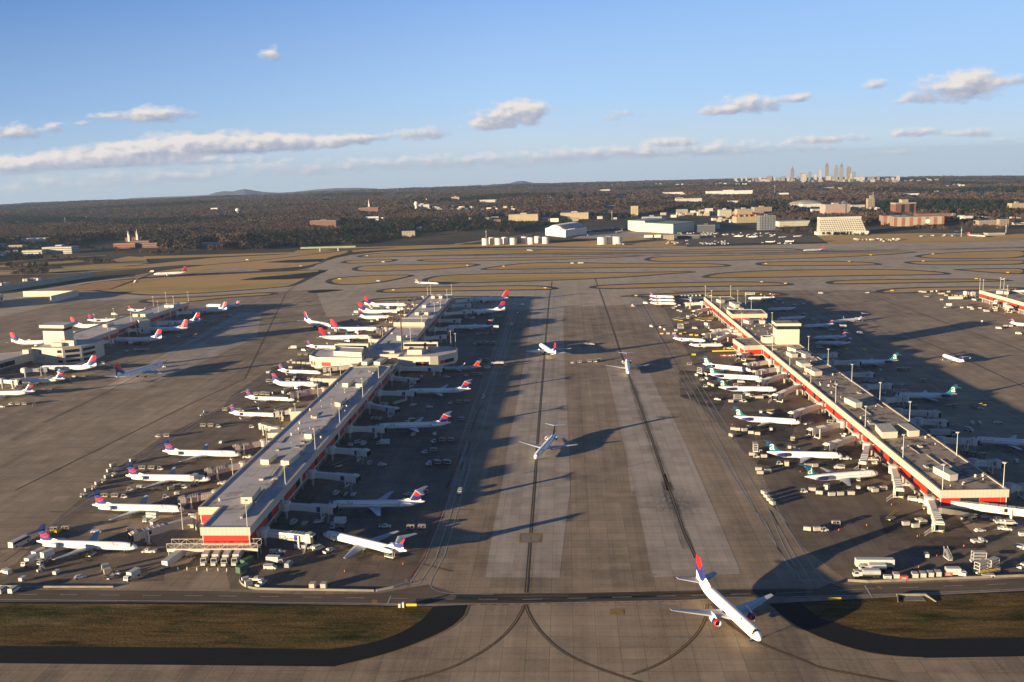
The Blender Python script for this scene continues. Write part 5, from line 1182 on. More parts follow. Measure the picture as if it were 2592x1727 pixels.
def mk_push():
    o = v_root('pushback_tractor'); MB().box(-2.9, 2.9, -1.25, 1.25, .45, 1.15).box(-2.8, -.6, -1.2, 1.2, 1.15, 1.4).build('body', VW, o); cabshape(o, .2, 1.6, .9, 1.15, 2.1, VW, .25); wheels(o, (-1.8, 1.8), 1.05, .55, .4); lamps(o, 2.9, .9, .9); return o
def mk_fuel():
    o = v_root('fuel_truck'); MB().box(-5.2, 4.2, -.6, .6, .7, 1.0).build('chassis', VD, o); cabshape(o, 2.7, 4.6, 1.2, .8, 2.7, VW, .3)
    MB().lathe([(-5.2, 1.05, 2.0), (-5.1, 1.2, 2.0), (1.2, 1.2, 2.0), (1.3, 1.05, 2.0)], 14, flat=.85).build('tank', SILV, o); MB().box(1.4, 2.6, -1.15, 1.15, 1.0, 2.5).build('pump_cabinet', VW, o)
    MB().box(-5.0, 1.0, -1.1, 1.1, 3.05, 3.12).box(-4.4, .6, -1.25, -1.2, 1.5, 2.3).build('walkway', VW, o); wheels(o, (-4.2, -3.0, 3.6), 1.0, .52, .35); lamps(o, 4.62, .8, 1.1); return o
def mk_semi():
    o = v_root('articulated_truck'); MB().box(-7.5, 5.8, -.5, .5, .8, 1.1).build('chassis', VD, o); cabshape(o, 3.9, 6.0, 1.2, .9, 3.3, VW, .35)
    MB().hexa([(5.8, -.95, .8), (7.0, -.95, .8), (7.0, .95, .8), (5.8, .95, .8)], [(5.8, -.95, 1.9), (6.9, -.85, 1.75), (6.9, .85, 1.75), (5.8, .95, 1.9)]).build('bonnet', VW, o)
    tb = MB().box(-8, 3.2, -1.28, 1.28, 1.2, 4.05).build('trailer_box', VW, o); MB().box(-8.05, -8, -1.15, 1.15, 1.3, 3.9).build('rear_door', VG, tb); wheels(o, (-6.8, -5.6, 2.6, 3.7, 6.3), 1.05, .5, .35); lamps(o, 7.0, .75, 1.3); return o
def mk_trailer():
    o = v_root('cargo_trailer'); MB().box(-7, 7, -1.28, 1.28, 1.2, 4.0).build('trailer_box', VW, o); MB().box(-6.8, 6.5, -.5, .5, .85, 1.2).box(4.6, 4.8, -.8, .8, .05, 1.0).build('chassis', VD, o); wheels(o, (-5.8, -4.6), 1.05, .5, .35); return o
def mk_gpu(m=None, nm='ground_power_unit'):
    o = v_root(nm); MB().box(-1.3, 1.3, -.75, .75, .5, 1.75).box(-1.35, 1.35, -.8, .8, 1.75, 1.85).build('housing', m or VW, o); MB().box(-.9, .6, -.78, .78, .8, 1.4).build('vent_grille', VG, o); MB().tube((1.3, 0, .5), (2.3, 0, .3), .05).build('tow_bar', VD, o); wheels(o, (-.8, .8), .65, .28, .18); return o
def mk_stairs():
    o = v_root('mobile_stairs'); MB().box(-2.4, 2.0, -.8, .8, .5, .9).build('chassis', VW, o); b = MB()
    for k in range(12): b.box(-2.2 + k * .34, -1.8 + k * .34, -.65, .65, .8 + k * .24, .95 + k * .24)
    b.build('steps', VG, o); c = MB()
    for s_ in (-.7, .7): c.tube((-2.2, s_, 1.9), (1.9, s_, 4.7), .05).tube((-2.2, s_, .9), (-2.2, s_, 1.9), .05).tube((1.9, s_, 3.6), (1.9, s_, 4.7), .05).tube((1.6, s_ * .9, .9), (1.6, s_ * .9, 3.5), .08)
    c.build('handrail', VW, o); wheels(o, (-1.7, 1.4), .75, .35); return o
def mk_cone():
    o = v_root('traffic_cone'); MB().box(-.25, .25, -.25, .25, .01, .06).build('foot', VD, o); MB().lathe([(.06, .20, 0), (.8, .05, 0), (.82, .02, 0)], 10, axis='z').build('cone_body', VO, o); return o
def mk_bus():
    o = v_root('bus'); MB().box(-5.2, 5.2, -1.25, 1.25, .45, 1.5).box(-5.15, 5.1, -1.23, 1.23, 1.5, 2.9).build('body', VW, o)
    for s_ in (-1, 1): MB().box(-4.6, 4.4, min(s_ * 1.23, s_ * 1.27), max(s_ * 1.23, s_ * 1.27), 1.6, 2.5).build('side_windows', GLS, o)
    MB().box(5.1, 5.16, -1.1, 1.1, 1.4, 2.6).build('windscreen', GLS, o); wheels(o, (-3.4, 3.4), 1.1, .5, .3); lamps(o, 5.2, .9, .8); return o
def mk_stack():
    o = v_root('container_loader'); MB().box(-3, 3, -1.3, 1.3, .5, 1.1).build('chassis', VW, o)
    for k in range(3): MB().box(-2.8 + k * .2, 2.4, -1.2, 1.2, 2.0 + k * 1.2, 2.25 + k * 1.2).build('deck', VC, o)
    b = MB()
    for x in (-2.5, 2.2):
        for s_ in (-1.1, 1.1): b.box(x - .1, x + .1, s_ - .1, s_ + .1, 1.1, 4.6)
    b.build('guide_posts', VW, o); wheels(o, (-2, 2), 1.1, .45, .3); return o
def mk_block(m, nm, l=3.0, w=2.0, h=2.2):
    def f():
        o = v_root(nm); MB().box(-l / 2, l / 2, -w / 2, w / 2, .25, h).build('box', m, o); MB().box(-l / 2 - .06, l / 2 + .06, -w / 2 - .06, w / 2 + .06, h, h + .1).build('lid', m, o); MB().box(-l / 2 + .1, -l / 2 + .4, -w / 2, w / 2, 0.01, .25).box(l / 2 - .4, l / 2 - .1, -w / 2, w / 2, 0.01, .25).build('skids', VD, o); return o
    return f
def mk_bollard():
    o = v_root('bollard'); MB().tube((0, 0, 0), (0, 0, 1.25), .28, .28, 10).build('post', VW, o); MB().tube((0, 0, .8), (0, 0, 1.0), .29, .29, 10).build('stripe', YEL, o); return o
def mk_barrier(m):
    def f():
        o = v_root('barrier_block'); MB().hexa([(-1.0, -.3, .01), (1.0, -.3, .01), (1.0, .3, .01), (-1.0, .3, .01)], [(-1.0, -.1, .95), (1.0, -.1, .95), (1.0, .1, .95), (-1.0, .1, .95)]).build('block', m, o); return o
    return f
KINDS_V = dict(tug=(mk_tug, 'white baggage tug', 'baggage tug'), cart=(mk_cart, 'roofed baggage cart', 'baggage cart'), dol=(mk_box_cart, 'silvery container on a dolly', 'container dolly'), van=(mk_van, 'white van', 'van'), gvan=(lambda: mk_van(VG), 'grey van', 'van'), car=(mk_car, 'white car', 'car'),
    pick=(mk_pickup, 'white pickup truck', 'pickup truck'), box=(mk_boxtruck, 'white box truck', 'truck'), cat=(lambda: mk_boxtruck(3.2, 5.0, 'catering_truck', 2.2), 'white catering truck with raised box', 'catering truck'), belt=(mk_belt, 'belt loader', 'belt loader'), ybelt=(lambda: mk_belt(YEL, 'belt_loader'), 'yellow belt loader', 'belt loader'),
    push=(mk_push, 'low white pushback tractor', 'tow tractor'), fuel=(mk_fuel, 'fuel truck with silver tank', 'fuel truck'), semi=(mk_semi, 'white articulated truck', 'truck'), trail=(mk_trailer, 'long white trailer', 'trailer'), gpu=(mk_gpu, 'white power unit on wheels', 'power unit'), rgpu=(lambda: mk_gpu(VR), 'red power unit on wheels', 'power unit'),
    stair=(mk_stairs, 'mobile stairs', 'boarding stairs'), cone=(mk_cone, 'orange cone', 'traffic cone'), bus=(mk_bus, 'white bus', 'bus'), stk=(mk_stack, 'tall multi-deck loader', 'cargo loader'), grn=(mk_block(GREEN, 'skip_container', 5, 2.4, 2.6), 'dark green container', 'container'), ybox=(mk_block(YEL, 'equipment_crate', 3, 1.6, 1.3), 'yellow equipment crate', 'crate'),
    wbox=(mk_block(VC, 'storage_crate', 2.6, 2.0, 2.3), 'pale storage crate', 'crate'), bol=(mk_bollard, 'white bollard', 'bollard'), wbar=(mk_barrier(VW), 'white barrier block', 'barrier'), rbar=(mk_barrier(VR), 'red barrier block', 'barrier'))
VEH = '''A1: bus 95,850,265,765|dol 1215,60,35|dol 1035,105,35|dol 1005,155,35|tug 1052,185,35|dol 985,210,35|tug 955,245,35|dol 900,270,35|tug 865,305,35|dol 805,330,35|tug 765,375,35|cart 1305,128,95|cart 1390,128,95|tug 1470,132,95|cart 960,383,95|cart 1055,383,95|tug 1140,388,95
A1: cart 500,692,95|cart 605,685,95|tug 412,722,275|ybox 510,705,95|car 880,702,85|cat 1390,615,280|tug 1190,692,80|van 1430,630,30|dol 1570,318,60|cart 1625,300,60|tug 1520,388,80|gpu 1625,360,95|tug 1190,322,75|gpu 1280,302,95|tug 1690,300,95|cat 1790,262,10|push 1370,885,275|belt 800,935,880,885
A1: box 345,930,200|box 280,990,200|cat 430,985,210|tug 375,1055,220|van 55,1075,300|gpu 205,1145,10|gpu 515,1085,10|car 735,1118,60|wbox 965,1040,60|wbox 985,1080,60|tug 1065,1092,95|belt 960,1150,1060,1080|box 1215,1120,200|gvan 30,1245,10|van 130,1240,10|gpu 1740,635,10|van 1780,545,95|cart 1775,660,10
A1: trail 1690,910,1500,1055|bol 1630,1042,0|bol 1716,1042,0|bol 1806,1046,0|bol 1900,1050,0|bol 2000,1050,0|bol 2080,1054,0|bol 2180,1056,0|semi 1935,900,1862,1012|semi 2030,900,1957,1012|semi 2122,905,2052,1016|semi 2215,900,2146,1012
A2: grn 815,990,30|grn 775,1055,30|van 1030,1035,97|box 1070,985,100|gvan 1200,1008,10|pick 1110,893,95|gpu 1060,893,95|van 1470,858,40|pick 1565,882,35|gpu 1280,850,95|pick 905,1142,100|pick 945,1182,20|gpu 800,1148,60|wbox 830,1192,60|wbox 1417,1212,5|wbox 1520,1212,5|cone 1710,1058,0|cone 2245,992,0
A2: cat 1660,672,275|pick 2080,658,95|van 1245,620,10|car 1345,628,10|car 1470,612,60
A3: cart 1592,675,95|cart 1695,672,95|van 910,353,10|belt 985,362,10|car 1065,362,10|belt 930,105,60|cart 1215,85,20|car 1330,90,95|cart 1840,80,95|cart 1930,80,95|tug 1755,90,275|cart 1650,350,95|cart 1720,350,95|car 1565,362,275|van 2043,342,185|car 700,850,260|gpu 560,850,95|stair 1405,935,120
B1: van 935,975,60|van 980,985,10|gpu 860,1002,95|box 1165,990,275|tug 1535,1068,275|cart 1620,1050,95|tug 1620,968,275|cart 1700,958,95|cart 1780,958,95|cart 1655,1163,95|cart 1745,1163,95|tug 1575,1172,275|cone 1830,1100,0|cart 1875,765,95|dol 1060,763,10|dol 1095,763,10|dol 1130,765,10|car 1420,757,60|gpu 1380,792,95|pick 1435,902,10|gpu 1630,902,10
B1: tug 1775,617,275|cart 1850,608,95|cart 1925,608,95|car 1580,648,95|car 1435,628,60|gpu 1510,378,10|dol 1150,628,60|dol 1185,630,60|dol 1270,622,60|dol 1300,612,60|dol 1340,602,60|van 2075,562,185|tug 1920,364,275|cart 1985,354,95|cart 2045,354,95|car 1745,375,95|van 2115,293,95|fuel 2203,262,275|tug 2285,270,275|cart 2050,72,95|cart 2100,72,95|cart 2170,70,95|tug 2000,74,275|cart 2050,226,95|cart 2105,226,95
B1: box 335,115,275|van 435,132,120|cart 395,173,95|cart 450,173,95|tug 290,238,275|gpu 320,228,10|dol 340,250,95|dol 385,252,95|dol 430,255,95|dol 470,258,95|dol 310,294,95|cart 110,413,95|cart 160,413,95|tug 125,333,95|cart 285,408,95|gpu 330,405,95|push 650,356,95|belt 520,393,60|tug 350,383,10|cart 90,533,95|cart 60,528,95|tug 20,530,95|belt 195,668,60|tug 480,395,95
A4: tug 905,738,275|cart 985,738,95|dol 1345,520,60|tug 1315,545,240|cart 1320,643,95|cart 1390,643,95|tug 1460,650,95|car 1490,788,10|tug 1765,653,95|cart 1520,498,95|gpu 1930,153,95|cart 1920,233,95|cart 1970,233,95|push 1735,928,95|push 1510,1168,95|cart 1640,505,95|tug 1675,505,95|cart 1810,352,95|cart 1860,352,95|cart 1905,355,95|van 2060,335,10
B2: cat 940,302,10|cat 800,352,280|cat 625,522,10|box 565,528,10|gpu 820,525,10|van 720,592,95|cart 760,400,95|cart 800,408,95|gpu 945,412,95|van 2222,442,185|cat 2080,492,275|cart 1950,527,95|cart 2000,527,95|cart 2060,525,95|cart 1940,614,95|cart 1995,614,95|cart 2065,610,95|gpu 1810,382,95|gpu 1880,378,95|van 2255,262,185|car 2330,257,95|car 2280,332,10|cart 1640,283,95|cart 1560,350,95|van 1860,382,95|cart 2050,375,95|cart 2110,372,95|tug 1915,528,275
E1: tug 625,527,275|cart 680,523,95|cart 760,518,95|tug 805,517,95|cart 835,507,95|pick 735,380,95|pick 775,380,95|van 1205,52,120|car 1105,77,95|van 1255,239,150|van 165,70,185|car 225,66,95|van 140,224,185
B4: van 10,267,30|van 125,242,120|van 455,178,185|van 485,177,185|van 515,177,185|van 550,175,185|van 585,174,185|van 620,172,185|ybelt 685,170,95|ybox 720,175,95|bus 1080,162,95|ybox 1190,163,60|ybox 1275,157,60|box 510,380,185|ybelt 400,395,95|ybelt 445,402,95|tug 450,440,95|dol 262,470,150|dol 300,490,150|dol 400,497,95|stk 445,470,95|ybox 270,522,95|dol 330,527,95|dol 385,527,95|ybox 440,522,95|ybox 480,515,95|ybox 540,533,95|ybox 590,537,95|cone 180,455,0
B4: van 575,473,100|cat 690,470,150|gpu 780,508,95|belt 600,395,100|belt 645,402,100|belt 705,403,95|belt 725,388,95|gpu 420,312,95|gpu 445,322,95|dol 560,333,95|dol 612,338,95|tug 640,330,95|pick 890,658,95|van 935,652,60|tug 855,660,60|ybox 565,714,95|rbar 820,720,95|wbar 845,720,95|rbar 868,720,95|wbar 893,720,95|wbar 920,718,95|wbar 942,716,95|cart 525,805,95|cart 500,430,95|cart 610,260,95|gpu 430,265,95|cart 380,290,120|tug 400,275,120
B4: dol 595,908,150|stk 630,882,150|tug 640,944,95|dol 685,940,150|dol 680,900,150|tug 672,1006,95|dol 710,990,150|dol 740,1002,150|car 785,1122,120|cone 685,1142,0|dol 905,1148,95|stk 970,1135,95|tug 1030,1143,95|dol 1060,1088,110|dol 1100,1103,110|dol 1145,1112,95|dol 1180,1112,95|dol 1220,1098,80|dol 1260,1102,95|cart 950,1000,95|van 1000,965,95|gpu 1240,1050,95
C1: dol 385,682,100|dol 425,687,100|dol 490,692,80|tug 535,662,60|dol 550,717,105|dol 610,727,105|dol 370,742,150|gpu 735,682,10|wbox 935,772,10|push 1080,622,60|gpu 640,522,10|belt 730,525,150|cart 1280,617,95|stk 590,870,10|dol 560,917,95|tug 600,932,95|dol 670,935,95|tug 640,888,10|wbox 880,1003,10|tug 815,997,95|gpu 905,848,10|cone 995,850,0|van 1365,1030,275|dol 1075,1022,80|dol 1140,1022,80|push 1420,948,95|pick 1675,958,95
C1: pick 1720,993,95|dol 620,1055,95|dol 635,1088,95|dol 705,1073,80|dol 1660,1238,80|dol 1695,1253,80|dol 1775,1233,80|gpu 1540,1222,10|dol 1115,1243,95|dol 1180,1273,110|tug 1040,1252,95|dol 1295,1288,85|dol 1375,1283,85|dol 1475,1278,95|wbox 1250,1218,40|gpu 1540,1145,10|dol 670,1275,160|dol 695,1308,160|dol 722,1340,160|dol 747,1368,160|pick 1420,733,40|pick 1995,1193,95|van 2120,1332,30|tug 2160,1400,60|cone 378,628,0|cone 180,360,0|cone 1005,1060,0
C3: dol 340,695,110|dol 430,698,85|tug 500,697,80|cart 605,642,95|belt 1080,600,1150,570|dol 1250,648,85|dol 1340,668,80|dol 1370,618,80|dol 1410,636,80|van 1385,420,120|pick 1430,440,120|pick 1460,485,95|van 1500,488,95|car 1935,697,80|push 1925,798,85|pick 2080,592,60|pick 2140,625,95|van 2220,635,95|pick 2165,685,110|car 2160,545,95|car 1990,572,95|cart 1795,592,60|cart 1840,582,60|cart 1870,605,60|gpu 2325,742,95|van 2335,862,120
C3: cone 890,642,0|cone 1045,667,0|cone 1358,742,0|cone 1376,736,0|cone 1787,832,0|cone 1537,922,0|cone 1370,1026,0|cone 632,685,0|cone 1120,452,0|cone 2020,1010,0|gpu 1440,935,10|stair 1660,970,1610,930|fuel 880,1115,275|fuel 935,1062,275|trail 960,1035,275|gpu 1080,1140,95|wbox 1160,1132,10|rgpu 1232,1143,95|wbox 1332,1128,10|wbox 1405,1124,10|wbox 1475,1118,10|wbox 1545,1112,10|rgpu 1640,1108,95|box 1675,1105,95|gpu 1775,1112,130|stk 1925,985,95|stk 1945,1075,60|belt 2015,1080,60|stk 2050,1050,60|belt 2010,1110,100|pick 2335,1030,60
C2: gpu 700,342,10|cart 880,333,95|cart 925,337,95|cart 985,337,95|cart 1130,448,95|cart 380,348,95|cart 480,342,95|dol 550,452,95|dol 600,457,95|dol 650,452,95|dol 710,447,95|van 860,557,95|van 945,557,100|belt 1640,700,130|belt 1680,715,130|cart 1440,700,80|car 1865,857,95|gpu 1685,867,10|gpu 1610,867,10|van 1575,930,140|semi 1330,985,95|cart 880,712,95|cart 970,717,95|cart 1040,712,95|cart 1540,1162,95|cart 1620,1178,95|cart 1710,1188,95|car 905,480,60|cart 1375,705,95|gpu 2050,1245,10
E5: cat 1435,475,280|dol 1095,283,95|van 1145,284,95|dol 1235,281,95|van 1310,275,60|ybox 1335,302,95|dol 1375,308,95|dol 1410,328,95|dol 1440,285,95|ybox 1470,320,95|ybox 1530,325,95|trail 1525,373,95|dol 1590,335,95|ybox 1645,336,95|belt 1175,337,95|van 1755,378,150|gpu 1355,378,95|van 370,778,95|box 180,710,10|car 185,740,95|car 40,732,95|van 1865,642,60|van 1700,470,95|dol 1725,495,95|dol 1820,485,95|dol 1880,510,95|van 1905,515,95|dol 2010,512,95|box 2160,495,30|van 2050,720,120|dol 2130,700,95|dol 2195,700,95|van 2290,785,120|car 455,290,275|gpu 1600,475,95
B3: push 1490,825,95|belt 1770,548,95|gpu 1635,555,95|tug 100,1168,275|cart 165,1168,95|cart 225,1168,95|tug 320,1175,60|cart 720,928,95|cart 765,928,95|tug 400,1043,95|cart 455,1050,10|dol 1240,675,95|dol 1280,675,95|dol 1312,672,95|dol 1347,675,95|gpu 1160,685,95|cart 985,830,95|cart 1025,835,95|tug 945,795,95|van 1130,378,95|box 1050,352,95|van 690,513,95|gpu 270,585,95|car 20,1190,95|cart 2040,360,95|cart 2085,362,95|tug 2115,358,95|cart 1890,420,95|cart 1940,422,95|tug 630,940,95|gpu 680,920,95
B4: van 1730,152,95|car 1575,250,95|van 2090,518,95|van 1345,212,95|car 1315,230,95|van 1380,245,10|car 1670,390,95|van 1840,483,95|box 1945,465,10|car 1950,490,95|cart 1300,420,95|cart 1345,430,95|van 1720,650,95|cart 1900,690,95|ybox 1970,662,95|ybox 2130,672,95
D2: van 315,636,95|van 282,762,95|car 1297,560,95|van 1565,645,95|van 1612,643,95|van 1630,643,95|fuel 1285,562,95
E6: box 1295,230,275|box 1158,316,200|van 2105,127,95'''
places = []
for line in VEH.split('\n'):
    c, rest = line.split(':')
    for it in rest.split('|'):
        k, num = it.split(); v = [float(q) for q in num.split(',')]
        if len(v) == 4: a, b_ = g(c, v[0], v[1], 1), g(c, v[2], v[3], 1); p = (a + b_) / 2; az_ = az_of(b_ - a)
        else: p = g(c, v[0], v[1], .9); az_ = v[2]
        p.z = 0; places.append([k, p, az_])
# nobody parks inside a wall or in another vehicle
half = dict(bus=5, semi=7, trail=7, fuel=5, box=3.6, cat=3.6, stk=3, belt=3, ybelt=3, push=2.8, pick=2.6, van=2.4, gvan=2.4, car=2.2, grn=2.5, cone=.3, bol=.3)
def clash():
    for i in range(len(places)):
        for j in range(i):
            a, b_ = places[i], places[j]; d = (a[1] - b_[1]).length; need = min(half.get(a[0], 1.7), 2.4) * .62 + min(half.get(b_[0], 1.7), 2.4) * .62
            if d < need:
                u = (a[1] - b_[1]); u = u.normalized() if u.length > .05 else Vector((1, 0, 0)); a[1] += u * (need - d)
for _ in range(3): clash()
named = {}
for k, p, az_ in places:
    best = min(SPOTS, key=lambda s_: (p - s_[1]).length); r_ = p - best[1]; al = r_.dot(best[2]); d = r_.length
    if d > 75: rel = 'out on open pavement, nearest to the'
    elif al > best[3] * .40: rel = 'ahead of the'
    elif al < -best[3] * .36: rel = 'behind the tail of the'
    else: rel = 'beside the'
    named.setdefault((KINDS_V[k][1], rel + ' ' + best[0]), []).append((d, k, p, az_))
for (what, where), lst in named.items():
    lst.sort(key=lambda q: q[0])
    for i, (d, k, p, az_) in enumerate(lst):
        lab = f"{what} {where}"
        if len(lst) > 1: lab += ', closest to it' if i == 0 else f", {ORD[i]} closest"
        for a_, b_ in (('out on open pavement, nearest to the', 'on open pavement near the'), ('behind the tail of', 'behind'), (' of the ', ' of '), (', closest to it', ', closest'), ('on open pavement near the', 'nearest the'), (' with raised box', ''), (' on a dolly', ''), ('tower-topped west', 'tower-topped'), ('far-off eastern', 'eastern')):
            if len(lab.split()) > 16: lab = lab.replace(a_, b_)
        if k not in VPROTO: o = VPROTO[k] = KINDS_V[k][0]()
        else: o = copy_tree(VPROTO[k])
        o.location = (p.x, p.y, .03); o.rotation_euler = (0, 0, R(90 - az_)); tag(o, lab, KINDS_V[k][2], KINDS_V[k][2] + 's on the ramp')

# barriers, signs
KERB = plain('barrier_concrete', (.20, .175, .14), .85, .2, .3)
def rail(name, label, line, h, th, m, cat='barrier'):
    o = thing(name, label, cat, (line[0].x, line[0].y, 0)); L_ = [p - line[0] for p in line]
    b = MB()
    for a, c in zip(L_, L_[1:]):
        d = (c - a); d.z = 0
        if d.length < .01: continue
        d.normalize(); s_ = Vector((-d.y, d.x, 0)) * th / 2
        b.hexa([a + s_, a - s_, c - s_, c + s_], [a + s_ * .6 + UP * h, a - s_ * .6 + UP * h, c - s_ * .6 + UP * h, c + s_ * .6 + UP * h])
    b.build('barrier_wall', m, o); return o
rail('concrete_barrier', 'pale concrete barrier curving round the ramp in front of the grey-roofed concourse', chaikin(pts('A2: 812,1075 760,1115 745,1160 775,1205 860,1235 950,1243 1500,1250 1980,1258'), 2, False), .8, .45, KERB)
rail('concrete_barrier', 'dark barrier tapering from the pale one towards the painted road junction', pts('A2: 2000,1258 2160,1225 2300,1185'), .8, .5, CONCW)
rail('concrete_barrier', 'low barrier along the road at the bottom corner below the streaked-fin jets', pts('A1: -60,1214 300,1222 1040,1222'), .7, .4, KERB)
rail('concrete_barrier', 'long pale barrier behind the parked fuel trucks beside the service road', pts('C3: 715,1172 900,1184 1500,1160 2400,1126'), .9, .5, KERB)
rail('yellow_barrier', 'long yellow bar lying by the stair enclosure of the brown-roofed concourse', pts('B4: 735,690 955,684'), 1.0, .7, YEL)
def sign(c, x, y, w_, label, word, az_=183):
    p = g(c, x, y, 0); o = thing('guidance_sign', label, 'airfield sign', (p.x, p.y, .06), az_)
    b = MB().box(-.2, .2, -w_ / 2, w_ / 2, .4, 1.3).build('sign_panel', YEL, o); MB().box(-.1, .1, -w_ / 2 + .2, -w_ / 2 + .35, 0, .4).box(-.1, .1, w_ / 2 - .35, w_ / 2 - .2, 0, .4).build('legs', VD, o); return o
sign('A3', 1590, 1402, 4.5, 'yellow taxiway sign on the grass beside the curved black shoulder, left verge', ''); sign('E4', 832, 545, 4.5, 'yellow taxiway sign in the shadow of the tail on the right verge', '')
p = g('A3', 1505, 1405, 0); o = thing('electrical_cabinet', 'white cabinet pair beside the yellow sign on the left verge', 'utility box', (p.x, p.y, .06), 95); MB().box(-1, -.2, -.4, .4, 0, 1.4).build('cabinet', VW, o); MB().box(.4, 1.1, -.4, .4, 0, 2.0).build('tall_cabinet', VW, o)
p = g('E4', 1470, 530, 0); o = thing('drain_headwall', 'concrete drain inlet with splayed walls sunk in the right verge', 'culvert', (p.x, p.y, .06), 93)
MB().box(-7, 7, 3.0, 3.6, 0, 1.2).build('head_wall', KERB, o); MB().hexa([(-9, -3, 0), (-8.5, -3, 0), (-6.5, 3, 0), (-7, 3, 0)], [(-9, -3, .5), (-8.5, -3, .5), (-6.5, 3, 1.1), (-7, 3, 1.1)]).build('wing_wall', KERB, o); MB().hexa([(9, -3, 0), (9.5, -3, 0), (7.2, 3, 0), (6.7, 3, 0)], [(9, -3, .5), (9.5, -3, .5), (7.2, 3, 1.1), (6.7, 3, 1.1)]).build('wing_wall', KERB, o); MB().box(-5, 5, -2, 2.9, .0, .12).build('apron_slab', KERB, o); o.scale = (.72, .8, .7)
for c, x, y, n_ in [('D2', 25, 753, 0), ('D2', 870, 662, 1), ('D2', 1110, 668, 2), ('D2', 380, 826, 3), ('D2', 1385, 812, 4), ('D2', 205, 598, 5), ('D3', 630, 762, 6), ('D3', 1185, 747, 7), ('D3', 1330, 704, 8), ('D3', 1745, 698, 9), ('D3', 2210, 869, 10), ('D3', 2035, 864, 11), ('D3', 1680, 745, 12), ('D3', 760, 895, 13), ('D3', 600, 884, 14), ('D3', 2245, 822, 15), ('B4', 35, 182, 16), ('E5', 755, 273, 17), ('D1', 1990, 666, 18), ('D1', 2245, 752, 19)]:
    sign(c, x, y, 3.4, f"yellow taxiway sign on a dry grass island, {ORD[n_]} of the far signs from the west" if False else 'yellow guidance sign on the dry grass between far taxiways', '')
for o in [q for q in S.objects if q.get('label') == 'yellow guidance sign on the dry grass between far taxiways']: o['group'] = 'yellow signs between the far taxiways'

# ---- lead-in lines and the stains under the parked aircraft
b = MB(); b2 = MB(); st = MB()
for ph, m_, dn, L in SPOTS:
    if 'jet of the' not in ph: continue
    a, c = m_ + dn * (L * .42), m_ - dn * (L * .5 + 22); ribbon(b, [a, c], .9, .0345); ribbon(b2, [a, c], .3, .0445)
struct('lead_in_surround', b, PB); struct('lead_in_line', b2, PY_)
OILS = [rubber_mat('gate_stain', .85, (.25, .18, 1), True)]
for i, (ph, m_, dn, L) in enumerate(SPOTS):
    if 'jet of the' not in ph: continue
    s_ = Vector((-dn.y, dn.x, 0)); b = MB(); r_ = 9 + (i * 7) % 6; c = m_ - dn * ((i * 5) % 9 - 4); c.z = 0; z = .031 + (i % 7) * .0004
    b.add([tuple((c + dn * (r_ * 1.7 * u) + s_ * (r_ * v))[:2]) + (z,) for u, v in ((-1, -1), (1, -1), (1, 1), (-1, 1))], [(0, 1, 2, 3)]); struct('gate_stain', b, OILS[0])
# ---------------------------------------------------------------- beyond the fence
def facade(name, wall, win, fh=3.4, bay=3.6, duty=.55, duty_h=.55):
    "wall with rows of dark windows"
    m, nt, b = nmat(name); n = N(nt); sp = n.new('ShaderNodeSeparateXYZ'); nt.links.new(n.coord('Object'), sp.inputs[0])
    u = n.math('FRACT', n.math('DIVIDE', n.math('ADD', sp.outputs[0], sp.outputs[1]), bay)); v = n.math('FRACT', n.math('DIVIDE', sp.outputs[2], fh))
    f = n.math('MULTIPLY', n.math('LESS_THAN', u, duty), n.math('LESS_THAN', n.math('ABSOLUTE', n.math('SUBTRACT', v, .5)), duty_h / 2))
    w_ = n.ramp(n.noise(n.coord('Object'), .08, 3), [(.3, tuple(q * .88 for q in wall)), (.7, tuple(min(1, q * 1.1) for q in wall))])
    nt.links.new(n.mix(f, w_, (*win, 1)), b.inputs['Base Color']); b.inputs['Roughness'].default_value = .7
    return m
FM = dict(
 cream=facade('hotel_cream', (.38, .31, .19), (.13, .10, .07), 3.2, 4.0), white=facade('white_walls', (.46, .42, .36), (.20, .19, .17), 4, 5, .5, .4), slope=facade('sloped_hotel_front', (.50, .465, .375), (.075, .066, .052), 3.6, 4.4, .6, .62),
 pink=facade('pink_hotel', (.36, .265, .215), (.25, .18, .15), 3.3, 3.4, .5, .55), dark=facade('dark_glass_office', (.085, .095, .11), (.34, .33, .30), 3.4, 6, .45, .35), brick=facade('red_brick', (.17, .068, .040), (.06, .045, .04), 3.6, 5, .5, .45),
 brickband=facade('brick_and_stone', (.20, .080, .048), (.27, .225, .16), 40, 16, .55, 2), tan=facade('tan_walls', (.27, .215, .15), (.13, .105, .08), 4, 6, .5, .4), grey=facade('grey_walls', (.26, .27, .28), (.14, .15, .16), 4, 5, .5, .5),
 blank=plain('warehouse_white', (.52, .49, .44), .6, .06, .03), hang=ribbed('hangar_cream', (.50, .46, .34), .6, 4, .05), darkb=plain('dark_shed', (.06, .065, .075), .7, .1, .05), deck=facade('parking_deck', (.42, .39, .32), (.10, .09, .08), 4.0, 200, 1.0, .42),
 towerb=facade('brown_tower', (.145, .105, .095), (.10, .078, .072), 4, 4, .5, .7), towerg=facade('grey_tower', (.135, .138, .155), (.09, .095, .11), 4, 4, .5, .7), towerw=facade('pale_tower', (.27, .25, .235), (.18, .17, .16), 4, 4, .5, .6), towerbl=facade('blue_tower', (.11, .14, .18), (.08, .10, .13), 4, 4, .5, .7), redroof=plain('red_roof_tile', (.34, .09, .045), .8, .15, .3))
FROOF = plain('far_roof_grey', (.30, .28, .26), .8, .15, .05); FROOFW = plain('far_roof_white', (.48, .46, .43), .7, .1, .05)
MASK = []      # picture windows kept open in front of each building: x0, x1, y of roof, y of base, distance
def far_site(c, x0, x1, yb):
    A, B_ = gt(c, x0, yb), gt(c, x1, yb); return A, B_
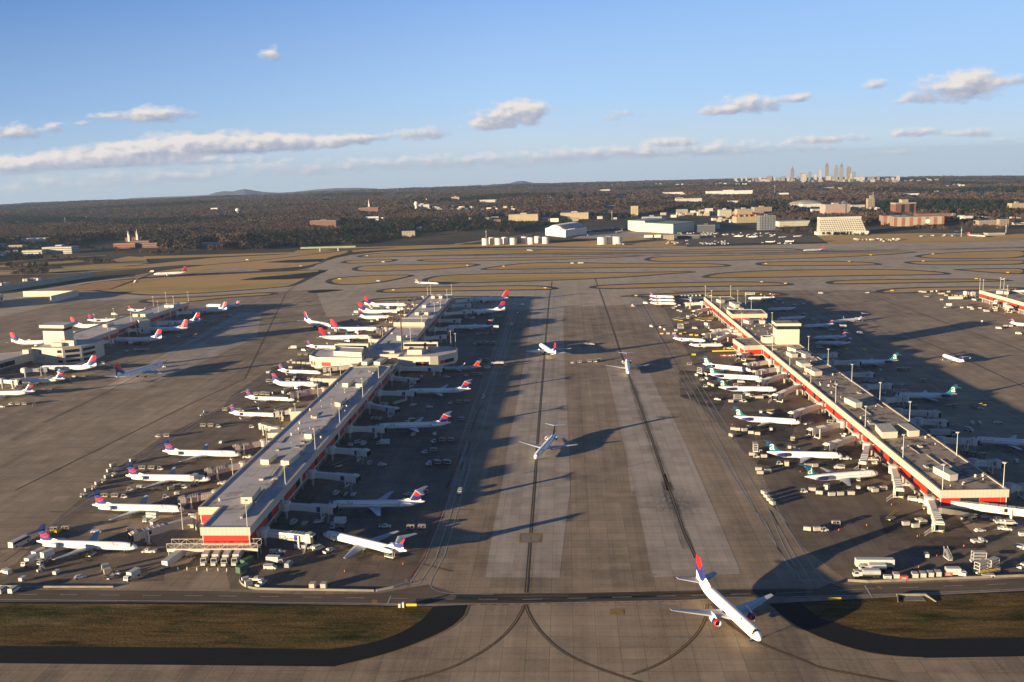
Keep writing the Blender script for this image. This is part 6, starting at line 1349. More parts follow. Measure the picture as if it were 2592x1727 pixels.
def far_b(c, x0, x1, yb, yt, style, label, cat='building', depth=None, rot=3, name='building', roof=None, group=None, mask=True, cap=None):
    A, B_ = far_site(c, x0, x1, yb); mid = (A + B_) / 2; s_ = pxm(mid); sc = SV[c][2]
    w_ = (x1 - x0) * sc / s_; h = max(3.0, (yb - yt) * sc / s_ / .97); dp = depth or max(8, min(w_ * .5, 40))
    rt_ = R(rot); w_ = max(3, (w_ - dp * abs(math.sin(rt_))) / max(.3, math.cos(rt_)))
    o = thing(name, label, cat, (mid.x + dp / 2 * math.sin(az0(mid)), mid.y + dp / 2, mid.z - .1), 90 + rot, group)
    MB().box(-w_ / 2, w_ / 2, -dp / 2, dp / 2, -4, h, 0).build('wall', FM[style], o)
    r_ = MB().box(-w_ / 2 + .3, w_ / 2 - .3, -dp / 2 + .3, dp / 2 - .3, h + .02, h + .5).build('roof', roof or (FROOFW if style in ('blank',) else FROOF), o)
    if w_ > 25 and h > 12: MB().box(-w_ * .12, w_ * .1, -dp * .2, dp * .2, h + .5, h + 3.8).build('plant_room', FM[style], r_)
    if mask: a, b0, q = SV[c]; MASK.append((a + x0 * q - 3, a + x1 * q + 3, b0 + yt * q, b0 + yb * q, mid.length))
    return o, w_, dp, h
def az0(p): return math.atan2(p.x, p.y)
# fuel tanks
for i, (x, yb, yt) in enumerate([(265, 410, 352), (375, 408, 350), (503, 405, 348), (655, 402, 345), (779, 398, 340), (322, 402, 345), (432, 399, 342), (600, 396, 338), (712, 392, 335)]):
    A = gt('D4', x, yb - 2); s_ = pxm(A); h = (yb - yt) * .29737 / s_; r_ = 30 * .29737 / s_
    o = thing('fuel_tank', f"white cylindrical fuel tank, {ORD[i] if i < 5 else ORD[i - 5]} from the western end of the {'front' if i < 5 else 'back'} row", 'storage tank', (A.x, A.y + r_, A.z), None, 'white fuel tanks at the western tank farm')
    MB().tube((0, 0, -1), (0, 0, h), r_, r_, 28).build('shell', FM['blank'], o); MB().tube((0, 0, h), (0, 0, h + .8), r_ * 1.01, r_ * .2, 28).build('roof', FROOFW, o)
    MASK.append((1150 + (x - 45) * .29737, 1150 + (x + 45) * .29737, 500 + yt * .29737, 500 + yb * .29737, A.length))
for i, (x, yb, yt) in enumerate([(1262, 404, 342), (1393, 402, 338), (1322, 396, 336)]):
    A = gt('D4', x, yb - 2); s_ = pxm(A); h = (yb - yt) * .29737 / s_; r_ = 40 * .29737 / s_
    o = thing('fuel_tank', f"wide white fuel tank of the eastern trio, {('in front at the west', 'in front at the east', 'behind the other two')[i]}", 'storage tank', (A.x, A.y + r_, A.z), None, 'white fuel tanks of the eastern trio'); MB().tube((0, 0, -1), (0, 0, h), r_, r_, 28).build('shell', FM['blank'], o); MB().tube((0, 0, h), (0, 0, h + .8), r_ * 1.01, r_ * .2, 28).build('roof', FROOFW, o)
    MASK.append((1150 + (x - 50) * .29737, 1150 + (x + 50) * .29737, 500 + yt * .29737, 500 + yb * .29737, A.length))
# white vaulted hangar
A = gt('D4', 775, 322); B_ = gt('D4', 948, 340); C_ = gt('D4', 1140, 320); s_ = pxm(B_)
ln_ = (C_ - B_).length; o = thing('vaulted_hangar', 'white hangar with arched scalloped roof behind the fuel tanks', 'hangar', (B_.x, B_.y, B_.z)); fx = A - B_; fx.z = 0; ex = Vector((C_.x - B_.x, C_.y - B_.y + 38, 0)); hw = 16.0
b = MB(); k = 15; base = [fx * (i / (k - 1)) for i in range(k)]; ht = [hw + 8.5 * max(0, math.sin(math.pi * min(1, max(0, (i / (k - 1) - .12) / .76)))) ** .8 for i in range(k)]
va = [(p.x, p.y, -2) for p in base] + [(p.x, p.y, h_ * .92) for p, h_ in zip(base, ht)]
b.add(va, [(i + 1, i, k + i, k + i + 1) for i in range(k - 1)]); b.add([(q[0] + ex.x, q[1] + ex.y, q[2]) for q in va], [(i, i + 1, k + i + 1, k + i) for i in range(k - 1)])
b.add([va[0], (ex.x, ex.y, -2), (ex.x, ex.y, hw * .92), va[k]], [(0, 1, 2, 3)]); b.build('wall', FM['blank'], o)
b = MB(); nseg = 9
for j in range(nseg):
    t0, t1 = j / nseg, (j + 1) / nseg
    for i in range(k - 1):
        q = [base[i] + ex * t0, base[i + 1] + ex * t0, base[i + 1] + ex * t1, base[i] + ex * t1]; hh = [ht[i] * .92, ht[i + 1] * .92]; tm = (t0 + t1) / 2
        c0, c1 = base[i] + ex * tm, base[i + 1] + ex * tm
        b.add([(q[0].x, q[0].y, hh[0] + .1), (q[1].x, q[1].y, hh[1] + .1), (c1.x, c1.y, hh[1] + 1.2), (c0.x, c0.y, hh[0] + 1.2)], [(0, 1, 2, 3)]); b.add([(c0.x, c0.y, hh[0] + 1.2), (c1.x, c1.y, hh[1] + 1.2), (q[2].x, q[2].y, hh[1] + .1), (q[3].x, q[3].y, hh[0] + .1)], [(0, 1, 2, 3)])
b.build('vaulted_roof', FM['blank'], o); MASK.append((1378, 1492, 570, 602, 1990))
# long cream hangar
A = gt('D4', 1478, 286); B_ = gt('D4', 1622, 292); C_ = gt('D4', 1862, 306); o = thing('long_hangar', 'long cream hangar with a taller end and green eaves beside the cargo ramp', 'hangar', (C_.x, C_.y, C_.z)); s_ = pxm(C_)
a, b2 = A - C_, B_ - C_; a.z = b2.z = 0; dpv = Vector((55, 62, 0)); h1, h2 = 72 * .29737 / s_, 88 * .29737 / s_
for nm, p, q, h in (('low_bay', b2, Vector((0, 0, 0)), h1), ('tall_bay', a, b2 + Vector((-.2, 0, 0)), h2)):
    poly = [p, q, q + dpv, p + dpv]; MB().prism([(v.x, v.y) for v in poly], -2, h).build(nm, FM['hang'], o); MB().prism(inset(poly, -.4), h, h + 1.6).build('green_eaves', plain('green_eaves_' + nm, (.20, .27, .22), .7, .1, .1), o)
MASK.append((1585, 1770, 556, 592, 2030))
LIST = '''D4 2065 2222 297 240 darkb|dark low shed east of the long cream hangar
D4 1590 1772 210 168 grey|grey shed with ribbed walls behind the long cream hangar
D4 1500 1567 168 78 cream|slim cream hotel tower rising behind the long cream hangar
D4 462 730 202 148 cream|long cream hotel above the dark pines, western of two
D4 900 1155 184 134 cream|long cream hotel above the dark pines, eastern of two
D4 815 892 208 180 blank|low white hall between the two long cream hotels
D4 985 1060 200 178 tan|low tan annexe under the eastern of the two long hotels
D4 1885 1990 137 104 tan|tan motel block left of the white billboard
D4 2075 2130 155 112 cream|short cream motel wing right of the white billboard
D4 2132 2200 148 96 white|pale motel block with taller middle right of the billboard
D4 2250 2354 156 106 white|pale motel block near the red-roofed hotel
D4 1775 1872 365 325 tan|small orange-lit block between the long hangar and the car park
D4 1890 2090 352 325 darkb|flat dark-roofed depot at the edge of the car park
D4 1612 1690 342 322 blank|white roofed shelter west of the orange-lit block
D4 1700 1760 342 320 blank|white roofed shelter touching the orange-lit block
D4 1290 1360 92 68 grey|small grey hall among trees behind the eastern long hotel
D4 335 400 212 192 brick|small red building beneath the western long hotel
D5 830 1035 192 116 pink|large pink hotel slab with pyramid behind the sloped hotel
D5 350 478 306 203 dark|dark glass office block left of the sloped hotel
D5 168 356 250 206 cream|cream hotel with red tiled roof beside the dark glass block
D5 182 306 202 150 cream|cream hotel, lower western half, behind the red-roofed hotel
D5 308 450 186 136 tan|tan hotel, taller eastern half, behind the red-roofed hotel
D5 480 732 276 240 white|long low pale motel between dark glass block and sloped hotel
D5 52 150 200 156 white|pale inn at the western end of the hotel district
D5 1360 1528 188 104 brick|brick tower with dark glass centre and cream crown
D5 1168 1225 146 72 tan|concrete silo-like tower with stepped top
D5 670 820 132 110 blank|long white wall below the grey dome roof
D5 1040 1150 148 118 white|cluster-like white low building behind the pink hotel
D5 750 830 170 148 white|low white block west of the pink hotel
D5 1320 1426 190 178 blank|thin white-roofed block under the brick tower
D5 1880 1966 222 202 blank|white-roofed block east of the brick complex
D5 1985 2150 268 236 tan|low tan shopping hall in the east
D5 2152 2232 290 228 tan|gabled tan hall with pale roof at the eastern hall
D5 2240 2354 142 106 cream|cream block half hidden at the eastern picture edge
D5 2270 2354 264 250 blank|white strip building at the eastern picture edge
D5 2060 2200 346 330 cream|long cream cargo shed at the far ramp edge
D1 160 300 592 562 deck|white parking deck, lower western part
D1 300 506 582 540 deck|white parking deck, taller eastern part
D1 55 166 552 528 tan|tan office behind the white parking deck
D1 140 330 502 482 blank|flat white warehouse among trees at the west
D1 0 40 540 515 blank|white warehouse end at the western picture edge
D1 2060 2240 405 365 brick|brick school among trees west of the church
D1 1330 1455 522 510 blank|thin white roof strip in the woods below the church hill
D1 2140 2185 236 228 blank|tiny white roof in the far western woods
D1 1390 1445 288 280 blank|tiny white roof left of the western water tower
D2 155 290 306 280 brick|brick church with white steeple on the wooded rise
D2 520 625 288 258 white|white civic block beside the town water tower
D2 765 820 236 208 cream|cream tower block above the little town
D2 950 1065 242 226 white|white low block east of the cream tower block
D2 535 570 420 405 blank|small white house in the clearing above the dark pines
D2 440 530 470 435 tan|cluster-like tan house in the clearing above the dark pines
D2 185 290 350 338 blank|long white roof below the brick church
D2 2250 2300 230 212 white|white block on the slope north of the long hangar, western
D2 2302 2350 235 218 white|white block on the slope north of the long hangar, eastern
D2 2165 2300 188 176 blank|long white warehouse on the far slope
D2 1745 1815 166 158 blank|white warehouse in the far woods north of the eastern long hotel
D3 25 200 345 325 white|string of white flats above the motel district
D3 375 445 360 340 white|white flats above the cream hotels
D3 230 540 296 274 blank|very long white warehouse on the far slope below downtown
D3 700 780 298 288 blank|small white warehouse east of the very long one
D3 1550 1650 302 292 blank|white warehouse in the eastern woods'''
for q in LIST.split('\n'):
    sp_, lab = q.split('|'); c, x0, x1, yb, yt, st = sp_.split(); x0, x1, yb, yt = map(float, (x0, x1, yb, yt))
    far_b(c, x0, x1, yb, yt, st, lab, rot={'D5': -6, 'D4': 8}.get(c, 3 + (hash(lab) * 0)))
# features on the recognisable ones
def far_named(lab): return next(o for o in S.objects if o.get('label') == lab)
def ext(o, ax): w_ = next(c_ for c_ in o.children if c_.name.startswith('wall')); return max(v.co[ax] for v in w_.data.vertices), min(v.co[ax] for v in w_.data.vertices)
o = far_named('large pink hotel slab with pyramid behind the sloped hotel'); X, Y, Zt = ext(o, 0)[0], ext(o, 1)[0], ext(o, 2)[0]
MB().hexa([(X * .45, -Y * .7, Zt), (X * .95, -Y * .7, Zt), (X * .95, Y * .7, Zt), (X * .45, Y * .7, Zt)], [(X * .69, -.3, Zt + 9), (X * .71, -.3, Zt + 9), (X * .71, .3, Zt + 9), (X * .69, .3, Zt + 9)]).build('pyramid_roof', FM['towerbl'], o)
MB().box(X * .6, X * .68, -Y - .3, -Y, 0, Zt + 1).build('dark_slot', FM['darkb'], o)
o = far_named('cream hotel with red tiled roof beside the dark glass block'); X, Y, Zt = ext(o, 0)[0], ext(o, 1)[0], ext(o, 2)[0]
MB().hexa([(-X - .5, -Y - .5, Zt), (X + .5, -Y - .5, Zt), (X + .5, Y + .5, Zt), (-X - .5, Y + .5, Zt)], [(-X + 4, -.5, Zt + 5), (X - 4, -.5, Zt + 5), (X - 4, .5, Zt + 5), (-X + 4, .5, Zt + 5)]).build('tiled_roof', FM['redroof'], o)
for t in (-.75, -.25, .15, .7): MB().hexa([(X * t - 3, -Y - .6, Zt - 1), (X * t + 3, -Y - .6, Zt - 1), (X * t + 3, 0, Zt - 1), (X * t - 3, 0, Zt - 1)], [(X * t - .3, -Y - .6, Zt + 4), (X * t + .3, -Y - .6, Zt + 4), (X * t + .3, 0, Zt + 4), (X * t - .3, 0, Zt + 4)]).build('gable', FM['cream'], o)
o = far_named('brick tower with dark glass centre and cream crown'); X, Y, Zt = ext(o, 0)[0], ext(o, 1)[0], ext(o, 2)[0]
MB().box(-X * .45, -X * .12, -Y - .2, -Y, 0, Zt - 3).build('glass_strip', WINDK, o); MB().box(X * .35, X * .8, -Y - .2, -Y, 0, Zt - 3).build('glass_strip', WINDK, o); MB().box(-X - .3, X + .3, -Y - .4, Y + .4, Zt - 3, Zt + .4).build('cornice', FM['tan'], o); MB().box(-X * .3, X * .35, -Y * .5, Y * .5, Zt + .5, Zt + 8).build('crown', FM['cream'], o)
o = far_named('concrete silo-like tower with stepped top'); X, Y, Zt = ext(o, 0)[0], ext(o, 1)[0], ext(o, 2)[0]
MB().box(-X * .2, X * .9, -Y * .5, Y * .5, Zt, Zt + 9).box(X * .6, X * .85, -.6, .6, Zt + 9, Zt + 18).build('stepped_top', FM['tan'], o)
o = far_named('brick church with white steeple on the wooded rise'); X, Y, Zt = ext(o, 0)[0], ext(o, 1)[0], ext(o, 2)[0]
MB().box(-2.5, 2.5, -2.5, 2.5, Zt, Zt + 12).tube((0, 0, Zt + 12), (0, 0, Zt + 30), 2.6, .1, 8).build('steeple', FM['blank'], o)
# sloped hotel
A, B_ = far_site('D5', 797, 1198, 340); s_ = pxm((A + B_) / 2); w_ = (B_ - A).length; h = 132 * .33645 / s_; mid = (A + B_) / 2
o = thing('sloped_hotel', 'cream hotel with sloping front of square windows facing the runway', 'hotel', (mid.x, mid.y + 14, mid.z), 90)
MB().hexa([(-w_ * .46, -12, 6), (w_ * .46, -12, 6), (w_ * .43, 12, 6), (-w_ * .45, 12, 6)], [(-w_ * .44, -4, h - 4), (w_ * .375, -4, h - 4), (w_ * .375, 12, h - 4), (-w_ * .44, 12, h - 4)]).build('window_wall', FM['slope'], o)
MB().box(-w_ * .445, w_ * .38, -4.3, 12.3, h - 4, h).build('crown_storey', FM['white'], o); b = MB().box(-w_ * .5, -w_ * .2, -15, 10, -3, 5.9).box(w_ * .22, w_ * .5, -15, 10, -3, 5.9).box(-w_ * .2, w_ * .22, -6, 10, -3, 5.9)
b.build('podium', FM['blank'], o); MB().box(-w_ * .2, w_ * .22, -6.3, -6.0, .2, 4.5).build('podium_glazing', WINDK, o)
for k in range(7): x = -w_ * .2 + w_ * .42 * (k + .5) / 7; MB().tube((x, -9, 0), (x, -9, 5.8), .6).build('column', FM['blank'], o)
MB().box(-w_ * .2, w_ * .22, -10, -6.4, 5.8, 6.6).build('entrance_canopy', FM['blank'], o); MASK.append((2066, 2206, 545, 596, mid.length))
# brick complex with disc
A, B_ = far_site('D5', 1380, 1770, 274); mid = (A + B_) / 2; s_ = pxm(mid); w_ = (B_ - A).length; h = 66 * .33645 / s_
o = thing('office_complex', 'wide brick and stone complex bearing a round white emblem', 'office block', (mid.x, mid.y + 20, mid.z), 97)
MB().box(-w_ / 2, w_ / 2, -20, 20, -3, h).build('front_wing', FM['brickband'], o); MB().box(-w_ * .62, -w_ * .15, 22, 60, -3, h + 1).build('rear_wing', FM['brickband'], o); MB().box(w_ * .1, w_ * .75, 24, 60, -3, h + 4).build('rear_wing', FM['brick'], o); MB().box(-w_ / 2 + 1, w_ / 2 - 1, -19, 19, h, h + .6).build('roof', FROOF, o)
MB().tube((w_ * .17, -20.1, h * .52), (w_ * .17, -20.5, h * .52), h * .26, h * .26, 20).build('round_emblem', FM['blank'], o); MASK.append((2195, 2435, 543, 578, mid.length))
A = gt('D5', 720, 120); o = thing('dome_hall', 'broad grey low-domed roof behind the hotels', 'hall', A); MB().lathe([(0, 62, 0), (6, 58, 0), (12, 42, 0), (15.5, 20, 0), (16.5, 2, 0)], 28, axis='z').build('dome_roof', FROOF, o); MASK.append((2000, 2085, 510, 526, A.length))
# brick office with steeple behind (west)
A, B_ = far_site('D1', 760, 1036, 545); mid = (A + B_) / 2; s_ = pxm(mid); w_ = (B_ - A).length; o = thing('brick_office', 'stepped red brick office block on the wooded western slope', 'office block', (mid.x, mid.y + 12, mid.z), 93)
bb = FM['bricklow'] = facade('brick_strips', (.20, .062, .035), (.04, .032, .03), 4.2, 300, 1.0, .42); h = 30 * .38233 / s_; w_ *= .9
MB().box(-w_ / 2, 0, -12, 12, -4, h).build('west_wing', bb, o); MB().box(w_ * .06, w_ / 2, -4, 20, -4, h).build('east_wing', bb, o); MB().box(-w_ * .2, w_ * .25, 4, 30, -4, h + 4).build('centre', bb, o); MB().box(-w_ / 2 + .5, -.5, -11.5, 3.8, h, h + .5).build('roof', FROOF, o); MASK.append((285, 400, 600, 630, mid.length))
for c, x, yb, yt, lab in [('D1', 918, 480, 420, 'white church steeple standing behind the stepped brick office, taller one'), ('D1', 862, 470, 426, 'white church steeple standing behind the stepped brick office, shorter one')]:
    A = gt(c, x, 500); s_ = pxm(A); ht_ = (500 - yt) * .38233 / s_; o = thing('church', lab, 'church', A); MB().box(-9, 9, -6, 14, -2, ht_ * .35).build('nave', FM['brick'], o); MB().box(-2.2, 2.2, -8.4, -6.1, -2, ht_ * .62).build('tower', FM['blank'], o); MB().tube((0, -7.2, ht_ * .62), (0, -7.2, ht_), 2.3, .1, 8).build('spire', FM['blank'], o); MASK.append((x * .38233 - 6, x * .38233 + 6, 420 + yt * .38233, 420 + 490 * .38233, A.length))
def water_tower(c, x, yb, yt, lab, rw):
    A = gt(c, x, yb + 12); s_ = pxm(A); H_ = (yb + 12 - yt) * SV[c][2] / s_; r_ = rw * SV[c][2] / s_; o = thing('water_tower', lab, 'water tower', A)
    MB().tube((0, 0, -2), (0, 0, H_ * .6), r_ * .75, r_ * .6, 16).build('stem', FM['blank'], o); MB().lathe([(H_ * .55, r_ * .6, 0), (H_ * .66, r_, 0), (H_ * .84, r_, 0), (H_ * .95, r_ * .7, 0), (H_, r_ * .15, 0)], 20, axis='z').build('tank', FM['blank'], o); MASK.append((SV[c][0] + (x - rw - 6) * SV[c][2], SV[c][0] + (x + rw + 6) * SV[c][2], SV[c][1] + yt * SV[c][2], SV[c][1] + yb * SV[c][2], A.length))
water_tower('D1', 1577, 318, 280, 'white water tower alone in the western woods', 16); water_tower('D2', 535, 288, 235, 'white bulb-topped water tower over the little town', 15)
A = gt('D4', 2240, 262); o = thing('storage_tank', 'white tank with dome beside the dark shed', 'storage tank', A); MB().tube((0, 0, -1), (0, 0, 7.5), 5, 5, 20).build('shell', FM['blank'], o); MB().tube((0, 0, 7.5), (0, 0, 9.5), 5.05, .6, 20).build('roof', FROOFW, o)
for c, x, yb, yt, lab in [('D2', 410, 185, 108, 'tall thin radio mast on the horizon'), ('D3', 688, 300, 225, 'thin lattice mast in the woods below downtown'), ('D1', 434, 395, 338, 'thin pale mast in the western woods, taller'), ('D1', 573, 370, 328, 'thin pale mast in the western woods, shorter'), ('D4', 1342, 190, 110, 'white and red slender pylon west of the slim hotel tower'), ('D4', 272, 345, 275, 'grey lattice tower behind the western tanks'), ('D3', 1935, 580, 520, 'mast over the far cargo apron'), ('D3', 2232, 560, 490, 'mast beside the long cream cargo shed')]:
    A = gt(c, x, yb); s_ = pxm(A); H_ = (yb - yt) * SV[c][2] / s_; o = thing('radio_mast', lab, 'mast', A); MB().tube((0, 0, 0), (0, 0, H_), .9, .35, 6).build('pole', FM['grey'], o); MB().tube((0, 0, H_ * .72), (0, 0, H_ * .78), 1.2, 1.2, 8).build('fitting', FM['blank'], o)
# billboard
A = gt('D4', 2030, 160); o = thing('billboard', 'white roadside billboard on a post among the motels', 'billboard', A, 90); MB().box(-7, 7, -.4, .4, 9, 15).build('panel', FM['blank'], o); MB().tube((0, 0, -1), (0, 0, 9), .6).build('post', FM['grey'], o)
# bridge
A, B_ = gt('D1', 1990, 572), gt('D1', 2354, 562); o = thing('road_bridge', 'pale green road bridge at the edge of the western field', 'bridge', A); d = B_ - A; d.z = 0; nn = Vector((-d.y, d.x, 0)).normalized() * 10
MB().hexa([Vector((0, 0, 6)), d + UP * 6, d + nn + UP * 6, nn + UP * 6], [Vector((0, 0, 9)), d + UP * 9, d + nn + UP * 9, nn + UP * 9]).build('deck', plain('bridge_green', (.24, .27, .17), .7, .1, .1), o)
for t in (.35, .68): p = d * t + nn * .5; MB().box(p.x - 1.2, p.x + 1.2, p.y - 4, p.y + 4, -3, 6).build('pier', CONCW, o)
# downtown
DT = '805 24 140 towerb|868 24 156 towerg|886 40 163 towerw|922 20 148 towerbl|960 25 165 towerw|993 24 137 towerw|1035 25 112 towerb|1098 30 122 towerg|1132 30 118 towerg|1182 34 118 towerb|1216 28 148 towerbl|1200 20 160 towerw|745 30 178 towerg|655 42 176 towerb|500 16 182 towerw|1236 40 183 towerw|1272 44 180 towerw|1320 28 180 towerb|1344 24 178 towerbl|1380 26 177 towerb|1476 28 186 towerw|1512 30 172 towerw|1165 20 182 towerw|1078 20 175 towerg|842 20 178 towerg|780 22 185 towerw|712 40 188 towerg|592 22 184 towerw|545 18 187 towerg|470 15 189 towerw|430 20 191 towerw|620 62 196 towerw|1050 40 176 towerw|1440 30 188 towerb|565 16 186 towerb|690 18 184 towerw'
names_dt = {1035: 'brown spire-topped skyscraper, tallest of downtown', 1132: 'grey spire-topped skyscraper in the middle of downtown', 1182: 'broad brown skyscraper east of the spires', 1098: 'grey skyscraper with stepped roof', 886: 'broad white slab west of the brown spire', 1216: 'blue-grey tower touching the broad brown skyscraper', 805: 'tan skyscraper apart from the rest on the west of downtown', 993: 'pale slim tower just west of the brown spire'}
for q in DT.split('|'):
    x, w0, yt, st = q.split(); x, w0, yt = map(float, (x, w0, yt)); w0 *= 1.2; lab = names_dt.get(int(x))
    o, w_, dp, h = far_b('D3', x - w0 / 2, x + w0 / 2, 212, yt, st, lab or 'distant downtown tower block among many on the skyline', 'skyscraper', min(60, max(25, w0 * 1.1)), 20, 'skyscraper', group='downtown towers', mask=True)
    if x in (1035, 1132, 805): MB().hexa([(-w_ / 2, -dp / 2, h), (w_ / 2, -dp / 2, h), (w_ / 2, dp / 2, h), (-w_ / 2, dp / 2, h)], [(-1, -1, h + 26), (1, -1, h + 26), (1, 1, h + 26), (-1, 1, h + 26)]).tube((0, 0, h + 24), (0, 0, h + 38), 1.2, .5, 6).build('spire', FM[st], o)
    if x == 1098: MB().box(-w_ * .3, w_ * .3, -dp * .3, dp * .3, h, h + 16).build('stepped_roof', FM[st], o)
def specks(c, xs, ys, n_, label, group, wr=(8, 26), hr=(4, 9), styles=('white', 'blank', 'tan', 'cream')):
    rr_ = random.Random(hash(c) % 7 + int(xs[0]) + n_ if False else int(xs[0] * 3 + ys[0]) + n_)
    for i in range(n_):
        x = rr_.uniform(*xs); t = (x - xs[0]) / (xs[1] - xs[0]); y = ys[0] + (ys[1] - ys[0]) * t + rr_.uniform(-1, 1) * (ys[2] if len(ys) > 2 else 5); w0 = rr_.uniform(*wr); h0 = rr_.uniform(*hr)
        far_b(c, x - w0 / 2, x + w0 / 2, y, y - h0, rr_.choice(styles), label, 'building', None, rr_.uniform(-25, 25), 'small_building', rr_.choice((None, FROOFW)), group)
specks('D2', (500, 1200), (282, 285, 9), 26, 'small white building in the town strip east of the water tower', 'town strip buildings', (14, 40), (7, 13))
specks('D2', (350, 1150), (240, 225, 14), 10, 'small building scattered in woods above the town strip', 'houses above the town strip', (8, 20), (5, 9))
specks('D2', (0, 900), (385, 370, 30), 14, 'house roof among bare trees above the dark pine belt', 'houses above the pine belt', (10, 26), (6, 10))
specks('D3', (400, 1530), (214, 214, 4), 34, 'tiny low block at the foot of the downtown skyline', 'low blocks at the foot of downtown', (12, 36), (8, 20), ('towerw', 'tan', 'towerg', 'towerw', 'towerb'))
specks('D3', (1560, 1800), (206, 204, 5), 13, 'tiny white block on the ridge east of downtown', 'white blocks on the eastern ridge', (8, 24), (5, 12))
specks('D3', (1830, 1980), (243, 232, 6), 9, 'small white roof on the slope far east of downtown', 'white roofs on the eastern slope', (10, 30), (5, 9))
specks('D3', (0, 700), (232, 226, 5), 9, 'tiny white roof in the woods west of downtown', 'white roofs west of downtown', (8, 34), (4, 9))
specks('D3', (800, 1350), (262, 256, 5), 8, 'small white roof in the woods between downtown and the pink hotel', 'white roofs below downtown', (14, 50), (4, 8))
specks('D3', (0, 480), (420, 440, 18), 16, 'small motel or shop among the trees north-west of the dark glass block', 'motel district buildings', (20, 60), (10, 22))
specks('D3', (480, 960), (400, 410, 14), 8, 'small pale building on the slope above the white motel', 'buildings above the white motel', (20, 60), (8, 16))
specks('D2', (1680, 2354), (345, 330, 30), 9, 'small pale building in the woods around the slim hotel tower', 'buildings around the slim hotel tower', (16, 50), (8, 16))
specks('D2', (1400, 2300), (205, 195, 12), 9, 'small white roof in the woods above the slim hotel tower', 'roofs above the slim hotel tower', (14, 60), (5, 10))
specks('D3', (1500, 2300), (300, 300, 22), 9, 'small white roof in the eastern woods below the ridge', 'roofs in the eastern woods', (12, 44), (5, 10))
specks('D2', (900, 1700), (362, 350, 10), 8, 'small low building beside the two long cream hotels', 'buildings by the long cream hotels', (18, 55), (8, 15))
specks('D2', (440, 1080), (143, 132, 4), 16, 'tiny pale tower on the northern horizon beneath the second hill', 'towers on the northern horizon', (6, 14), (5, 14), ('towerw', 'towerg', 'towerbl'))
specks('D2', (1650, 2354), (130, 122, 6), 9, 'tiny white roof near the horizon west of downtown', 'roofs near the horizon', (10, 30), (3, 6))
specks('D1', (1900, 2354), (168, 160, 3), 5, 'tiny pale roof on the north-western horizon', 'roofs on the north-western horizon', (10, 40), (3, 6))
specks('D1', (0, 140), (585, 578, 14), 7, 'shed or parked trailer by the white parking deck', 'sheds by the parking deck', (14, 34), (6, 12))
specks('D5', (0, 180), (225, 235, 18), 9, 'small restaurant or shop roof among the western motels', 'shops among the motels', (18, 46), (10, 18))
specks('D5', (1100, 1330), (150, 155, 10), 8, 'small white roof between the pink hotel and the brick tower', 'white roofs behind the pink hotel', (14, 40), (8, 14))
specks('D5', (1650, 1900), (205, 205, 10), 6, 'low brick or white roof behind the wide brick complex', 'roofs behind the brick complex', (30, 70), (10, 16), ('brick', 'white', 'tan'))
specks('D5', (2000, 2354), (215, 222, 12), 7, 'small white roof in the trees at the eastern shopping hall', 'white roofs in the east', (16, 50), (7, 12))
specks('E6', (0, 110), (348, 330, 4), 5, 'white trailer parked above the blue-grey retaining wall, western cluster', 'trailers above the retaining wall', (14, 40), (8, 14), ('blank', 'white'))
specks('E6', (215, 350), (309, 300, 3), 5, 'white trailer parked above the blue-grey retaining wall, eastern cluster', 'trailers above the retaining wall', (14, 36), (8, 14), ('blank', 'white'))
# cars and vans in the far lots
def lot(c, xs, y0, y1, n_, label, group, kinds=('car', 'van', 'van', 'pick')):
    rr_ = random.Random(int(xs[0]) + n_)
    for i in range(n_):
        x = rr_.uniform(*xs); y = rr_.uniform(y0, y1); k = rr_.choice(kinds); p = gt(c, x, y); o = copy_tree(VPROTO[k]); o.location = (p.x, p.y, p.z + .35); o.rotation_euler = (0, 0, R(rr_.choice((0, 90, 10, 100)))); tag(o, label, 'vehicle', group)
lot('D3', (200, 700), 556, 585, 46, 'vehicle parked in the dark car park below the glass office block', 'vehicles in the glass-office car park')
lot('D3', (190, 380), 627, 634, 12, 'vehicle in the row at the field edge of the dark car park', 'vehicles along the car park edge'); lot('D3', (520, 800), 620, 630, 7, 'vehicle on the ramp edge between car park and runway', 'vehicles on the ramp edge')
lot('D3', (1225, 1350), 600, 608, 13, 'white vehicle or loader in the long line on the cargo ramp', 'vehicles lined up on the cargo ramp', ('van', 'dol', 'box')); lot('D3', (1360, 1540), 600, 614, 15, 'white vehicle near the middle of the cargo ramp', 'vehicles on the cargo ramp', ('van', 'dol', 'box')); lot('D3', (1640, 1860), 572, 580, 7, 'vehicle on the road behind the cargo ramp', 'vehicles behind the cargo ramp')
lot('D4', (1120, 1210), 318, 328, 6, 'vehicle beside the white vaulted hangar', 'vehicles by the vaulted hangar'); lot('D4', (1360, 1500), 402, 410, 9, 'truck at the foot of the eastern tank trio', 'trucks by the eastern tanks', ('box', 'van')); lot('D4', (1780, 2330), 372, 404, 20, 'vehicle in front of the flat dark depot', 'vehicles by the depot'); lot('D4', (1890, 2340), 300, 318, 12, 'vehicle behind the flat dark depot', 'vehicles behind the depot')
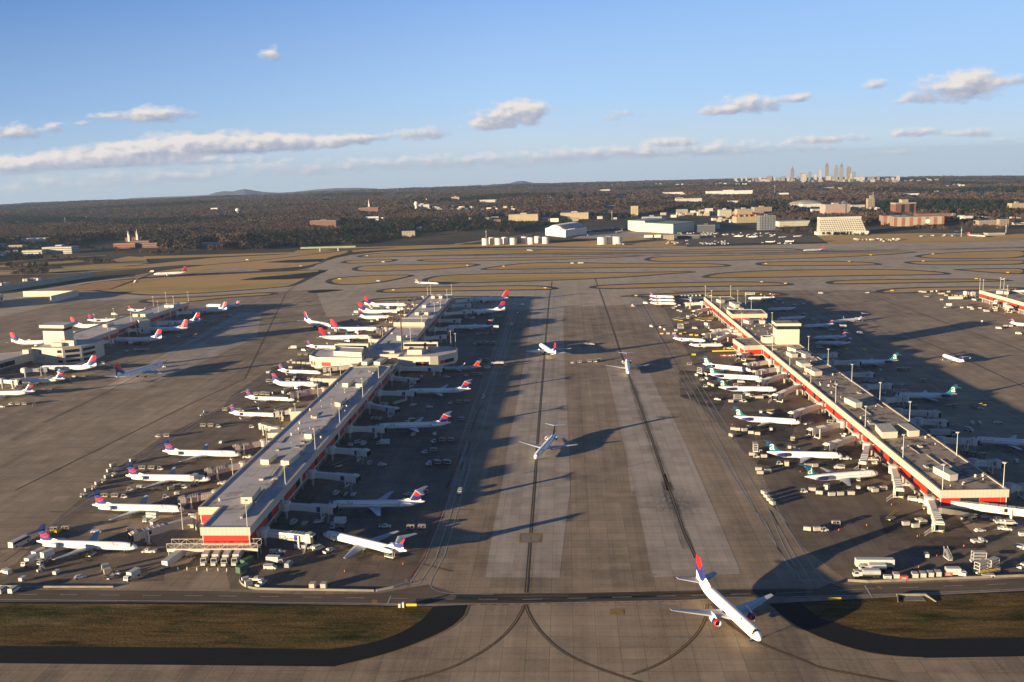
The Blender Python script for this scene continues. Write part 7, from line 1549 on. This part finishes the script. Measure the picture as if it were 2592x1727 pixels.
for i, (c, x, y) in enumerate([('D3', 450, 582), ('D3', 545, 587), ('D3', 742, 588), ('D3', 842, 582), ('D3', 660, 620), ('D3', 787, 617), ('D4', 1180, 282), ('D4', 1235, 276), ('D4', 1325, 270), ('D4', 1150, 290)]):
    p = gt(c, x, y); o = copy_tree(PROTO[('crj9', 'redtail') if i in (6, 7) else ('crj2', 'wave')]); o.scale = (.62,) * 3; o.location = (p.x, p.y, p.z + .4); o.rotation_euler = (0, 0, R((150, 160, 200, 190, 150, 140, 10, 20, 5, 30)[i])); tag(o, 'small white private jet on the dark tarmac near the car park' if i < 6 else 'small jet parked in front of dark trees right of the vaulted hangar', 'private jet', 'private jets by the car park' if i < 6 else 'private jets by the vaulted hangar')
# ---- ground patches out there
def sheet_t(mb, spec, lift, k=1):
    P = []
    for part in spec.split(';'):
        c, rest = part.strip().split(':')
        for q in rest.split(): x, y = map(float, q.split(',')); P.append(gt(c.strip(), x, y))
    b0 = MB(); sheet(b0, P, 0); mb.add([(v[0], v[1], terr(v[0], v[1]) + lift) for v in b0.v], b0.f)
b = MB()
for q in ('D3: 130,600 350,560 700,548 880,570 1180,598 1060,612 500,622 180,640 0,640', 'D4: 1780,345 2354,330 2354,395 1900,380 1700,372'): sheet_t(b, q, .12)
struct('car_park', b, OLDTOP)
b = MB()
for q in ('D3: 1180,605 1650,590 1900,572 2400,560 2400,618 1700,628 1200,625', 'D4: 1140,300 1480,285 1860,310 2354,320 2354,345 1700,345 1300,350 1000,350'): sheet_t(b, q, .10)
struct('cargo_ramp', b, TAXI)
b = MB()
for q in ('D2: 800,392 1100,380 1300,372 1320,385 1100,400 850,405', 'D2: 0,405 300,400 450,410 200,420 0,425', 'D1: 720,625 850,600 960,605 980,640 860,650', 'D1: 400,665 800,640 1000,640 800,670 450,690', 'D1: 2200,415 2354,405 2354,440 2280,440', 'D5: 1200,335 1580,330 1600,345 1200,350', 'D1: -100,708 700,674 1250,647 1250,655 700,690 -100,724', 'D1: 0,660 300,640 640,618 640,630 300,655 0,672', 'D1: 950,600 1500,585 1950,572 1950,580 1500,598 950,618'): sheet_t(b, q, .15)
struct('clearings', b, GRASS_FAR, 'stuff')
b = MB()
def rib_t(spec, w_):
    P = []
    for part in spec.split(';'):
        c, rest = part.strip().split(':')
        for q in rest.split(): x, y = map(float, q.split(',')); P.append(gt(c.strip(), x, y))
    b0 = MB(); ribbon(b0, P, w_, 0); b.add([(v[0], v[1], terr(v[0], v[1]) + .2) for v in b0.v], b0.f)
for q, w_ in (('D1: -100,700 300,690 700,665 1300,640 1700,605 2000,585', 14), ('D1: -100,650 200,625 500,605 700,595', 12), ('D1: -100,725 400,715 800,690 1250,650', 9), ('D2: 500,545 800,520 1000,490 1300,455', 9), ('D4: 0,395 150,385 240,375', 8)): rib_t(q, w_)
struct('far_road', b, TAXI)
# earth bank
b = MB(); sheet_t(b, 'E6: 420,385 640,350 1000,312 1160,300 1250,262 1150,262 1330,230 1150,300 930,380 700,398', .5); struct('earth_bank', b, plain('orange_clay', (.40, .20, .075), .9, .3, .08))
# ---- hills beyond the horizon
def hill(spec_c, prof, dist, name):
    P = []
    for x, y in prof:
        d_ = ray(spec_c, x, y); hd = math.hypot(d_.x, d_.y); P.append((d_.x / hd * dist, d_.y / hd * dist, CAM_H + d_.z / hd * dist))
    b = MB(); k = len(P); vs = P + [(p[0] * .93, p[1] * .93, p[2] - 90) for p in P] + [(p[0] * 1.06, p[1] * 1.06, p[2] - 150) for p in P]
    b.add(vs, [(i, i + 1, k + i + 1, k + i)[::-1] for i in range(k - 1)] + [(i, i + 1, 2 * k + i + 1, 2 * k + i) for i in range(k - 1)])
    o = b.build(name, plain(name + '_woods', (.050, .050, .045), 1, .2, .004), smooth=True); o['kind'] = 'structure'
hill('D1', [(700, 235), (780, 222), (900, 212), (1100, 204), (1250, 200), (1380, 192), (1430, 176), (1480, 168), (1540, 170), (1590, 158), (1620, 154), (1680, 163), (1750, 174), (1850, 178), (1950, 172), (2100, 156), (2220, 148), (2354, 146), (2500, 150)], 14300, 'mountain')
hill('D2', [(950, 140), (1080, 125), (1150, 116), (1200, 102), (1235, 99), (1270, 106), (1310, 114), (1450, 116), (1600, 118)], 14600, 'far_hill')
# ---------------------------------------------------------------- woods
def tree_mat(name, stops, vr=.5, loc_noise=True):
    m, nt, b = nmat(name); n = N(nt); oi = n.new('ShaderNodeObjectInfo')
    f = n.math('MULTIPLY', oi.outputs['Random'], vr)
    v = n.noise(oi.outputs['Location'], .004, 3, .6); f = n.math('ADD', f, n.math('MULTIPLY', v, 1 - vr))
    nt.links.new(n.ramp(f, stops), b.inputs['Base Color']); b.inputs['Roughness'].default_value = 1; b.inputs['Specular IOR Level'].default_value = .05
    return m
BARE = tree_mat('bare_twigs', [(.2, (.040, .029, .026)), (.42, (.064, .046, .038)), (.6, (.092, .063, .048)), (.82, (.130, .080, .050))], .55)
PINE = tree_mat('pine_needles', [(.2, (.010, .016, .011)), (.5, (.016, .024, .015)), (.8, (.026, .032, .018))], .7)
BARK = plain('bark', (.09, .07, .055), .95, .2, 1)
def crown_mesh(seed, n_, shape, leaf, m):
    r_ = random.Random(seed); b = MB()
    lobes = [(Vector((r_.uniform(-.5, .5), r_.uniform(-.5, .5), r_.uniform(.45, .95))), r_.uniform(.28, .48)) for _ in range(9)]
    for i in range(n_):
        if shape == 'pine':
            t = r_.random() ** .7; z = .28 + .72 * (1 - t); rad = .10 + .36 * t ** .8; a = r_.uniform(0, 6.283); q = rad * math.sqrt(r_.uniform(.3, 1)); p = Vector((q * math.cos(a), q * math.sin(a), z + r_.uniform(-.03, .03)))
        else:
            c, lr = r_.choice(lobes); d = Vector((r_.gauss(0, 1), r_.gauss(0, 1), r_.gauss(0, 1))).normalized(); p = c * .78 + d * lr * r_.uniform(.55, 1) * .8; p.z = max(.18, p.z)
        nrm = Vector((r_.gauss(0, 1), r_.gauss(0, 1), r_.gauss(.6, 1))).normalized(); u = nrm.orthogonal().normalized(); w_ = nrm.cross(u); a = r_.uniform(0, 6.28); u, w_ = u * math.cos(a) + w_ * math.sin(a), w_ * math.cos(a) - u * math.sin(a); s_ = leaf * r_.uniform(.6, 1.4)
        b.add([p - u * s_ - w_ * s_ * .5, p + u * s_ * .8 - w_ * s_ * .7, p + u * s_ * 1.1 + w_ * s_ * .5, p - u * s_ * .5 + w_ * s_ * .8], [(0, 1, 2, 3)], 0)
    return b
tk = bpy.data.collections.new('tree_kinds'); TK = []
for i in range(8):
    pine = i >= 5
    b = crown_mesh(i + 3, 90, 'pine' if pine else 'bare', .085 if pine else .095, None)
    b.tube((0, 0, 0), (0, 0, .6), .022, .012, 5, 1)
    if not pine:
        for k in range(4): a = k * 1.6 + i; b.tube((0, 0, .3 + .05 * k), (.3 * math.cos(a), .3 * math.sin(a), .7), .012, .004, 4, 1)
    o = bpy.data.objects.new('tree_kind_%d' % i, b.mesh('tree_kind_%d' % i, [PINE if pine else BARE, BARK])); tk.objects.link(o); TK.append(o)
# where trees stand: seen in the photograph, the near edge of the woods (picture coordinates of the ground)
EDGE = [(-400, 640), (0, 596), (120, 575), (260, 548), (300, 556), (420, 578), (560, 574), (700, 566), (800, 562), (900, 552), (1000, 536), (1090, 528), (1170, 536), (1240, 522), (1300, 512), (1400, 508), (1440, 502), (1500, 490), (1560, 480), (1640, 486), (1700, 500), (1780, 520), (1860, 528), (1990, 520), (2060, 518), (2200, 518), (2330, 522), (2700, 520)]
ex_ = np.array([e[0] for e in EDGE], float) * 1.1016; ey_ = np.array([e[1] for e in EDGE], float) * 1.1016
def project(P):
    d = P - np.array([0, 0, CAM_H]); f = np.array(_fw); z = d @ f
    return (d @ np.array(CX)) / z * FPX + W0 / 2, (d @ np.array(CY)) / z * FPX + H0 / 2
terr_v = np.vectorize(terr)
def scatter(d0, d1, per, h0, h1, seed):
    r_ = np.random.default_rng(seed); half = R(36); n_ = int(half * (d1 * d1 - d0 * d0) / per)
    d = np.sqrt(r_.uniform(d0 * d0, d1 * d1, n_)); a = r_.uniform(-half, half, n_); x, y = d * np.sin(a), d * np.cos(a); h = r_.uniform(h0, h1, n_) * (.75 + .25 * np.sin(x * .01 + 2 * np.sin(y * .007)))
    z = terr_v(x, y); P = np.stack([x, y, z], 1); px, py = project(P); tx, ty = project(P + np.stack([0 * h, 0 * h, h], 1))
    keep = py < np.interp(px, ex_, ey_) + 3 * np.sin(px * .05)
    # thinning: roads, clearings, suburbs
    cl = np.sin(x * .0046 + 1.1 * np.sin(y * .0031)) * np.sin(y * .0052 + 1.3 * np.sin(x * .0023)) + .35 * np.sin(x * .019) * np.sin(y * .017)
    keep &= ~((cl > .62) & (r_.random(n_) < .75))
    hotel = (px > 1840) & (py > 535) ; keep &= ~(hotel & (r_.random(n_) < .45))
    for x0, x1, yt, yb, dm in MASK:
        inside = (px > x0 - 1) & (px < x1 + 1); front = (d < dm + 4) & (ty < yb - (yb - yt) * .25) & (py > yt - 2)
        on = (np.abs(d - dm) < 45) & inside
        keep &= ~(inside & front) & ~on
    return P[keep], h[keep], x[keep], y[keep], px[keep], py[keep]
def woods(name, d0, d1, per, h0, h1, wide, seed, label):
    P, h, x, y, px, py = scatter(d0, d1, per, h0, h1, seed); n_ = len(P); r_ = np.random.default_rng(seed + 5)
    pf_ = np.sin(x * .0031 + 2.1 * np.sin(y * .0019)) + .7 * np.sin(y * .0047 + x * .0013) + r_.normal(0, .35, n_)
    # the dark pine belts in front of the hotels and on the west
    belt = ((px > 860) & (px < 1760) & (py > 560 - .02 * (px - 860)) & (py > 525)) | ((px > 620) & (px < 1010) & (py > 590)) | ((px > 2030) & (px < 2180) & (py > 560))
    pine = (pf_ > .95) | (belt & (r_.random(n_) < .85))
    kind = np.where(pine, r_.integers(5, 8, n_), r_.integers(0, 5, n_)).astype(np.int32)
    h = np.where(belt, h * .8, h)
    me = bpy.data.meshes.new(name); me.vertices.add(n_); me.vertices.foreach_set('co', P.astype(np.float32).ravel())
    a = me.attributes.new('kind', 'INT', 'POINT'); a.data.foreach_set('value', kind)
    a = me.attributes.new('size', 'FLOAT_VECTOR', 'POINT'); w_ = h * wide * r_.uniform(.85, 1.25, n_); a.data.foreach_set('vector', np.stack([w_, w_, h], 1).astype(np.float32).ravel())
    a = me.attributes.new('spin', 'FLOAT_VECTOR', 'POINT'); a.data.foreach_set('vector', np.stack([0 * h, 0 * h, r_.uniform(0, 6.28, n_)], 1).astype(np.float32).ravel())
    o = link(name, me); o['kind'] = 'stuff'
    ng = bpy.data.node_groups.new(name + '_nodes', 'GeometryNodeTree'); ng.interface.new_socket('Geometry', in_out='INPUT', socket_type='NodeSocketGeometry'); ng.interface.new_socket('Geometry', in_out='OUTPUT', socket_type='NodeSocketGeometry')
    gi = ng.nodes.new('NodeGroupInput'); go = ng.nodes.new('NodeGroupOutput'); ip = ng.nodes.new('GeometryNodeInstanceOnPoints'); ci = ng.nodes.new('GeometryNodeCollectionInfo')
    ci.inputs['Collection'].default_value = tk; ci.inputs['Separate Children'].default_value = True; ci.inputs['Reset Children'].default_value = True
    def attr(nm, t): q = ng.nodes.new('GeometryNodeInputNamedAttribute'); q.data_type = t; q.inputs[0].default_value = nm; return next(s_ for s_ in q.outputs if s_.enabled and s_.name == 'Attribute')
    L = ng.links.new; L(gi.outputs[0], ip.inputs['Points']); L(ci.outputs[0], ip.inputs['Instance']); ip.inputs['Pick Instance'].default_value = True
    L(attr('kind', 'INT'), ip.inputs['Instance Index']); L(attr('spin', 'FLOAT_VECTOR'), ip.inputs['Rotation']); L(attr('size', 'FLOAT_VECTOR'), ip.inputs['Scale']); L(ip.outputs[0], go.inputs[0])
    md = o.modifiers.new('woods', 'NODES'); md.node_group = ng
    return n_
NT = [woods('woods', 1500, 3300, 62, 11, 19, .80, 11, ''), woods('far_woods', 3300, 6500, 190, 13, 20, 1.15, 12, ''), woods('horizon_woods', 6500, 13500, 900, 13, 21, 2.1, 13, '')]
print('trees', NT)
# trees one can tell apart
tmesh = []
for i in range(8):
    pine = i >= 5; b = crown_mesh(i + 40, 260, 'pine' if pine else 'bare', .055 if pine else .05, None); tmesh.append((b.mesh('crown', [PINE if pine else BARE]), MB().tube((0, 0, -.05), (0, 0, .62), .024, .010, 6).tube((0, 0, .35), (.2, .1, .62), .012, .004, 5).tube((0, 0, .3), (-.18, -.12, .6), .012, .004, 5).mesh('trunk', [BARK])))
def tree(c, x, y, h, i, label, group):
    p = gt(c, x, y); o = thing('tree' if i < 5 else 'pine_tree', label, 'tree', p, None, group); o.scale = (h * .85, h * .85, h); o.rotation_euler = (0, 0, x)
    link('crown', tmesh[i][0], o); link('trunk', tmesh[i][1], o)
rr_ = random.Random(5)
for x in range(840, 1190, 26): tree('D5', x + rr_.uniform(-8, 8), 343 + rr_.uniform(-2, 3), rr_.uniform(4, 7), 5 + x % 3, 'dark evergreen in the planting along the foot of the sloped hotel', 'evergreens below the sloped hotel')
for x in range(110, 400, 26): tree('E6', x, 262 - (x - 110) * .06 + rr_.uniform(-3, 3), rr_.uniform(8, 13), x % 5, 'bare brown tree in the row above the western end of the blue-grey wall', 'bare trees above the retaining wall')
for x in range(90, 350, 32): tree('E6', x, 148 - (x - 90) * .05 + rr_.uniform(-5, 5), rr_.uniform(9, 14), 5 + x % 3, 'dark pine in the clump below the white parking deck', 'pines below the parking deck')
for x in range(750, 1000, 28): tree('E6', x, 168 + rr_.uniform(-6, 5), rr_.uniform(8, 13), 5 + x % 3 if x % 2 else x % 5, 'dark tree in the clump on the bank below the stepped brick office', 'trees below the brick office')
for x in range(490, 800, 24): tree('D5', x, 318 + rr_.uniform(-10, 12), rr_.uniform(7, 12), x % 5, 'bare brown tree between the glass office block and the sloped hotel', 'bare trees west of the sloped hotel')
for x in range(1540, 1780, 24): tree('D5', x, 300 + rr_.uniform(-14, 10), rr_.uniform(7, 11), x % 5 if x % 3 else 6, 'tree in the belt below the round white emblem', 'trees below the brick complex')
for x in range(1890, 2220, 27): tree('D5', x, 300 + rr_.uniform(-12, 12), rr_.uniform(7, 11), x % 5, 'bare tree in front of the eastern shopping hall', 'trees before the eastern hall')
for k, (x0, x1, y0, y1, n_, lab) in enumerate([(60, 420, 178, 205, 16, 'bare or evergreen tree in the roadside thicket west of the airfield road'), (420, 740, 120, 150, 13, 'tree along the highway verge below the stepped brick office'), (1000, 1600, 60, 95, 16, 'tree on the verge between the highway and the western field'), (700, 1000, 20, 60, 10, 'tree on the slope beside the stepped brick office')]):
    for i in range(n_): tree('E6', rr_.uniform(x0, x1), rr_.uniform(y0, y1), rr_.uniform(6, 12), rr_.choice((0, 1, 2, 3, 5, 6)), lab, lab.replace('tree ', 'trees ').replace('bare or evergreen ', ''))
